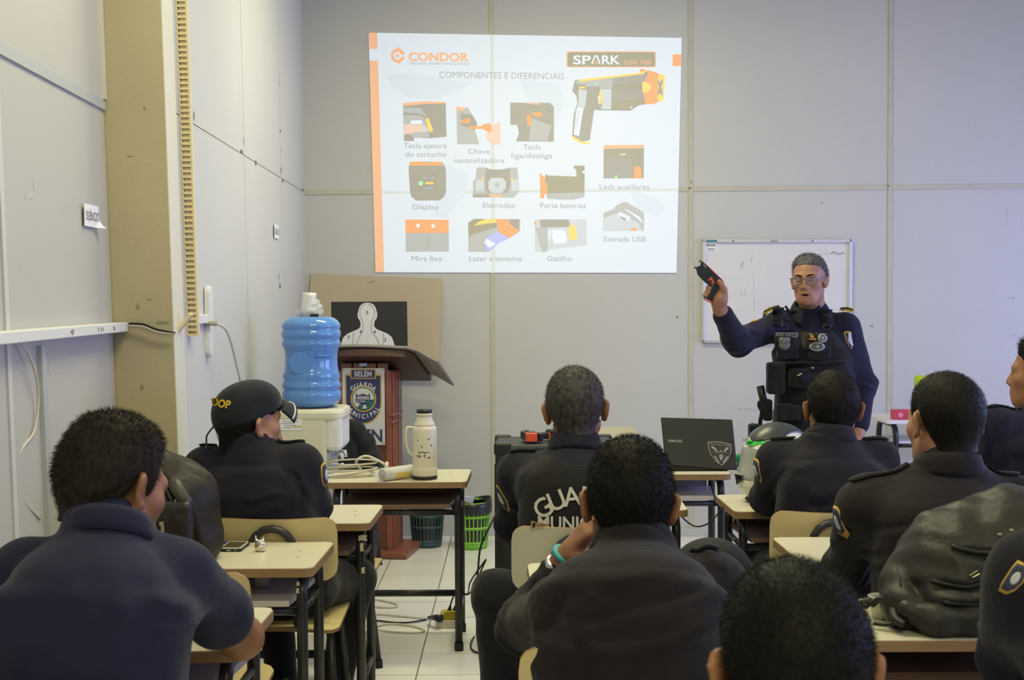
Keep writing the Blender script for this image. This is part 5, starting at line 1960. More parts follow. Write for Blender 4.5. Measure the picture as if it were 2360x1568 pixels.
def speaker_extra(B):
    # open mouth
    B.frame(HM, HS)
    B.chain([(-.024, .086, -.058), (-.010, .099, -.053), (0, .100, -.0545), (.010, .099, -.053), (.024, .086, -.058)], [.004, .0055, .005, .0055, .004], k=.007)
    B.chain([(-.022, .085, -.062), (0, .097, -.072), (.022, .085, -.062)], [.004, .0070, .004], k=.007)
    B.ell((0, .100, -.0625), (.020, .012, .0042), k=.003, op='sub')
    B.cone((0, .086, -.093), (0, .084, -.096), .017, k=.015)
    # forehead creases
    B.frame()
    # gripping hand: palm, thumb, four fingers wrapping the handle from behind
    w = R_wr
    p_heel, p_top = hz(1661, 690, -.004), hz(1666, 668, .0)
    B.cone(w, p_heel, .026, .027, k=.02)
    B.cone(p_heel, p_top, .027, .021, k=.02)
    B.cone(hz(1653, 694, .006), hz(1650, 700, .006), .020, .020, k=.02)
    B.chain([hz(1667, 683, -.010), hz(1668, 668, -.022), hz(1663, 657, -.027), hz(1658, 649, -.028)], [.017, .0135, .0115, .0095], k=.008)
    for x0, y0, x1, y1, x2, y2, r in ((1664, 660, 1646, 655, 1640, 650, .0095), (1663, 668, 1640, 661, 1632, 664, .0105), (1662, 676, 1637, 671, 1629, 673, .0102), (1660, 684, 1630, 678, 1624, 681, .0092)):
        if y0 == 660:
            B.chain([hz(x0, y0, .018), hz(1652, 655, .028), hz(x1, y1, .022), hz(1638, 650, .006)], [r * 1.1, r, r, r * .9], k=.004)
        else:
            B.chain([hz(x0, y0, .020), hz((x0 + x1) / 2, (y0 + y1) / 2, .034), hz(x1 - 5, y1, .026), hz(x2, y2, .0), hz(x2 + 4, y2 + 1, -.016)], [r * 1.15, r * 1.05, r, r, r * .92], k=.004)


FS = [(pxs(6.000, (1770, 735), (1775, 765), (1765, 800)), -.005, .010), (pxs(6.000, (1705, 750), (1740, 760), (1765, 775)), .004, .010), (pxs(6.000, (1675, 770), (1700, 800), (1740, 805)), .004, .010),
      (pxs(6.000, (1650, 740), (1660, 775), (1672, 800)), .005, .008), (pxs(6.000, (1955, 800), (1965, 850), (1980, 890)), .005, .010), (pxs(6.000, (1975, 850), (1990, 890), (1995, 930)), .004, .008),
      (pxs(6.000, (1965, 905), (1985, 895), (2000, 900)), .006, .008), (pxs(6.000, (1962, 930), (1980, 925), (1998, 935)), .006, .008), (pxs(6.000, (1690, 800), (1720, 780), (1745, 770)), -.004, .008)]
sp, bsp, ssp, TSP = person('standing speaker in dark uniform and glasses raising a stun gun', hip, neck, R_sh, L_sh, HM, HS, M_SKIN_S, M_UNI_P, g=1.14, bow=.0, seed=21, folds=FS, h=.0038, ear=.84, armr=1.10, ripple=(.0012, .07), fold_amp=.5,
                           arms=[dict(p=(R_sh, R_el, R_wr)), dict(p=(L_sh, L_el, L_wr), hand=dict(d=V((-.1, -.1, -1)), n=V((.9, -.3, 0)), side=V((-.3, -1, 0)), curl=.35))],
                           legs=[[hip + V((-.09, 0, -.03)), V((hip.x - .11, hip.y - .03, .48)), V((hip.x - .12, hip.y + .02, .08))], [hip + V((.09, 0, -.03)), V((hip.x + .12, hip.y - .03, .48)), V((hip.x + .13, hip.y + .02, .08))]],
                           extra=speaker_extra, neck_r=.058, hem=True)
# lips and mouth interior as other skin tones on the same body
inv = HM.inverted()
me = bsp.data
me.materials.append(M_LIP)
me.materials.append(M_MOUTH)
for pg in me.polygons:
    q = inv @ pg.center / HS
    if abs(q.x) < .028 and q.y > .07 and -.082 < q.z < -.048:
        if abs(q.z + .0625) < .0042 and abs(q.x) < .020 and q.y < .0965:
            pg.material_index = 2
        elif (q.x / .0245) ** 2 + ((q.z + .0625) / (.0135 if q.z < -.0625 else .0105)) ** 2 < 1:
            pg.material_index = 1
LS = ([-.20, -.112, -.085, -.055, -.032, -.018, .000, .012, .020, .030, .038, .055, .075, .2], [-.075, -.075, -.082, -.070, -.030, .018, .022, .010, -.012, .0, .052, .082, .098, .102])
make_hair(HM, HS, M_HAIR_S, sp, thick=.009, top=.006, fade=.075, seed=22, blades=9000, blen=.009, h=.004, line=LS, rough=.0015, keep=lambda x, y, z: (np.abs(x) - .044) * .9 + (y - .050) * .8 - (z - .088) * .6)
M_EYE = mat('eye_white', (.42, .38, .34, 1), .3)
M_IRIS = mat('iris', (.02, .012, .008, 1), .2)
for s in (-1, 1):
    c = HM @ (V((s * .031, .0815, .0095)) * HS)
    e = to_world(MB().lathe([(.0001, -.0105), (.0055, -.009), (.0105, 0), (.0055, .009), (.0001, .0105)], 14, Matrix.Translation(c)).build('eye', M_EYE, sp, sm=True), sp)
    ci = HM @ (V((s * .031 - .001, .0915, .0085)) * HS)
    to_world(MB().lathe([(.0001, -.002), (.0045, -.0015), (.0048, .0005), (.0001, .0012)], 12, Matrix.Translation(ci) @ HM.to_3x3().to_4x4() @ Matrix.Rotation(-PI / 2, 4, 'X')).build('iris', M_IRIS, e, sm=True), e)
    lid = [HM @ (V((s * .031 + dx, .0930 - abs(dx) * .25, .0142 - abs(dx + s * .002) * .20)) * HS) for dx in (-.015, -.008, 0, .008, .015)]
    to_world(MB().tube(bez(lid, 3), .0036, n=6).build('eyelid', M_SKIN_S, e, sm=True), e)
    bro = [HM @ (V((s * (.014 + .036 * t), .0975 - .012 * t * t, .033 + .006 * math.sin(t * 2.6))) * HS) for t in (0, .25, .5, .75, 1)]
    to_world(MB().tube(bez(bro, 3), [.0042] * 6 + [.0036] * 4 + [.0022] * 3, n=6).build('eyebrow', M_HAIR_BR, sp, sm=True), sp)
# spectacles
gl = empty('spectacles', HM @ V((0, .11, .01)), 0, 'grey rectangular spectacles worn by the standing speaker', 'glasses')
M_GFR = mat('spectacle_frame', (.12, .13, .17, 1), .3, metal=.6)
M_LENS = mat('spectacle_lens', (.75, .78, .76, 1), .02, alpha=.10, spec=.4)
for s in (-1, 1):
    ol = [(s * x, y_, z) for x, y_, z in ((.008, .116, .021), (.030, .114, .024), (.058, .104, .026), (.061, .102, .018), (.057, .103, -.004), (.049, .107, -.0085), (.023, .113, -.0075), (.013, .115, .000))]
    P_ = [HM @ (V(p) * HS) for p in ol]
    to_world(MB().tube(P_, .0019, n=6, closed=True).build('rim', M_GFR, gl, sm=True), gl)
    to_world(MB().add(P_, [tuple(range(8))]).build('lens', M_LENS, gl), gl)
    to_world(MB().tube([HM @ (V(p) * HS) for p in ((s * .060, .102, .024), (s * .078, .080, .024), (s * .086, .0, .020), (s * .087, -.02, .006))], .0028, n=4).build('temple', M_GFR, gl), gl)
to_world(MB().tube([HM @ (V(p) * HS) for p in ((-.008, .116, .019), (0, .118, .020), (.008, .116, .019))], .0022, n=6).build('bridge', M_GFR, gl, sm=True), gl)

# shirt collar, undershirt
collar(sp, Matrix.Translation(at(1868, 722, 6.200)) @ TSP.to_3x3().to_4x4(), .076, .072, .036, .022, M_UNI_P, gap=.6, tilt=.5)
bvS = bvh_of(ssp)
vneck = pxs(6.000, (1822, 716), (1845, 716), (1880, 716), (1904, 714), (1880, 735), (1860, 752), (1843, 738))
decal([p for p in vneck], bvS, (0, 1, 0), .003, mat('undershirt', (.012, .013, .03, 1), .85), 'undershirt', sp)
for pts in (((1826, 706), (1842, 728), (1861, 754)), ((1906, 706), (1885, 728), (1861, 754))):
    line_decal(bez(pxs(6.000, *pts), 5), bvS, (0, 1, 0), .004, .006, M_UNI_P, 'shirt_placket', sp)

# tactical vest
F = Field([hip.x - .32, hip.y - .32, hip.z - .05], [hip.x + .32, hip.y + .28, neck.z + .1], .005)
F.frame(TSP)
LS_ = (neck - hip).length
F.loft([(z, a - .035 if z > .75 * LS_ else a - .012, b + .016, cx, cy) for z, a, b, cx, cy in torso_keys(LS_, (R_sh - L_sh).length / 2, 1.14, 0, .004)], k=.02)
F.cut(lambda x, y, z: np.maximum(np.maximum(np.maximum(np.abs(x) - (.175 - .075 * np.clip((z - .30) / .12, 0, 1)), z - (LS_ - .035)), np.where(y > -.2, .088 - np.sqrt(x * x + ((z - LS_ + .0)) ** 2), -1)), .05 - z))
F.frame()
R0 = TSP.to_3x3()
vb = lambda x, y, w, hh, dep, r=.012, Y=6.065: F.box(at(x, y, Y), (w, dep, hh), r, None, .006)
vb(1815, 800, .100, .112, .05)
vb(1887, 801, .104, .116, .05)
vb(1787, 872, .078, .145, .07)
vb(1842, 872, .090, .085, .05)
vb(1890, 885, .090, .095, .05)
F.box(at(1865, 836, 6.060), (.34, .03, .012), .004, None, .004)
F.ripple(.001, .05, 31)
vst = F.build('vest', M_VEST, sp)
bvV = bvh_of(vst)
for x0, y0, x1, y1 in ((1806, 709, 1803, 752), (1922, 714, 1925, 756)):
    st_ = []
    for i in range(9):
        t = i / 8
        p = at(x0 + (x1 - x0) * t, y0 + (y1 - y0) * t, 6.000)
        st_ += [p + V((-.026, 0, 0)), p + V((.026, 0, 0))]
    vs = project(st_, bvS, (0, 1, 0), .008)
    o = MB().add(vs, [(2 * i, 2 * i + 1, 2 * i + 3, 2 * i + 2) for i in range(8)]).build('shoulder_strap', M_VEST, sp, sm=True)
    to_world(o, sp)
    sd = o.modifiers.new('s', 'SOLIDIFY'); sd.thickness = .008
    for k in range(5):
        t = .45 + k * .11
        c_ = V(vs[0]).lerp(V(vs[-2]), t)
        c2 = V(vs[1]).lerp(V(vs[-1]), t)
        to_world(MB().tube([c_ + V((0, -.005, 0)), c2 + V((0, -.005, 0))], .003, n=5).build('strap_rib', M_VEST, sp, sm=True), sp)
for x_, y_ in ((1809, 751), (1905, 752)):
    c_ = project([at(x_, y_, 6.000)], bvV, (0, 1, 0), .008)[0]
    to_world(MB().tube([c_ + V((.017 * math.cos(a), 0, .012 * math.sin(a) - .004)) for a in np.linspace(0, PI * 2, 14, endpoint=False)], .003, n=5, closed=True).build('d_ring', M_BLACK, sp, sm=True), sp)
flapm = cloth('vest_flap', (.016, .0145, .0145, 1), sheen=.08, bump=.08)
for x_, y_, w, hh in ((1816, 790, 52, 42), (1886, 792, 52, 46)):
    decal(pxs(6.000, (x_ - w / 2, y_ - hh / 2), (x_ + w / 2, y_ - hh / 2), (x_ + w / 2, y_ + hh * .3), (x_ + w * .36, y_ + hh / 2), (x_ - w * .36, y_ + hh / 2), (x_ - w / 2, y_ + hh * .3)), bvV, (0, 1, 0), .006, flapm, 'pouch_flap', sp, th=.005)
M_SILV = mat('badge_silver', (.32, .32, .32, 1), .5)
M_OLIV = mat('badge_olive', (.09, .10, .085, 1), .6)
M_ORN = mat('badge_orange', (.50, .24, .03, 1), .6)
M_DKB = mat('badge_dark', (.02, .018, .018, 1), .6)
rect = lambda x0, y0, x1, y1: [(x0, y0), (x1, y0), (x1, y1), (x0, y1)]
dv = (0, 1, 0)
decal(pxs(6.000, (1791, 768), (1843, 768), (1841, 778), (1789, 778)), bvV, dv, .010, M_SILV, 'name_tag_border', sp)
nt_ = decal(pxs(6.000, (1792.5, 769.5), (1841, 769.5), (1839.5, 776.5), (1791, 776.5)), bvV, dv, .0115, M_DKB, 'name_tag', sp)
text_decal('GM LT ARLINDO', at(1814, 775.5, 6.000), .0135, V((1, 0, 0)), V((.15, 0, 1)), bvV, dv, .0135, M_SILV, 'name_tag_lettering', sp, bold=.01, sx=.72)


def pshield(cx, cy, w, hh):
    o = [(-.5, .38), (-.32, .5), (0, .44), (.32, .5), (.5, .38), (.42, .05), (.5, -.18), (.32, -.38), (0, -.5), (-.32, -.38), (-.5, -.18), (-.42, .05)]
    return [(cx + a * w, cy - b * hh) for a, b in o]


decal(pxs(6.000, *pshield(1811, 793, 27, 28)), bvV, dv, .010, M_SILV, 'badge_rim', sp)
decal(pxs(6.000, *pshield(1811, 793, 24.5, 25.5)), bvV, dv, .0115, M_OLIV, 'badge', sp)
text_decal('GMB', at(1811, 788, 6.000), .011, V((1, 0, 0)), V((0, 0, 1)), bvV, dv, .0135, M_SILV, 'badge_lettering', sp)
for a_ in (-1, 0, 1):
    line_decal(pxs(6.000, (1811 + a_ * 7, 795 + abs(a_) * -1), (1811 + a_ * 5, 801)), bvV, dv, .0125, .0014, M_SILV, 'badge_mark', sp)
decal(pxs(6.000, (1876.5, 769), (1888.5, 786), (1864.5, 786)), bvV, dv, .010, M_ORN, 'triangle_badge_rim', sp)
decal(pxs(6.000, (1876.5, 772), (1886, 784.6), (1867, 784.6)), bvV, dv, .0115, M_DKB, 'triangle_badge', sp)
ring = lambda cx, cy, rx, ry, n=18: [(cx + rx * math.cos(2 * PI * i / n), cy + ry * math.sin(2 * PI * i / n)) for i in range(n)]
decal(pxs(6.000, *ring(1876.5, 777.5, 2.4, 2.4, 10)), bvV, dv, .013, M_ORN, 'triangle_badge_disc', sp)
decal(pxs(6.000, *rect(1869.5, 781, 1883.5, 784)), bvV, dv, .013, M_ORN, 'triangle_badge_bar', sp)
decal(pxs(6.000, *ring(1899.5, 780, 11, 10.5)), bvV, dv, .010, M_SILV, 'round_badge', sp)
decal(pxs(6.000, *ring(1899.5, 780, 7, 6.5)), bvV, dv, .0115, M_OLIV, 'round_badge_disc', sp)
decal(pxs(6.000, (1896, 778), (1903, 777), (1901, 781), (1902, 785), (1898, 784)), bvV, dv, .013, M_SILV, 'round_badge_map', sp)
decal(pxs(6.000, *ring(1887, 800, 18, 10.5)), bvV, dv, .010, M_SILV, 'oval_badge', sp)
decal(pxs(6.000, *ring(1887, 800, 14.5, 7)), bvV, dv, .0115, M_OLIV, 'oval_badge_field', sp)
decal(pxs(6.000, *ring(1887.5, 800, 2.6, 4.2)), bvV, dv, .013, M_SILV, 'oval_badge_mark', sp)
for k in range(7):
    decal(pxs(6.000, *rect(1874.5 + k * 3.6, 791 + abs(k - 3) * .55, 1876.5 + k * 3.6, 794 + abs(k - 3) * .55)), bvV, dv, .013, M_DKB, 'oval_badge_notch', sp)
# rank epaulettes
M_EPG = mat('rank_gold', (.60, .42, .04, 1), .55)
for a_, b_ in ((at(1796, 706, 6.200), at(1760, 716, 6.200)), (at(1938, 726, 6.200), at(1966, 738, 6.200))):
    e = epaulette(sp, bvS, a_, b_, .055, M_EPG, off=.010, th=.006)
    epaulette(sp, bvS, a_.lerp(b_, .03), a_.lerp(b_, .97), .046, M_DKB, 'rank_tab', off=.017, th=.006)
    for k in range(4):
        t = .52 + k * .115
        epaulette(sp, bvS, a_.lerp(b_, t), a_.lerp(b_, t + .055), .044, M_EPG, 'rank_bar', off=.022, th=.006)
# sleeve patches
arm_patch(sp, ssp, at(1975, 785, 6.100), V((1, -.3, 0)).normalized(), V((-.18, 0, 1)).normalized(), V((-.75, .6, 0)), .065, .085)
decal(pxs(6.000, (1970, 770), (1976, 768), (1981, 790), (1983, 800), (1978, 800), (1972, 785)), bvS, dv, .006, M_PATCHW, 'sleeve_patch_face', sp)
line_decal(pxs(6.100, (1733, 736), (1742, 729), (1748, 727)), bvS, (0, .3, -1), .002, .004, M_PATCHB, 'sleeve_patch_border', sp)
# belt, pouches, holster on the thigh side
bl = Field([hip.x - .32, hip.y - .32, hip.z - .12], [hip.x + .32, hip.y + .28, hip.z + .16], .006)
bl.frame(TSP)
bl.loft([(-.01, .188, .150, 0, 0), (.08, .185, .147, 0, 0)], k=.002)
bl.frame()
bl.box(at(1832, 952, 6.040), (.05, .03, .07), .006, None, .004).box(at(1808, 950, 6.050), (.07, .04, .075), .008, None, .004)
bl.box(at(1768, 945, 6.120), (.04, .07, .10), .01, None, .004)
to = bl.build('belt', M_VEST, sp)
to_world(MB().tube([at(1752, 890, 6.120), at(1762, 935, 6.120)], .018, n=10).build('baton', M_BLACK, sp, sm=True), sp)
to_world(MB().tube(bez([at(1752, 925, 6.100), at(1750, 935, 6.100), at(1756, 950, 6.100), at(1752, 975, 6.120), at(1757, 1000, 6.120)], 4), .010, n=6).build('holster_strap', M_VEST, sp, sm=True), sp)
to_world(MB().box(at(1739, 1010, 6.100), (.055, .06, .13)).build('thigh_holster', M_VEST, sp, bevel=.01), sp)
to_world(MB().tube([at(1731, 979, 6.080), at(1746, 986, 6.080)], .010, n=6).build('holster_grip', M_BLACK, sp, sm=True), sp)
to_world(MB().tube([at(1838, 867, 6.000), at(1848, 861, 6.000)], .003, n=6).build('pen_clip', mat('brass', (.5, .42, .3, 1), .3, metal=.7), sp), sp)
decal(pxs(6.000, *ring(1878, 849.5, 3.4, 2.2, 10)), bvV, dv, .02, M_SILV, 'vest_button', sp)
decal(pxs(6.000, *rect(1850, 862, 1880, 882)), bvV, dv, .012, M_UNI_P, 'radio_pouch', sp, th=.02)

# stun gun in the raised hand
M_GUN = mat('gun_navy', (.012, .014, .022, 1), .4)
M_GUNG = mat('gun_steel', (.07, .085, .10, 1), .35)
M_RED = mat('gun_orange', (.72, .085, .03, 1), .4)
gun = empty('stun_gun', hz(1640, 660), 0, 'dark stun gun with an orange red stripe held up in the speaker\'s hand', 'stun gun', 'stun guns')
gz = lambda x, y, dy=0.0: hz(1580 + x / 9.8, 570 + y / 9.8, dy)


def gpoly(pts, y0, y1, m, nm, bev=.0015):
    a = [gz(x, y, y0) for x, y in pts]
    b = [gz(x, y, y1) for x, y in pts]
    n = len(a)
    o = MB().add(a + b, [tuple(range(n)), tuple(range(2 * n - 1, n - 1, -1))] + [(i, n + i, n + (i + 1) % n, (i + 1) % n) for i in range(n)]).build(nm, m, gun, bevel=bev)
    bm = bmesh.new(); bm.from_mesh(o.data); bmesh.ops.recalc_face_normals(bm, faces=bm.faces); bm.to_mesh(o.data); bm.free()
    return to_world(o, gun)


gpoly([(330, 300), (380, 325), (830, 745), (868, 795), (860, 880), (800, 880), (700, 870), (590, 850), (500, 850), (390, 750), (270, 620), (235, 480), (270, 440), (320, 420), (345, 380), (340, 340)], -.014, .014, M_GUN, 'barrel_body')
gpoly([(590, 830), (740, 860), (750, 950), (690, 1080), (595, 1235), (405, 1140), (470, 1060), (540, 900)], -.0125, .0125, M_GUN, 'grip')
gpoly([(322, 285), (378, 312), (352, 372), (345, 345), (300, 330), (282, 345)], -.015, .015, M_GUNG, 'muzzle_tip', .001)
gpoly([(222, 432), (268, 445), (235, 490), (182, 472), (190, 450)], -.015, .015, M_GUNG, 'muzzle_tip', .001)
gpoly([(385, 322), (398, 318), (835, 735), (828, 762), (815, 752)], -.010, .010, M_RED, 'top_stripe', .001)
gpoly([(585, 668), (600, 690), (640, 765), (635, 805), (595, 842), (570, 820), (600, 785), (570, 735), (520, 755), (512, 735)], -.0155, .0155, M_RED, 'trigger', .001)
gpoly([(398, 1150), (600, 1240), (590, 1275), (402, 1182)], -.0135, .0135, M_RED, 'base_plate', .001)
gpoly([(700, 775), (745, 770), (735, 830), (705, 820)], -.015, .0, M_RED, 'safety_lever', .001)
gpoly([(395, 392), (415, 395), (475, 465), (455, 460)], -.0148, -.013, M_PATCHW, 'side_mark', .0)
gpoly([(640, 770), (690, 775), (610, 900), (590, 880)], -.0142, .0, mat('gun_olive', (.10, .095, .06, 1), .5), 'grip_panel', .001)
# ------------------------------------------------------------------ projected slide (light thrown on the wall by the room's projector)
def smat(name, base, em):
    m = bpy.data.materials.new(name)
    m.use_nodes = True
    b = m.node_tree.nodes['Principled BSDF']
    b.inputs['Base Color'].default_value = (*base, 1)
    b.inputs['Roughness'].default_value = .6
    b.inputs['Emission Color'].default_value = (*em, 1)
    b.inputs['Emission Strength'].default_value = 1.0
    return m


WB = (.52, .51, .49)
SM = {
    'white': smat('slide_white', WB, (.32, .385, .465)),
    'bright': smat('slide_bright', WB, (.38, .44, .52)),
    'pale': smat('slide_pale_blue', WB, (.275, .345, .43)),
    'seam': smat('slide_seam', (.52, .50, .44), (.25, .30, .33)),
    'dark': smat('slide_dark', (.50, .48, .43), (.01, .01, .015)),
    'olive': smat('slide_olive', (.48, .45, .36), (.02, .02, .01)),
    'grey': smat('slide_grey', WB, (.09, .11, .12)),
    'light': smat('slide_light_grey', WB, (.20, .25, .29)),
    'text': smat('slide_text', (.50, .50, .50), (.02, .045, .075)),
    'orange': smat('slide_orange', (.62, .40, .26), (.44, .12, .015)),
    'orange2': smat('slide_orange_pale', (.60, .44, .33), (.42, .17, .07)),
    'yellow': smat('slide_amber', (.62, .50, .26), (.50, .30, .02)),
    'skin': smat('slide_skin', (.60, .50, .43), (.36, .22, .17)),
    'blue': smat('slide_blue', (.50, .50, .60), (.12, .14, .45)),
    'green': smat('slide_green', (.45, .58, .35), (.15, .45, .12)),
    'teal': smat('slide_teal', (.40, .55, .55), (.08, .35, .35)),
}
slide = empty('projected_slide', FWM @ fw(1210, 352), 0, 'bright projected slide titled COMPONENTES E DIFERENCIAIS on the front wall', 'projection')
SLI = (Matrix.Translation(slide.location)).inverted()


def spoly(pts, layer, col, name, parent=None):
    off = .0085 + layer * .0006
    a = [FWM @ (fw(x, y) + V((0, -off, 0))) for x, y in pts]
    # consistent orientation towards the room
    ar = sum(pts[i][0] * pts[(i + 1) % len(pts)][1] - pts[(i + 1) % len(pts)][0] * pts[i][1] for i in range(len(pts)))
    if ar > 0:
        a = a[::-1]
    o = MB().add(a, [tuple(range(len(a)))]).build(name, SM[col], parent or slide)
    to_world(o, slide)
    if parent is not None and parent is not slide:
        o.matrix_parent_inverse = Matrix.Identity(4)
        for v in o.data.vertices:
            v.co = v.co
        o.matrix_parent_inverse = (Matrix.Translation(slide.location) @ slide.matrix_parent_inverse @ parent.matrix_parent_inverse).inverted()
    return o


def stext(s, x0, x1, yb, cap, col='text', bold=.0, layer=3, slope=0.0, shear=0.0, name='caption', vertical=None):
    tv, tf = text_verts(text_mesh(s, 1.0, bold, 'LEFT', shear=shear))
    xs = [p.x for p in tv]
    mn, mx = min(xs), max(xs)
    ch = .70
    off = .0085 + layer * .0006
    vs = []
    for p in tv:
        u = (p.x - mn) / (mx - mn)
        if vertical:
            (ax, ay), (bx, by) = vertical
            dx, dy = bx - ax, by - ay
            L = math.hypot(dx, dy)
            nx, ny = dy / L, -dx / L
            x, y = ax + dx * u + nx * p.y / ch * cap, ay + dy * u + ny * p.y / ch * cap
        else:
            x = x0 + (x1 - x0) * u
            y = yb - p.y / ch * cap + slope * (x - x0)
        vs.append(FWM @ (fw(x, y) + V((0, -off, 0))))
    o = MB().add(vs, tf).build(name, SM[col], slide)
    return to_world(o, slide)


def circle(cx, cy, rx, ry=None, n=20, a0=0, a1=360):
    ry = ry or rx
    return [(cx + rx * math.cos(math.radians(a0 + (a1 - a0) * i / n)), cy + ry * math.sin(math.radians(a0 + (a1 - a0) * i / n))) for i in range(n if a1 - a0 == 360 else n + 1)]


def Z(ox, oy, *pts):
    return [(ox + x / 4.9, oy + y / 4.9) for x, y in pts]


z3 = lambda *p: Z(840, 60, *p)
z4 = lambda *p: Z(1200, 60, *p)
z5 = lambda *p: Z(840, 340, *p)
z6 = lambda *p: Z(1200, 340, *p)

# ground of the slide, with the wall joints showing through
spoly([(850, 76), (1571, 88), (1559, 629), (866, 628)], 0, 'white', 'slide_ground')
spoly([(1130, 80.5), (1138, 81), (1141, 629), (1133, 629)], 1, 'seam', 'wall_joint')
spoly([(862, 441), (1564, 434.5), (1563.5, 441), (862, 447.5)], 1, 'seam', 'wall_joint')
spoly([(850, 76), (870, 76.5), (871, 113.5), (852, 113.5)], 2, 'orange2', 'side_bar')
spoly([(852, 140), (872, 140.5), (886, 628), (866, 628)], 2, 'orange2', 'side_bar')
spoly([(1550.5, 126), (1570.2, 126.3), (1569.6, 153), (1549.5, 152.8)], 2, 'orange', 'side_bar')
# faint map behind the pictures
spoly(z5((900, 170), (960, 190), (1010, 230), (1130, 265), (1190, 310), (1170, 380), (1150, 480), (1130, 560), (1060, 590), (1020, 690), (960, 730), (940, 800), (800, 780), (800, 640), (900, 560)), 1.4, 'pale', 'faint_map')
spoly([(890, 170), (960, 168), (1040, 185), (1090, 190), (1060, 210), (1000, 230), (940, 225), (900, 200)], 1.4, 'pale', 'faint_map')
spoly([(1200, 180), (1290, 195), (1300, 240), (1280, 300), (1240, 280), (1210, 220)], 1.4, 'pale', 'faint_map')
spoly([(1450, 440), (1510, 455), (1535, 480), (1515, 500), (1470, 480)], 1.4, 'pale', 'faint_map')

# logo and headings
spoly(circle(917, 129, 16, 16.5, 24), 2, 'orange2', 'logo')
spoly(z3((372, 228), (470, 325), (372, 290)), 2, 'orange2', 'logo')
spoly(z3((378, 450), (470, 352), (385, 395)), 2, 'orange2', 'logo')
spoly(circle(917, 129, 9, 9.2, 20), 3, 'white', 'logo')
spoly(z3((400, 328), (475, 328), (475, 350), (400, 350)), 3, 'white', 'logo')
spoly(circle(916.5, 129, 4.2, 4.4, 16), 4, 'orange2', 'logo')
stext('CONDOR', 942, 1081, 140.5, 19, 'orange2', .035, name='heading', slope=.012)
stext('TECNOLOGIAS NÃO-LETAIS', 943, 1081, 149, 5, 'text', .0, name='heading', slope=.012, shear=.2)
stext('COMPONENTES E DIFERENCIAIS', 1013, 1300, 180, 14.5, 'text', -.005, name='heading', slope=.012)
from functools import partial
rr = lambda x0, y0, x1, y1, r: [((x0 + x1) / 2 + a, (y0 + y1) / 2 + b) for a, b in rrect(x1 - x0, y1 - y0, r, 3)]
spoly(rr(1305.5, 119, 1512, 156, 5), 2, 'orange2', 'product_badge')
spoly(rr(1308, 121.2, 1509.5, 154, 4), 3, 'olive', 'product_badge')
for s_, x0, x1 in (('SP', 1321, 1362), ('RK', 1387, 1429)):
    stext(s_, x0, x1, 148.5, 20, 'bright', .02, 4, name='heading')
spoly([(1362, 148.5), (1369.5, 130), (1374, 127.5), (1378.5, 130), (1384, 148.5), (1380, 148.5), (1375.5, 133), (1373.5, 131.5), (1371.5, 133), (1366, 148.5)], 4, 'bright', 'heading')
spoly([(1369.5, 148.5), (1373.5, 139.5), (1377.5, 148.5)], 4.5, 'orange', 'heading')
stext('DSK 700', 1439.5, 1500, 149.5, 10.5, 'orange2', .0, 4, name='heading')

# the large pistol picture
pg = spoly(z4((610, 620), (670, 605), (1040, 590), (1380, 545), (1430, 505), (1440, 560), (1400, 640), (1380, 720), (1400, 850), (1410, 885), (1330, 900), (1240, 960), (890, 955), (830, 950), (780, 1290), (700, 1310), (580, 1250), (600, 1000), (640, 870), (630, 790), (583, 740)), 2, 'dark', 'pistol_picture')
S_ = lambda pts, l, c: spoly(pts, l, c, 'pistol_picture')
S_(z4((650, 720), (750, 730), (735, 870), (700, 1000), (660, 1240), (600, 1220), (620, 960), (655, 860)), 3, 'light')
S_(z4((640, 930), (700, 930), (660, 1245), (600, 1230)), 3.5, 'bright')
stext('CONDOR', 0, 0, 0, 3.6, 'text', .01, 5, name='pistol_picture', vertical=((1329, 298), (1337, 256)))
S_(z4((620, 630), (660, 610), (1040, 600), (1035, 705), (895, 710), (880, 685), (740, 690), (720, 660), (640, 660)), 3, 'grey')
S_(z4((895, 715), (1025, 712), (1020, 945), (905, 940), (930, 860), (905, 760)), 3, 'light')
S_(z4((1045, 690), (1080, 670), (1385, 640), (1370, 720), (1060, 710)), 3, 'olive')
S_(z4((1040, 860), (1400, 820), (1410, 880), (1330, 898), (1240, 955), (1030, 950)), 3.2, 'olive')
S_(z4((660, 610), (830, 590), (1340, 530), (1380, 490), (1440, 500), (1380, 545), (1100, 580), (670, 635)), 4, 'yellow')
S_(z4((1340, 520), (1350, 490), (1390, 488), (1400, 510)), 4.2, 'orange')
S_(z4((1440, 500), (1560, 540), (1560, 860), (1500, 885), (1410, 885), (1395, 800), (1370, 720), (1390, 640), (1430, 560)), 4, 'orange')
S_(z4((1372, 630), (1440, 645), (1475, 690), (1440, 745), (1375, 755)), 4.5, 'yellow')
S_(z4((1560, 545), (1600, 550), (1632, 575), (1610, 855), (1540, 830), (1545, 600)), 4.5, 'yellow')
S_(z4((1548, 600), (1575, 640), (1605, 590), (1605, 640), (1585, 690), (1605, 740), (1600, 800), (1575, 760), (1545, 800), (1545, 740), (1560, 690), (1545, 650)), 5, 'dark')
S_(z4((890, 740), (910, 745), (925, 880), (900, 890), (885, 800)), 4, 'yellow')
S_(z4((868, 800), (885, 790), (893, 885), (880, 890)), 3.5, 'white')
S_(z4((660, 690), (720, 685), (730, 705), (665, 715)), 4, 'yellow')
S_(z4((825, 648), (860, 645), (858, 665), (828, 668)), 4, 'teal')
S_(z4((580, 1245), (640, 1275), (700, 1315), (785, 1310), (780, 1335), (700, 1335), (580, 1280)), 4, 'yellow')
S_(z4((1235, 920), (1255, 905), (1260, 925), (1240, 940)), 4, 'light')


def shot(name, layers):
    for pts, l, c in layers:
        spoly(pts, l, c, name)


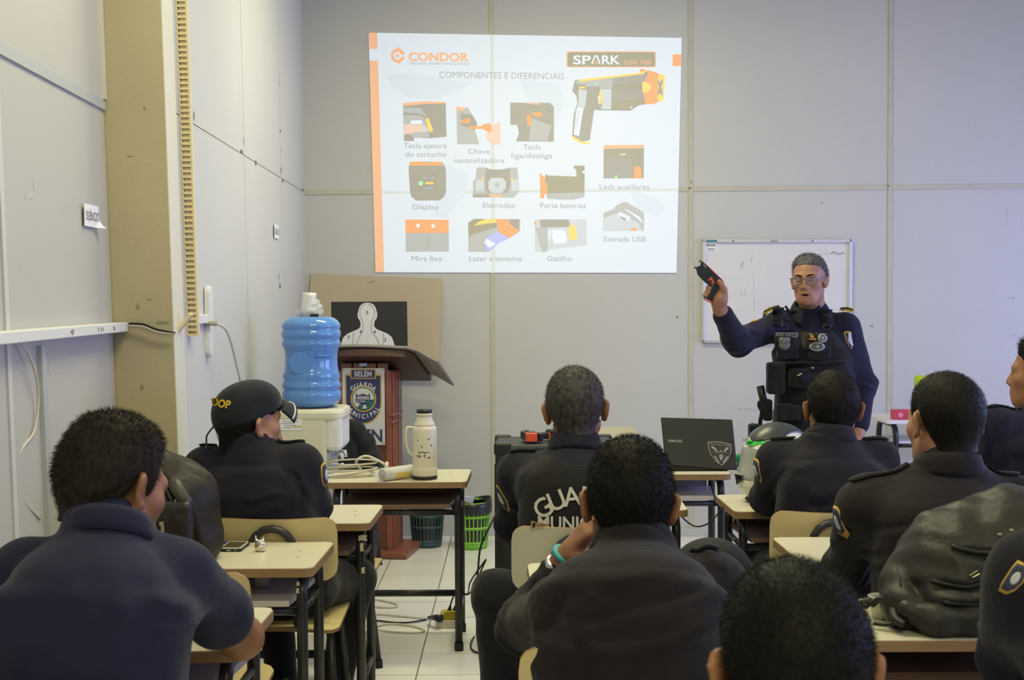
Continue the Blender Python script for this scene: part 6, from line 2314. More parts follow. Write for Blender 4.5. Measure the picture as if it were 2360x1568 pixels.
shot('component_picture', [
    (z3((437, 872), (680, 853), (920, 860), (928, 1252), (740, 1270), (560, 1260), (560, 1302), (450, 1302)), 2, 'dark'),
    (z3((437, 872), (680, 853), (920, 860), (921, 876), (680, 885), (440, 908)), 3, 'orange2'),
    (z3((440, 925), (640, 930), (680, 990), (700, 1040), (660, 1000), (440, 975)), 3, 'grey'),
    (z3((440, 1010), (640, 1010), (690, 1060), (740, 1260), (560, 1265), (500, 1220), (445, 1220)), 2.6, 'grey'),
    (z3((530, 1070), (650, 1068), (660, 1110), (520, 1110)), 3.4, 'bright'),
    (z3((445, 1115), (660, 1115), (725, 1160), (715, 1195), (560, 1205), (448, 1230)), 4, 'skin'),
    (z3((640, 1130), (700, 1140), (720, 1180), (690, 1205), (645, 1185)), 4.5, 'light'),
    (z3((690, 1045), (725, 1042), (775, 1175), (765, 1200), (730, 1195)), 5, 'yellow')])
shot('component_picture', [
    (z3((1040, 912), (1170, 925), (1280, 1105), (1250, 1175), (1300, 1338), (1048, 1338)), 2, 'grey'),
    (z3((1090, 990), (1220, 1010), (1275, 1100), (1240, 1180), (1090, 1120)), 2.5, 'dark'),
    (z3((1042, 915), (1140, 925), (1140, 955), (1042, 958)), 3, 'orange2'),
    (z3((1090, 1070), (1180, 1040), (1195, 1070), (1180, 1100), (1100, 1100)), 3, 'orange'),
    (z3((1170, 1140), (1330, 1130), (1345, 1110), (1430, 1100), (1445, 1190), (1390, 1200), (1340, 1165), (1180, 1165)), 3.5, 'orange'),
    (z3((1445, 1125), (1532, 1080), (1537, 1343), (1430, 1343), (1375, 1270), (1390, 1200), (1440, 1190)), 3, 'skin')])
shot('component_picture', [
    (z3((1648, 868), (1960, 870)) + z4((330, 870), (375, 915), (375, 1308)) + z3((1710, 1306), (1745, 1210), (1725, 1120), (1648, 1118)), 2, 'dark'),
    (z3((1790, 870), (1960, 872)) + z4((220, 880), (215, 893)) + z3((1900, 888)), 3, 'orange2'),
    (z4((130, 1040), (350, 1130), (300, 1300), (90, 1300)), 2.6, 'grey'),
    (z4((68, 1020), (95, 1005), (122, 1030), (126, 1120), (105, 1140), (78, 1125)), 3.5, 'orange'),
    (z4((128, 985), (160, 975), (250, 985), (248, 1015), (190, 1030), (130, 1005)), 3.5, 'orange')])
shot('component_picture', [
    (z5((500, 240), (515, 165), (880, 162), (920, 240), (925, 500), (905, 555), (850, 600), (585, 602), (530, 555), (515, 480)), 2, 'dark'),
    (z5((515, 162), (650, 160), (660, 172), (740, 172), (750, 162), (875, 162), (892, 205), (510, 205)), 3, 'orange'),
    (z5((612, 310), (830, 305), (825, 490), (620, 485)), 3, 'olive'),
    (circle(970.5, 423, 5.4, 5.6, 16), 4, 'green'), (circle(970.5, 423, 3.6, 3.8, 14), 4.5, 'teal'),
    (z5((685, 400), (700, 392), (770, 392), (790, 403), (770, 416), (700, 416)), 4, 'yellow')])
stext('24/11/2011', 973, 1005, 412.5, 4.2, 'blue', .02, 5, name='component_picture')
stext('13:48:05', 974, 999, 436.5, 4.2, 'blue', .02, 5, name='component_picture')
shot('component_picture', [
    (z5((1265, 240), (1290, 226), (1370, 228), (1430, 250), (1500, 256), (1580, 245), (1640, 228), (1725, 230), (1740, 330), (1748, 500), (1690, 567), (1225, 565), (1228, 380), (1258, 350)), 2, 'grey'),
    (z5((1370, 235), (1430, 252), (1580, 250), (1640, 235), (1650, 400), (1620, 515), (1380, 515), (1360, 400)), 3, 'dark'),
    (z5((1400, 390), (1430, 345), (1560, 345), (1600, 390), (1595, 470), (1550, 515), (1440, 515), (1400, 470)), 3.5, 'light'),
    (circle(1146, 427, 6, 5, 14), 4, 'grey'),
    (z5((1325, 340), (1348, 340), (1345, 380), (1328, 375)), 4, 'yellow'), (z5((1655, 345), (1680, 348), (1678, 385), (1658, 382)), 4, 'yellow'),
    (z5((1265, 360), (1350, 385), (1345, 500), (1255, 490)), 3, 'light'), (z5((1660, 380), (1740, 360), (1745, 490), (1660, 500)), 3, 'light'),
    (z5((1410, 530), (1560, 535), (1540, 562), (1430, 562)), 4, 'orange2'), (z5((1225, 525), (1410, 530), (1420, 565), (1225, 565)), 3.4, 'dark')])
shot('component_picture', [
    (z6((280, 300), (310, 318), (630, 330), (625, 250), (600, 235), (600, 207), (722, 207), (722, 262), (695, 265), (700, 290), (722, 302), (720, 560), (600, 590), (480, 592), (305, 580), (295, 530), (300, 430), (275, 380)), 2, 'olive'),
    (z6((215, 295), (235, 300), (245, 322), (275, 332), (280, 390), (300, 430), (302, 522), (268, 530), (265, 578), (222, 572)), 3, 'orange'),
    (z6((305, 520), (720, 510), (720, 560), (600, 590), (480, 592), (305, 580)), 3, 'grey')])
shot('component_picture', [
    (z6((937, -25), (1392, -28), (1388, 350), (935, 350)), 2, 'olive'), (z6((937, -25), (1392, -28), (1392, 10), (937, 18)), 3, 'orange2'),
    (z6((1120, 72), (1190, 70), (1180, 92), (1125, 92)), 3, 'light'), (z6((945, 105), (1260, 130), (1270, 345), (940, 345)), 2.6, 'dark'),
    (z6((1280, 235), (1300, 215), (1345, 220), (1362, 260), (1365, 350), (1275, 350)), 4, 'orange'), (circle(1420, 409, 3.4, 3.6, 12), 5, 'green')])
shot('component_picture', [
    (z5((463, 815), (952, 818), (956, 1178), (470, 1178)), 2, 'grey'), (z5((463, 815), (952, 818), (953, 965), (466, 968)), 3, 'orange'),
    (circle(964, 520.5, 4.2, 4.6, 14), 4, 'bright'), (circle(998.7, 521.5, 4.2, 4.6, 14), 4, 'bright'), (z5((714, 985), (720, 985), (722, 1150), (716, 1150)), 4, 'dark')])
shot('component_picture', [
    (z5((1172, 855), (1240, 808), (1762, 810), (1755, 950), (1640, 1025), (1520, 1075), (1405, 1180), (1175, 1180)), 2, 'grey'),
    (z5((1172, 850), (1240, 808), (1480, 810), (1500, 900), (1300, 960), (1190, 1000), (1180, 1040)), 2.5, 'olive'),
    (z5((1240, 885), (1290, 840), (1370, 810), (1480, 812), (1490, 850), (1380, 862)), 3, 'yellow'),
    (z5((1480, 812), (1630, 812), (1635, 860), (1745, 940), (1640, 1025), (1510, 950), (1505, 870)), 3.5, 'orange'),
    (z5((1635, 812), (1750, 815), (1740, 935), (1640, 862)), 4, 'dark'),
    (z5((1420, 985), (1510, 955), (1640, 1025), (1520, 1075), (1420, 1165), (1380, 1165), (1350, 1090)), 4, 'blue'),
    (z5((1352, 1075), (1380, 1030), (1482, 1092), (1410, 1135)), 5, 'bright')])
shot('component_picture', [
    (z6((160, 812), (745, 815), (745, 1105), (600, 1125), (420, 1140), (330, 1150), (300, 1180), (162, 1182)), 2, 'light'),
    (z6((240, 815), (540, 815), (560, 880), (530, 900), (230, 905), (210, 830)), 2.8, 'dark'),
    (z6((165, 905), (300, 905), (310, 1120), (290, 1178), (240, 1178)), 2.6, 'grey'),
    (z6((318, 940), (350, 930), (490, 932), (520, 1000), (520, 1060), (495, 1085), (330, 1088), (308, 1060)), 3.5, 'bright'),
    (z6((350, 935), (365, 935), (350, 1000), (382, 1085), (335, 1088), (312, 1060)), 4, 'light'),
    (z6((550, 880), (605, 875), (635, 960), (635, 1045), (550, 1045), (538, 960)), 4, 'yellow'),
    (z6((560, 820), (740, 820), (740, 1000), (660, 985), (600, 860)), 2.6, 'light'), (circle(1234, 515, 3, 4, 10), 4, 'orange')])
shot('component_picture', [
    (z6((933, 740), (1040, 700), (1090, 650), (1150, 622), (1195, 617), (1393, 735), (1392, 942), (933, 942)), 2, 'grey'),
    (z6((1175, 690), (1340, 785), (1385, 860), (1365, 820), (1320, 800), (1180, 705)), 3, 'bright'),
    (z6((935, 800), (1100, 740), (1200, 780), (1330, 860), (1370, 940), (935, 940)), 2.6, 'light'),
    (z6((1105, 735), (1130, 730), (1245, 790), (1215, 830), (1190, 835), (1100, 790)), 3.2, 'white'), (z6((1110, 785), (1130, 780), (1190, 805), (1185, 830), (1160, 820)), 4, 'dark'),
    (z6((1235, 942), (1245, 915), (1280, 905), (1312, 922), (1312, 942)), 4, 'orange')])

for s_, x0, x1, y, cp in (('Tecla ejetora', 931, 1030, 342, 12), ('do cartucho', 935, 1028, 362, 12), ('Chave', 1079, 1129, 355, 12), ('neutralizadora', 1047, 1162, 376, 12),
                          ('Tecla', 1206, 1246, 345, 12), ('liga/desliga', 1179, 1273, 365, 12), ('Leds auxiliares', 1382, 1496, 437, 12), ('Display', 952, 1012, 483, 12),
                          ('Eletrodos', 1113, 1187, 479.5, 12), ('Porta baterias', 1245, 1350, 480, 12), ('Entrada USB', 1392, 1489, 557, 11.5), ('Mira fixa', 949, 1019, 602, 12),
                          ('Laser e lanterna', 1082, 1203, 602, 12), ('Gatilho', 1261, 1318, 602, 12)):
    stext(s_, x0, x1, y, cp, 'text', 0.0)
# ------------------------------------------------------------------ water cooler and bottle
M_COOL = mat('cooler_white', (0.70, 0.67, 0.52, 1), 0.35, var=.06)
M_COOLF = mat('cooler_front', (0.72, 0.72, 0.73, 1), 0.35)
cz = .965
ck = empty('water_cooler', (-.915, 5.96, 0), 0, 'cream water cooler holding the big blue bottle', 'water cooler')
MB().box((-.03, 0, cz / 2), (.25, .31, cz - .03)).build('cabinet', M_COOL, ck, bevel=.012)
MB().prism(rrect(.33, .32, .05), cz - .05, cz, Matrix.Translation((.005, 0, 0))).build('top_cover', M_COOL, ck, bevel=.015)
MB().box((.125, 0, .86), (.075, .30, .16)).build('front_head', M_COOLF, ck, bevel=.02)
MB().box((.112, 0, .35), (.045, .30, .62)).build('front_panel', M_COOLF, ck, bevel=.012)
MB().box((.10, 0, .72), (.02, .26, .12)).build('tap_recess', mat('recess_grey', (.40, .40, .42, 1), .5), ck)
for dy in (-.06, .06):
    MB().tube([(.12, dy, .76), (.15, dy, .755), (.152, dy, .73)], .010, n=8).build('tap', M_COOLF, ck, sm=True)
MB().tube([(.13, -.1, .705), (.165, -.1, .718)], .008, n=6).build('tap_lever', mat('lever_blue', (.4, .5, .65, 1), .4), ck, sm=True)
MB().box((-.06, -.157, .90), (.10, .002, .048)).build('instruction_sticker', M_PAPER, ck)
for k in range(4):
    MB().box((-.062 - .012 * (k % 2), -.1585, .915 - k * .009), (.07 - .01 * k, .001, .003)).build('sticker_line', mat('sticker_text', (.35, .35, .37, 1), .7), ck)
MB().box((-.03, -.1585, .892), (.036, .001, .010)).build('sticker_patch', mat('sticker_cream', (.60, .50, .26, 1), .6), ck)
MB().box((.135, -.151, .90), (.018, .002, .032)).build('rating_label', M_PAPER, ck)

M_BOTTLE = mat('bottle_blue', (0.10, 0.27, 0.66, 1), 0.12, spec=.6, alpha=.93, coat=.3, var=.25, var_scale=3, var_color=(.20, .40, .78, 1))
bt = empty('water_bottle', (-.905, 5.96, cz), 0, 'large ribbed blue water bottle standing upside down on the cooler', 'bottle')
R0_ = .133
prof = [(.0001, .004), (.05, .004), (.10, .006), (.120, .020), (.131, .040), (R0_, .055), (R0_, .070), (.126, .078), (.126, .084), (R0_ - .001, .092), (R0_, .105), (.127, .116), (.124, .125), (.130, .14),
        (.122, .16), (.118, .19), (.117, .22), (.119, .25), (.124, .268), (.131, .28), (.132, .292), (.127, .302), (.126, .308), (.132, .318), (.134, .332), (.131, .345), (.126, .352), (.132, .362), (.130, .375), (.118, .392), (.100, .404), (.085, .409), (.07, .409), (.0001, .405)]
MB().lathe(prof, 48).build('body', M_BOTTLE, bt, sm=True)
MB().lathe([(.048, 0), (.05, .003), (.05, .006), (.0001, .006)], 24, Matrix.Translation((-.03, -.1165, .205)) @ Matrix.Rotation(PI / 2, 4, 'X')).build('round_panel', M_BOTTLE, bt, bevel=.002)
for z in (.10, .145, .235, .28):
    MB().tube([(.03 + .0 * k, -math.sqrt(max(.0, .119 ** 2 - (.03 + .018 * k) ** 2)) - .004, z) if False else ((.035 + .016 * k), -math.sqrt(.122 ** 2 - (.035 + .016 * k) ** 2), z) for k in range(5)], .004, n=5).build('grip_rib', M_BOTTLE, bt, sm=True)
# sleeve of plastic cups and crumpled bag on the bottle
cs_ = empty('cup_sleeve', bt.location + V((-.01, -.02, .409)), 0, 'white stack of disposable cups in crumpled plastic on top of the blue bottle', 'cups')
MB().lathe([(.036, -.002), (.034, .03), (.030, .09), (.031, .108), (.0001, .106)], 24, Matrix.Rotation(math.radians(4), 4, 'Y')).build('cup_stack', M_WHITE_PL, cs_, sm=True)
F = Field((-.1, -.1, -.03), (.12, .1, .11), .005)
F.ell((.018, 0, .022), (.052, .045, .028), k=.01).ell((.036, 0, .045), (.026, .03, .035), k=.02).ell((-.04, 0, .012), (.016, .016, .014), k=.01)
F.ripple(.004, .025, 4)
F.cut(lambda x, y, z: -.002 - z)
F.build('plastic_wrap', mat('plastic_film', (.75, .76, .76, 1), .12, alpha=.42, spec=.8), cs_, relax=0, world=False)
MB().box((.035, -.045, .006), (.035, .02, .012), Matrix.Rotation(.3, 3, 'Z')).build('film_label', M_BLACK, cs_)

# jacket over the chair beside the lectern
M_JACK = cloth('jacket_black', (.016, .019, .022, 1), sheen=.1)
c0 = C['jacket'].location
F = Field((c0.x - .35, c0.y - .45, .30), (c0.x + .38, c0.y + .15, .95), .008)
pj = lambda x, y: at(x, y, c0.y - .26)
F.chain([pj(760, 1000), pj(795, 985), pj(818, 992), pj(840, 1020), pj(852, 1060), pj(862, 1110)], [.035, .04, .045, .05, .055, .06], k=.03)
F.chain([pj(775, 1010), pj(800, 1040), pj(815, 1100), pj(820, 1150)], [.04, .055, .065, .06], k=.05)
F.chain([pj(770, 1020), pj(780, 1080), pj(790, 1150)], [.04, .05, .05], k=.05)
for a_, b_ in (((815, 1000), (850, 1110)), ((800, 1010), (830, 1120)), ((790, 1030), (805, 1140))):
    F.fold([pj(*a_), pj(*b_)], -.008, .012)
F.ripple(.004, .05, 6)
jk = F.build('jacket', M_JACK)
tag(jk, 'black jacket draped over the chair beside the lectern', 'jacket')

# second chair with a dark bag behind the woman's desk
ch = place_chair(-.70, 4.98, math.radians(-90), 'school chair turned sideways holding a black bag behind the woman\'s desk')
F = Field((-.98, 4.80, .42), (-.36, 5.22, .72), .008)
F.box((-.70, 4.99, .515), (.36, .24, .115), .04, None, .03)
F.ripple(.005, .07, 9)
F.cut(lambda x, y, z: .458 - z)
bg = F.build('black_bag', mat('bag_black', (.014, .013, .013, 1), .55, bump=.2, bump_scale=40))
tag(bg, 'soft black bag lying on the sideways chair below the front desk', 'bag')

# ------------------------------------------------------------------ thermos, cable coil and rolled poster on the front left desk
tz = DESK_Z
th = empty('thermos', on_z(979, 1104, tz), 0, 'cream thermos flask with a handle and worn print on the desk', 'thermos')
M_THER = mat('thermos_cream', (0.70, 0.64, 0.50, 1), 0.35, var=.12, var_scale=12)
MB().lathe([(.0500, .0), (.0525, .002), (.0525, .013), (.0500, .016)], 36).build('base_ring', M_BLACK, th, sm=True)
MB().lathe([(.051, .015), (.0525, .02), (.0528, .045), (.0505, .05), (.0505, .055), (.0505, .205), (.0490, .216), (.044, .219), (.044, .223)], 36).build('body', M_THER, th, sm=True)
MB().lathe([(.044, .222), (.044, .228), (.036, .240), (.032, .255), (.0315, .263), (.034, .265), (.034, .272), (.031, .274)], 36).build('shoulder', M_THER, th, sm=True)
MB().lathe([(.031, .273), (.0325, .275), (.0325, .286), (.030, .289), (.0001, .289)], 30).build('lid', M_BLACK, th, sm=True)
MB().tube(bez([(-.046, 0, .212), (-.068, -.005, .214), (-.075, -.008, .20), (-.076, -.008, .16), (-.066, -.006, .115), (-.050, -.003, .098)], 5), .0055, n=6).build('handle', M_THER, th, sm=True)
rp = random.Random(4)
for k in range(26):
    a = math.radians(-90 + rp.uniform(-32, 40)); z = rp.choice((.14, .142, .115, .118, .10, .097, .166, .17)) + rp.uniform(-.005, .005)
    MB().box((.0507 * math.cos(a), .0507 * math.sin(a), z), (.0045 * rp.uniform(.5, 1.2), .0012, .006 * rp.uniform(.4, 1.3)), Matrix.Rotation(a + PI / 2, 3, 'Z')).build('worn_print', M_INK, th)

co = empty('cable_coil', on_z(810, 1098, tz), 0, 'coiled white extension cable lying on the desk beside the thermos', 'cable')
rc = random.Random(5)
base = co.location
for k in range(4):
    w, d_ = .11 + .012 * rc.uniform(-1, 1), .045 + .012 * rc.uniform(-1, 1)
    pts = []
    for i in range(20):
        a = 2 * PI * i / 20
        pts.append((.01 * k + w * math.cos(a) - .02, d_ * math.sin(a) + .01 * rc.uniform(-.3, .3), .008 + .012 * k + .012 * (1 + math.sin(a + k)) * (.4 + .3 * k)))
    MB().tube([V(p) for p in bez(pts + [pts[0]], 3)[:-1]], .006, n=6, closed=True, flat=(1, .6)).build('cable_loop', M_CABLE_W, co, sm=True)
MB().tube(bez([(.04, .03, .02), (.02, .0, .06), (.06, .0, .085), (.12, .01, .06), (.155, .01, .035)], 5), .006, n=6).build('cable_loop', M_CABLE_W, co, sm=True)
MB().tube(bez([(.1, -.01, .03), (.02, -.05, .02), (-.10, -.09, .012), (-.135, -.13, .0)], 5), .006, n=6).build('cable_tail', M_CABLE_W, co, sm=True)
MB().tube([(.145, -.01, .02), (.15, .0, .055), (.146, .01, .03)], .009, n=6).build('cable_tie', M_CABLE_W, co, sm=True)
po = empty('rolled_poster', on_z(880, 1110, tz), 0, 'rolled white poster in clear plastic lying between cable and thermos', 'poster')
a_, b_ = V((0, 0, .027)), V((.145, .13, .03))
dd = (b_ - a_).normalized()
Rq = Matrix.Translation(a_) @ dd.to_track_quat('Z', 'Y').to_matrix().to_4x4()
MB().lathe([(.0225, .002), (.026, 0), (.026, .12), (.025, .19), (.022, .19), (.0225, .002)], 28, Rq).build('roll', mat('poster_paper', (.72, .70, .64, 1), .6), po, sm=True)
ys_, yf_ = [], []
for i_ in range(9):
    an_ = i_ / 8 * 1.7
    for t_ in (.045, .12):
        q_ = Rq @ V((.0264 * math.cos(an_), .0264 * math.sin(an_), t_))
        if i_ == 0 and t_ == .045:
            # start the printed patch on the side that faces the camera
            best_ = min(range(64), key=lambda k: (Rq.to_3x3() @ V((math.cos(k * PI / 32), math.sin(k * PI / 32), 0))).y + .6 * (Rq.to_3x3() @ V((math.cos(k * PI / 32), math.sin(k * PI / 32), 0))).z) * PI / 32 - .85
        q_ = Rq @ V((.0264 * math.cos(an_ + best_), .0264 * math.sin(an_ + best_), t_ + .01 * math.sin(3 * an_)))
        ys_.append(q_)
for i_ in range(8):
    yf_.append((2 * i_, 2 * i_ + 1, 2 * i_ + 3, 2 * i_ + 2))
MB().add(ys_, yf_).build('yellow_print', mat('poster_yellow', (.75, .55, .03, 1), .5), po, sm=True)
F = Field((-.06, -.06, -.04), (.24, .22, .10), .006)
F.cone(a_ - dd * .012, a_ + dd * .17, .029, .029, k=.01).cone(a_ + dd * .17, a_ + dd * .24 + V((0, 0, .012)), .027, .020, k=.02)
F.ripple(.0025, .03, 7)
F.cut(lambda x, y, z: .002 - z)
F.build('plastic_sleeve', mat('clear_film', (.8, .82, .85, 1), .06, alpha=.13, spec=.9), po, relax=0, world=False)

# ------------------------------------------------------------------ waste baskets
def basket(px, py, Y, r, h, m, label, liner):
    p = at(px, py, Y)
    t = empty('waste_basket', (p.x, p.y, 0), 0, label, 'waste bin', 'slotted waste baskets')
    rb = r * .78
    MB().lathe([(.0001, .003), (rb, .003), (rb + .003, .0), (rb + .004, .03), (rb + .001, .032), (rb - .002, .006), (.0001, .008)], 32).build('base', m, t, sm=True)
    n = 26
    for z0 in (.03, h * .42, h * .66, h * .88):
        ra = rb + (r - rb) * z0 / h
        rb2 = rb + (r - rb) * (z0 + .016) / h
        MB().lathe([(ra, z0), (ra + .003, z0), (rb2 + .003, z0 + .016), (rb2, z0 + .016), (ra, z0)], 32).build('hoop', m, t, sm=True)
    mb = MB()
    for k in range(n):
        a = 2 * PI * k / n
        mb.tube([((rb + .002) * math.cos(a), (rb + .002) * math.sin(a), .02), ((r + .001) * math.cos(a), (r + .001) * math.sin(a), h)], .0042, n=4)
    tag(mb.build('rib', m, t), kind='stuff')
    MB().lathe([(r - .002, h - .012), (r + .008, h - .012), (r + .009, h), (r - .001, h), (r - .002, h - .012)], 32).build('rim', m, t, sm=True)
    # bin liner hanging over the rim
    vs, fs = [], []
    rr_ = random.Random(px)
    n2 = 40
    prof_ = [(.80, .02), (.86, h * .5), (.95, h * .9), (1.0, h + .012), (1.09, h + .006), (1.10, h - .03), (1.08, h - .065)] if liner else [(.80, .02), (.86, h * .5), (.95, h * .9), (.99, h + .004), (1.07, h - .006)]
    for q, z in prof_:
        for k in range(n2):
            a = 2 * PI * k / n2
            w_ = 1 + (.02 * math.sin(a * 7 + z * 40) + .015 * rr_.uniform(-1, 1)) * (z > h * .85)
            vs.append((r * q * w_ * math.cos(a), r * q * w_ * math.sin(a), z + .012 * math.sin(a * 2 + 1) * (z > h * .9)))
    for j in range(len(prof_) - 1):
        for k in range(n2):
            k2 = (k + 1) % n2
            fs.append((j * n2 + k, j * n2 + k2, (j + 1) * n2 + k2, (j + 1) * n2 + k))
    MB().add(vs, fs).build('bin_liner', mat('bin_liner', (.016, .016, .019, 1), .25), t, sm=True)
    return t


M_BTEAL = mat('basket_teal', (.035, .075, .085, 1), .4)
M_BGREEN = mat('basket_green', (.20, .48, .04, 1), .4)
basket(984, 1230, 7.72, .105, .265, M_BTEAL, 'dark teal slotted waste basket beside the lectern foot', False)
gb = basket(1088, 1230, 7.66, .108, .275, M_BGREEN, 'bright green slotted waste basket with a black liner hanging over', True)
MB().box((-.02, -.03, .28), (.06, .004, .05), Euler((.3, .2, .2)).to_matrix()).build('crumpled_paper', M_PAPER, gb)

# ------------------------------------------------------------------ black flight case with two stun guns on it
M_CASE = mat('case_black', (.022, .024, .026, 1), .5, var=.2, var_scale=30)
cx0, cx1 = at(1141, 1030, 5.35).x, .42
case = empty('equipment_case', ((cx0 + cx1) / 2, 5.52, 0), 0, 'tall black equipment case with corner guards behind the vest man', 'case')
cw = cx1 - cx0
CZ = .862
MB().box((0, 0, CZ / 2), (cw, .34, CZ - .01)).build('shell', M_CASE, case, bevel=.012)
for sx in (-1, 1):
    MB().box((sx * (cw / 2 - .012), -.17, CZ / 2 - .03), (.03, .012, CZ - .1)).build('edge_rail', M_BLACK, case, bevel=.003)
    for sy in (-1, 1):
        MB().box((sx * (cw / 2 - .03), sy * .145, CZ - .022), (.07, .06, .05)).build('corner_guard', M_BLACK, case, bevel=.008)
        MB().box((sx * (cw / 2 - .03), sy * .145, .03), (.07, .06, .06)).build('corner_guard', M_BLACK, case, bevel=.008)
MB().tube(bez([(-cw / 2 + .035, -.18, .70), (-cw / 2 + .035, -.20, .68), (-cw / 2 + .035, -.20, .58), (-cw / 2 + .035, -.18, .56)], 4), .007, n=6).build('handle', M_BLACK, case, sm=True)


def lying_gun(px, py, Y, rz, lab):
    p = at(px, py, Y)
    t = empty('stun_gun', (p.x, p.y, CZ), rz, lab, 'stun gun', 'stun guns')
    MB().box((.0, 0, .020), (.055, .12, .034)).build('barrel_body', M_GUN, t, bevel=.005)
    MB().box((-.012, -.062, .021), (.045, .03, .036)).build('cartridge', M_RED, t, bevel=.004)
    MB().box((.030, -.045, .020), (.016, .05, .03)).build('muzzle', M_GUN, t, bevel=.003)
    MB().box((.05, .03, .017), (.07, .035, .026)).build('grip', M_GUN, t, bevel=.006)
    MB().box((.088, .03, .017), (.008, .034, .024)).build('base_plate', M_RED, t, bevel=.002)
    MB().box((.0, .01, .0385), (.02, .10, .004)).build('top_stripe', M_GUNG, t, bevel=.001)
    return t


lying_gun(1222, 1026, 5.46, math.radians(14), 'stun gun with a red cartridge lying on the black case beside the vest man')
lying_gun(1292, 1022, 5.52, math.radians(70), 'stun gun lying on the black case mostly hidden behind the vest collar')

# ------------------------------------------------------------------ laptop
M_LAPTOP = mat('laptop_black', (.014, .015, .014, 1), .35, var=.25, var_scale=60)
M_LOGO = mat('laptop_logo', (.36, .35, .32, 1), .4)
q = [at(1523, 962, 5.72), at(1688, 967, 5.72), at(1700, 1084, 5.655), at(1534, 1072, 5.655)]
lp = empty('laptop', (q[3] + q[2]) / 2, 0, 'open black laptop with a skull shield sticker on its lid', 'laptop')
nrm = (q[1] - q[0]).cross(q[3] - q[0]).normalized()
if nrm.y > 0:
    nrm = -nrm
X_ = (q[2] - q[3]).normalized()
U_ = ((q[0] + q[1]) / 2 - (q[3] + q[2]) / 2).normalized()
mb = MB().add(q + [p - nrm * .009 for p in q], [(0, 1, 2, 3), (7, 6, 5, 4), (0, 4, 5, 1), (1, 5, 6, 2), (2, 6, 7, 3), (3, 7, 4, 0)])
to_world(mb.build('lid', M_LAPTOP, lp, bevel=.004), lp)
kb = (q[2] + q[3]) / 2
to_world(MB().box(V((kb.x, kb.y + .125, tz + .014)), ((q[2] - q[3]).length, .23, .022)).build('keyboard_base', M_LAPTOP, lp, bevel=.005), lp)


def lid_pt(px, py, off=.0015):
    return on_plane(px, py, q[0] + nrm * off, nrm)


def lid_poly(pts, off, m, nm):
    a = [lid_pt(x, y, off) for x, y in pts]
    return to_world(MB().add(a, [tuple(range(len(a)))]).build(nm, m, lp), lp)


def lid_text(s, x0, x1, yb, cap, m, nm, slope=0.0, bold=0.0):
    tv, tf = text_verts(text_mesh(s, 1.0, bold, 'LEFT'))
    mn, mx = min(p.x for p in tv), max(p.x for p in tv)
    vs = []
    for p in tv:
        x = x0 + (x1 - x0) * (p.x - mn) / (mx - mn)
        vs.append(lid_pt(x, yb - p.y / .7 * cap + slope * (x - x0), .0035))
    return to_world(MB().add(vs, tf).build(nm, m, lp), lp)


lid_text('SAMSUNG', 1540, 1572, 1019, 6, M_LOGO, 'maker_lettering', .05, .02)
shp = [(1631, 1019), (1645, 1018), (1660, 1018.5), (1674, 1021), (1685, 1025), (1686, 1040), (1679, 1058), (1664, 1074), (1649, 1065), (1637, 1048), (1632, 1032)]
cxs, cys = 1659, 1043
lid_poly(shp, .002, M_LOGO, 'sticker_border')
lid_poly([(cxs + (x - cxs) * .94, cys + (y - cys) * .94) for x, y in shp], .0026, mat('sticker_dark', (.03, .03, .03, 1), .4), 'sticker_field')
lid_text('G.A.T.', 1648, 1676, 1043, 5.5, M_LOGO, 'sticker_lettering', .05, .02)
lid_text('DEPARTAMENTO DE AÇÕES', 1637, 1682, 1025.5, 2.8, M_LOGO, 'sticker_lettering', .07)
for x_, y_, r_ in ((1662, 1052, 5), (1662, 1058, 3)):
    lid_poly(circle(x_, y_, r_, r_ * .9, 12), .0032, M_LOGO, 'sticker_skull')
for x_ in (1660, 1664):
    lid_poly(circle(x_, 1052, 1.2, 1.2, 8), .0038, M_BLACK, 'sticker_eye')
for pts in (((1638, 1030), (1650, 1040), (1652, 1037), (1644, 1029)), ((1681, 1033), (1670, 1042), (1668, 1039), (1675, 1031)), ((1645, 1052), (1656, 1068), (1658, 1066), (1648, 1051)), ((1678, 1054), (1668, 1068), (1666, 1066), (1675, 1052))):
    lid_poly(pts, .0032, M_LOGO, 'sticker_weapon')
pp = on_z(1540, 1073, tz)
tag(MB().box(pp + V((0, .05, .002)), (.10, .12, .003)).build('loose_paper', M_PAPER), 'white paper sheet under the corner of the laptop', 'paper')
pg_ = on_z(1716, 1062, tz)
gm = MB().lathe([(.0001, 0), (.016, 0), (.016, .02), (.020, .035), (.020, .05), (.012, .058), (.0001, .06)], 16, Matrix.Translation(at(1707, 1062, 5.80))).build('small_green_bottle', mat('cap_green', (.01, .34, .12, 1), .35), None, sm=True)
gm.location.z = 0
dzz = tz - min(v.co.z for v in gm.data.vertices)
gm.location.z = dzz
tag(gm, 'small bright green bottle top standing beside the laptop lid', 'bottle')
cw_ = MB().tube(bez([at(1556, 1172, 4.83), at(1580, 1200, 4.83), at(1605, 1214, 4.82), at(1635, 1205, 4.8), at(1665, 1172, 4.8), at(1674, 1158, 4.8)], 6), .0028, n=6).build('hanging_wire', M_CABLE_B, None, sm=True)
tag(cw_, 'thin black wire sagging between the vest man\'s desk and the helmet desk', 'wire')

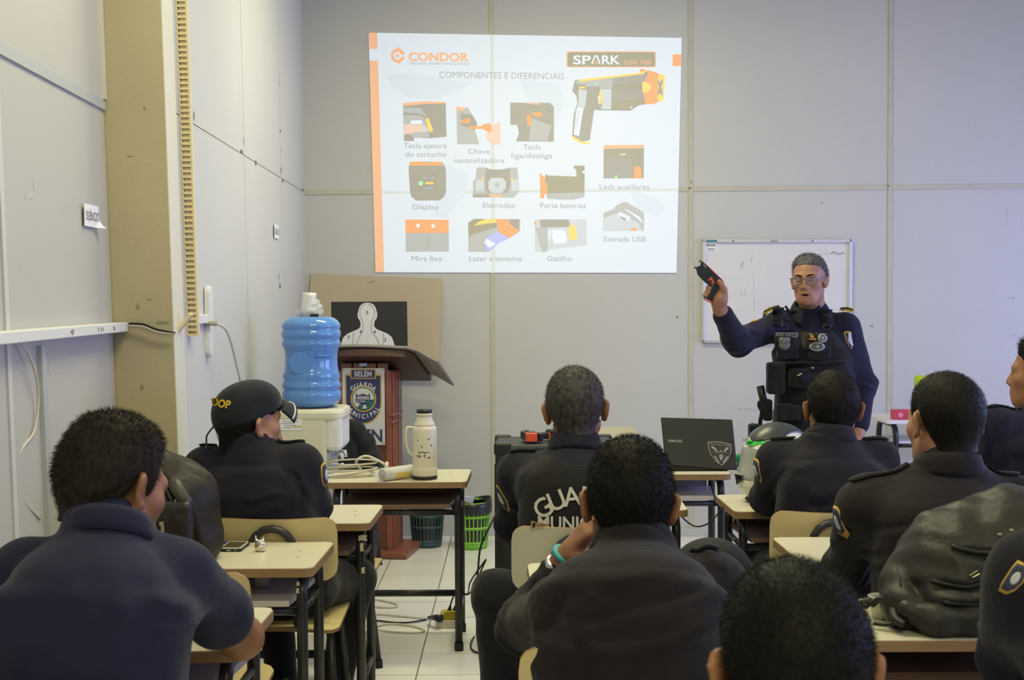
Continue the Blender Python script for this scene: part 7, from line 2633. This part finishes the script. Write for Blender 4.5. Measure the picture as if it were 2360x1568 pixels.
# ------------------------------------------------------------------ motorcycle helmet
HX = on_z(1737, 1160, tz)
hel = empty('motorcycle_helmet', (HX.x + .04, HX.y + .05, tz), 0, 'white motorcycle helmet with green trim and clear visor on the desk', 'helmet')
Hc = V((HX.x + .100, HX.y + .080, tz + .141))
RH = Matrix.Rotation(math.radians(-48), 4, 'Z')      # face of the helmet points to the camera's left
HMx = Matrix.Translation(Hc) @ RH
F = Field(Hc - V((.2, .2, .2)), Hc + V((.2, .2, .17)), .005)
F.frame(HMx)
F.ell((0, 0, .01), (.118, .148, .132), k=.02)
F.ell((0, -.06, -.07), (.096, .112, .072), k=.05)
F.ell((0, .03, -.06), (.110, .12, .08), k=.03)
F.cut(lambda x, y, z: -.139 - z)
F.ell((0, -.16, .005), (.088, .07, .040), k=.012, op='sub')
sh_ = F.build('shell', mat('helmet_white', (.72, .70, .58, 1), .22, coat=.4), hel)
F2_ = Field(Hc - V((.2, .2, .2)), Hc + V((.2, .2, .17)), .005)
F2_.frame(HMx)
F2_.ell((0, 0, .01), (.121, .151, .135), k=.02)
F2_.ell((0, -.06, -.06), (.098, .114, .075), k=.05)
F2_.cut(lambda x, y, z: np.maximum(np.maximum(z - (.062 - .1 * y * 0), -.055 - z), y + .045 + np.abs(z) * .2))
F2_.build('visor', mat('visor_smoke', (.36, .37, .36, 1), .06, alpha=.75, spec=.8, coat=.5), hel)
bvH = bvh_of(sh_)
Hd = lambda x, y, Y=4.6: at(x, y, Y)
M_HGREEN = mat('helmet_green', (.05, .50, .08, 1), .3)
decal([Hd(*p) for p in ((1742, 1032), (1762, 1030), (1759, 1042), (1741, 1040))], bvH, (0, 1, 0), .003, M_HGREEN, 'green_graphic', hel)
for nm_, z0_, z1_, of_, m_ in (('top_vent', .080, .2, .0045, mat('helmet_vent', (.03, .035, .035, 1), .35)), ('green_trim', .066, .088, .002, M_HGREEN)):
    F3_ = Field(Hc - V((.2, .2, .2)), Hc + V((.2, .2, .17)), .005)
    F3_.frame(HMx)
    F3_.ell((0, 0, .01), (.118 + of_, .148 + of_, .132 + of_), k=.02)
    F3_.cut(lambda x, y, z: np.maximum(np.maximum(z0_ + .25 * np.abs(x) - z, z - z1_), (np.abs(x) - .075) * .9))
    F3_.build(nm_, m_, hel)
decal([Hd(*p) for p in ((1712, 1108), (1738, 1114), (1717, 1134))], bvH, (0, 1, 0), .003, M_BLACK, 'chin_vent', hel)
line_decal(bez([Hd(*p) for p in ((1700, 1100), (1720, 1108), (1745, 1110))], 4), bvH, (0, 1, 0), .003, .0025, mat('helmet_line', (.6, .58, .5, 1), .4), 'shell_line', hel)
text_decal('HD', Hd(1745, 1034), .018, V((1, 0, 0)), V((0, 0, 1)), bvH, (0, 1, 0), .004, M_INK, 'helmet_lettering', hel)
Fb = Field(Hc - V((.16, .2, .16)), Hc + V((.16, .2, -.08)), .006)
Fb.frame(HMx)
Fb.ell((0, -.01, -.10), (.105, .148, .07), k=.01)
Fb.cut(lambda x, y, z: np.maximum(-.1445 - z, z + .128))
Fb.build('neck_ring', M_RUBBER, hel)

# ------------------------------------------------------------------ leather backpack, phone, pen, foil, cups
def pack_field(lo, hi, h=.006):
    return Field(lo, hi, h)


Yb = 3.80
M_LEATHER = mat('leather_brown', (.016, .012, .010, 1), .5, var=.45, var_scale=9, var_color=(.034, .029, .020, 1), bump=.35, bump_scale=30, spec=.3)
M_LEATHER2 = mat('leather_dark', (.016, .012, .011, 1), .45, bump=.2, bump_scale=40)
P_b = lambda x, y, d=0.0: at(x - 12, y, Yb + d)
P_c = lambda x, y, d=0.0: at(x, y, Yb + d)
bp_ = empty('leather_backpack', on_z(430, 1270, tz), 0, 'dark brown leather backpack slumped on the desk behind the polo man', 'backpack')
F = pack_field((-1.22, 3.55, tz - .02), (-.66, 4.10, 1.08))
F.chain([P_b(440, 1225), P_b(425, 1150), P_b(385, 1100)], [.095, .098, .070], k=.06)
F.chain([P_b(400, 1240), P_b(380, 1160), P_b(345, 1095)], [.10, .10, .07], k=.06)
F.ell(P_b(440, 1250), (.10, .11, .06), k=.05)
F.ell(P_b(430, 1160, -.02), (.09, .10, .11), k=.04)
F.fold([P_b(375, 1090), P_b(415, 1110), P_b(455, 1180), P_b(480, 1260)], -.012, .010)
F.fold([P_b(395, 1075), P_b(440, 1100), P_b(485, 1180), P_b(500, 1250)], .006, .012)
F.fold([P_b(430, 1185), P_b(445, 1220), P_b(442, 1275)], -.006, .008)
F.fold([P_b(400, 1240), P_b(430, 1250), P_b(470, 1240)], .006, .012)
F.ripple(.003, .06, 12)
F.cut(lambda x, y, z: tz + .001 - z)
bo = F.build('body', M_LEATHER, bp_)
bvB = bvh_of(bo)
F = pack_field((-1.2, 3.5, tz), (-.75, 3.95, 1.05))
F.box(P_c(392, 1212, -.12), (.13, .06, .14), .02, None, .02)
F.ripple(.002, .05, 3)
F.build('front_pocket', M_LEATHER2, bp_)
line_decal(bez([P_b(*p) for p in ((372, 1075), (405, 1098), (438, 1150), (462, 1215), (470, 1262))], 5), bvB, (0, 1, 0), .004, .007, M_LEATHER2, 'zip_welt', bp_)
decal([P_b(*p) for p in ((428, 1085), (448, 1098), (478, 1140), (470, 1160), (446, 1140), (420, 1105))], bvB, (0, 1, 0), .004, mat('leather_olive', (.06, .056, .040, 1), .45, bump=.2), 'side_strap', bp_, th=.006)
for (x0, y0), (x1, y1) in (((440, 1137), (451, 1147)), ((463, 1162), (476, 1173))):
    line_decal([P_b(x0, y0), P_b(x1, y1)], bvB, (0, 1, 0), .008, .0022, MATS['steel'], 'buckle', bp_)
M_ZIP = mat('zip_metal', (.50, .46, .36, 1), .3, metal=.8)
for x_, dy in ((397, 0), (412, 4)):
    zc = project([P_c(x_, 1178 + dy)], bvB, (0, 1, 0), .075 if x_ < 400 else .06)[0]
    o = MB().box(zc, (.012, .006, .010)).box(zc + V((.003, -.002, -.018)), (.009, .003, .026)).build('zip_pull', M_ZIP, bp_, bevel=.001)
    to_world(o, bp_)

ph_ = empty('mobile_phone', on_z(541, 1264, tz), math.radians(-2), 'white and black mobile phone lying on the desk beside the pen', 'phone')
MB().prism(rrect(.068, .118, .010), 0, .009).build('case', M_BLACK, ph_, bevel=.002)
MB().prism(rrect(.062, .112, .009), .009, .0105).build('bezel', M_WHITE_PL, ph_)
MB().prism([(-.027, -.046), (.027, -.046), (.027, .046), (-.027, .046)], .0105, .0112).build('screen', mat('phone_screen', (.012, .012, .014, 1), .08), ph_)
MB().box((-.004, -.0595, .005), (.014, .002, .004)).build('charge_port', M_ZIP, ph_)
MB().lathe([(.0025, -.001), (.0025, .001), (.0001, .001)], 8, Matrix.Translation((.016, -.0595, .005)) @ Matrix.Rotation(PI / 2, 4, 'X')).build('audio_jack', M_ZIP, ph_)
pe = empty('ballpoint_pen', on_z(508, 1270, tz), 0, 'dark ballpoint pen with a blue cap beside the phone', 'pen')
a_, b_ = on_z(518, 1258, tz) - pe.location, on_z(499, 1281, tz) - pe.location
MB().tube([a_ + V((0, 0, .006)), b_ + V((0, 0, .006))], .0042, n=8).build('barrel', M_BLACK, pe, sm=True)
MB().tube([a_.lerp(b_, -.12) + V((0, 0, .0065)), a_.lerp(b_, .22) + V((0, 0, .0065))], .0052, n=8).build('cap', mat('pen_blue', (.01, .015, .22, 1), .3), pe, sm=True)
MB().tube([a_.lerp(b_, .93) + V((0, 0, .006)), a_.lerp(b_, 1.05) + V((0, 0, .006))], [.0045, .003], n=8).build('end_plug', MATS['pen_blue'], pe, sm=True)
fo = on_z(598, 1272, tz)
F = Field(fo - V((.05, .05, .01)), fo + V((.05, .05, .08)), .0035)
F.cone(fo + V((-.006, 0, .0)), fo + V((-.012, .0, .052)), .005, .0022, k=.004).cone(fo + V((.006, .0, 0)), fo + V((.012, .0, .046)), .006, .002, k=.004).ell(fo + V((.004, 0, .016)), (.018, .012, .020), k=.006)
F.ripple(.0018, .012, 2)
F.cut(lambda x, y, z: tz + .001 - z)
fw_ = F.build('foil_wrapper', mat('foil', (.72, .70, .66, 1), .22, metal=.75), relax=0)
tag(fw_, 'crumpled silver foil wrapper standing on the desk beside the phone', 'wrapper')


def cup(loc, r, h, lab, m):
    t = empty('plastic_cup', loc, 0, lab, 'cup', 'disposable cups')
    rb = r * .72
    MB().lathe([(.0001, .003), (rb * .9, .003), (rb, .0), (rb + (r - rb) * .75, h * .78), (r - .001, h * .82), (r, h - .004), (r + .002, h), (r - .0015, h - .001), (rb + (r - rb) * .72, h * .78), (rb - .002, .006), (.0001, .006)], 28).build('wall', m, t, sm=True)
    MB().tube([((r + .001) * math.cos(a), (r + .001) * math.sin(a), h) for a in np.linspace(0, 2 * PI, 28, endpoint=False)], .0014, n=5, closed=True).build('rim', m, t, sm=True)


M_CUP = mat('cup_plastic', (.74, .73, .66, 1), .3, alpha=.9)
cp = on_z(2029, 1426, tz)
cup(cp, .0265, .053, 'small white plastic cup standing on the desk beside the black backpack', M_CUP)
sz = DESK_Z - .098
cup(V((-.735, 3.86, sz)), .030, .075, 'white plastic cup on the shelf under the phone desk', mat('cup_grey', (.55, .52, .56, 1), .4))
cup(V((-.665, 4.62, sz)), .030, .072, 'white plastic cup on the shelf under the woman\'s desk', MATS['cup_grey'])

# ------------------------------------------------------------------ black backpack on the near right desk
YB = 3.02
K_ = lambda x, y, d=0.0: at(x, y, YB + d)
M_NYL = mat('nylon_black', (.017, .016, .013, 1), .48, var=.35, var_scale=8, var_color=(.034, .032, .024, 1), bump=.35, bump_scale=26, spec=.4)
M_NYL2 = mat('nylon_dark', (.010, .0095, .009, 1), .5, bump=.2, bump_scale=40)
bk = empty('black_backpack', on_z(2200, 1440, tz), 0, 'bulging black backpack lying on the desk at the right side', 'backpack')
F = pack_field((.62, 2.80, tz - .02), (1.45, 3.30, 1.12))
F.chain([K_(2110, 1380), K_(2200, 1340), K_(2330, 1300)], [.075, .115, .130], k=.06)
F.chain([K_(2090, 1400, -.05), K_(2200, 1395, -.05), K_(2340, 1370, -.05)], [.05, .075, .085], k=.05)
F.chain([K_(2080, 1340, .03), K_(2180, 1275, .03), K_(2330, 1225, .03)], [.04, .085, .11], k=.06)
for pts, am, w in ((((2110, 1325), (2190, 1330), (2270, 1300), (2360, 1260)), -.016, .010), (((2105, 1350), (2190, 1352), (2280, 1330), (2360, 1300)), .010, .010), (((2130, 1365), (2220, 1365), (2300, 1340), (2360, 1325)), -.014, .010),
                   (((2160, 1250), (2230, 1262), (2300, 1255), (2360, 1240)), -.010, .010), (((2090, 1390), (2180, 1410), (2280, 1405)), -.012, .012), (((2080, 1320), (2100, 1370), (2100, 1400)), -.012, .012), (((2120, 1400), (2200, 1385), (2290, 1390)), .010, .012)):
    F.fold([K_(*p) for p in pts], am, w)
F.ripple(.003, .06, 15)
F.cut(lambda x, y, z: tz + .001 - z)
bo = F.build('body', M_NYL, bk)
bvK = bvh_of(bo)
for pts in (((2115, 1318), (2190, 1325), (2270, 1295), (2358, 1255)), ((2130, 1358), (2220, 1360), (2300, 1335), (2358, 1318)), ((2165, 1243), (2230, 1255), (2300, 1248), (2358, 1232))):
    line_decal(bez([K_(*p) for p in pts], 5), bvK, (0, 1, 0), .003, .006, M_NYL2, 'zip_piping', bk)
F = pack_field((.60, 2.78, tz - .02), (1.4, 3.1, .86))
F.chain([K_(2090, 1405, -.10), K_(2160, 1432, -.12), K_(2240, 1428, -.12), K_(2320, 1415, -.12)], [.022, .034, .034, .03], k=.03)
F.cut(lambda x, y, z: tz + .001 - z)
F.build('mesh_side_pocket', M_NYL, bk)
for pts, r in ((((2040, 1365, .0), (2070, 1350, -.02), (2100, 1330, -.05), (2120, 1300, -.05)), .007), (((2010, 1395, .0), (2030, 1380, -.02), (2060, 1390, -.05), (2085, 1405, -.08), (2110, 1425, -.1)), .010), (((2015, 1437, -.06), (2045, 1440, -.08), (2080, 1432, -.10), (2110, 1420, -.12)), .007),
               (((2000, 1400, .02), (1990, 1390, .03), (2005, 1385, .03), (2040, 1378, .02), (2075, 1362, .0)), .009), (((2068, 1310, -.02), (2075, 1345, -.06), (2085, 1380, -.08)), .003), (((2060, 1400, -.07), (2065, 1425, -.10), (2085, 1440, -.12)), .012)):
    P_ = bez([K_(*p) for p in pts], 5)
    for v in P_:
        v.z = max(v.z, tz + r * .8)
    to_world(MB().tube(P_, r, n=8, flat=(1, .7)).build('strap', M_NYL2, bk, sm=True), bk)
lg = project([K_(*p) for p in ((2190, 1300), (2208, 1290), (2212, 1296), (2196, 1304))], bvK, (0, 1, 0), .004)
to_world(MB().tube(lg, .0016, n=4, closed=True).build('brand_plate', mat('logo_brass', (.42, .36, .22, 1), .3, metal=.7), bk), bk)
for x_, y_ in ((2268, 1214), (2293, 1204), (2344, 1215)):
    c_ = project([K_(x_, y_)], bvK, (0, 1, 0), .005)[0]
    to_world(MB().box(c_, (.009, .004, .004)).build('stud', mat('stud_brass', (.6, .52, .36, 1), .3, metal=.7), bk), bk)
pz = on_z(2215, 1456, tz)
tag(MB().box(V((pz.x, pz.y + .02, tz + .002)), (.14, .05, .003)).build('paper_slip', M_PAPER), 'edge of a white paper slip under the black backpack', 'paper')

# black cap lying on the cheek-resting man's desk
cc_ = on_z(1640, 1330, tz)
F = Field(cc_ - V((.16, .16, .02)), cc_ + V((.16, .16, .14)), .006)
F.ell(cc_ + V((0, .0, .02)), (.105, .095, .085), k=.02).ell(cc_ + V((.08, -.02, .015)), (.07, .06, .014), k=.03)
F.cut(lambda x, y, z: tz + .001 - z)
tag(F.build('uniform_hat', mat('felt_black', (.009, .009, .010, 1), .8)), 'black cap lying on the desk behind the shoulder of the cheek resting man', 'hat')

# ------------------------------------------------------------------ cables and adapter on the floor
fl = lambda x, y, z=.006: on_z(x, y, z)
fc = empty('floor_cable', fl(900, 1420), 0, 'tangled white cable lying on the tiles under the front desk', 'cable')
for pts in (((868, 1416), (900, 1418), (960, 1424), (985, 1428)), ((800, 1455), (830, 1462), (880, 1440), (930, 1440), (975, 1450), (965, 1458), (900, 1456), (860, 1448)), ((820, 1400), (805, 1430), (830, 1465), (800, 1460), (805, 1440), (840, 1400), (855, 1350)),
            ((840, 1378), (880, 1384), (915, 1393), (905, 1400), (860, 1398), (835, 1385)), ((790, 1420), (815, 1425), (825, 1445), (805, 1470), (850, 1460)), ((855, 1345), (848, 1380), (826, 1410))):
    P_ = bez([fl(*p) for p in pts], 5)
    to_world(MB().tube(P_, .006, n=6, flat=(1, .6)).build('cable_loop', M_CABLE_W, fc, sm=True), fc)
ad = empty('power_adapter', fl(1030, 1446, 0), 0, 'yellow socket adapter on a white extension block under the front desk', 'adapter')
MB().prism(rrect(.10, .05, .008), 0, .034).build('extension_block', mat('block_white', (.62, .56, .46, 1), .4), ad, bevel=.003)
MB().box((.012, .01, .053), (.07, .045, .038)).build('yellow_adapter', mat('adapter_yellow', (.50, .37, .02, 1), .4), ad, bevel=.003)
MB().lathe([(.010, 0), (.010, .006), (.0001, .006)], 14, Matrix.Translation((-.018, -.012, .066)) @ Matrix.Rotation(math.radians(50), 4, 'X')).build('socket_face', mat('adapter_pale', (.60, .52, .18, 1), .4), ad)
bc = empty('black_power_cord', fl(960, 1430), 0, 'black power cord plugged into the yellow adapter on the floor', 'cord', 'black cords at the adapter')
to_world(MB().tube(bez([fl(860, 1430), fl(920, 1436), fl(965, 1432), fl(992, 1425)], 5), .004, n=6).build('cord', M_CABLE_B, bc, sm=True), bc)
to_world(MB().tube([fl(988, 1424, .03), fl(1004, 1424, .045), fl(1014, 1426, .05)], [.007, .014, .018], n=8).build('plug', M_BLACK, bc, sm=True), bc)
for k, (x_, y_) in enumerate(((1034, 1420), (1046, 1420))):
    t = empty('black_plug', at(x_, y_, 5.80), 0, ('black plug standing in the yellow adapter beside its double', 'second black plug in the yellow adapter closer to the desk leg')[k], 'plug', 'black cords at the adapter')
    to_world(MB().tube([at(x_, y_, 5.82), at(x_ + 2, y_ - 14, 5.82), at(x_ + 4, y_ - 24, 5.82)], [.013, .010, .005], n=8).build('plug', M_BLACK, t, sm=True), t)
    to_world(MB().tube(bez([at(x_ + 4, y_ - 24, 5.82), at(x_ + 12, y_ - 45, 5.8), at(x_ + 32, y_ - 52, 5.75), at(1085, 1365 - 25 * k, 5.6), at(1120, 1290, 5.5)], 5), .0035, n=6).build('cord', M_CABLE_B, t, sm=True), t)
k_ = MB().tube(bez([at(1146, 1180, 5.33), at(1128, 1215, 5.27), at(1108, 1260, 5.25), at(1102, 1310, 5.25), at(1096, 1390, 5.3), fl(1105, 1450), fl(1088, 1475), fl(1085, 1492), fl(1095, 1503), fl(1112, 1506)], 6), .004, n=6).build('power_cable', M_CABLE_B, None, sm=True)
tag(k_, 'black cable hanging from the black case and looping on the tiles', 'cable')
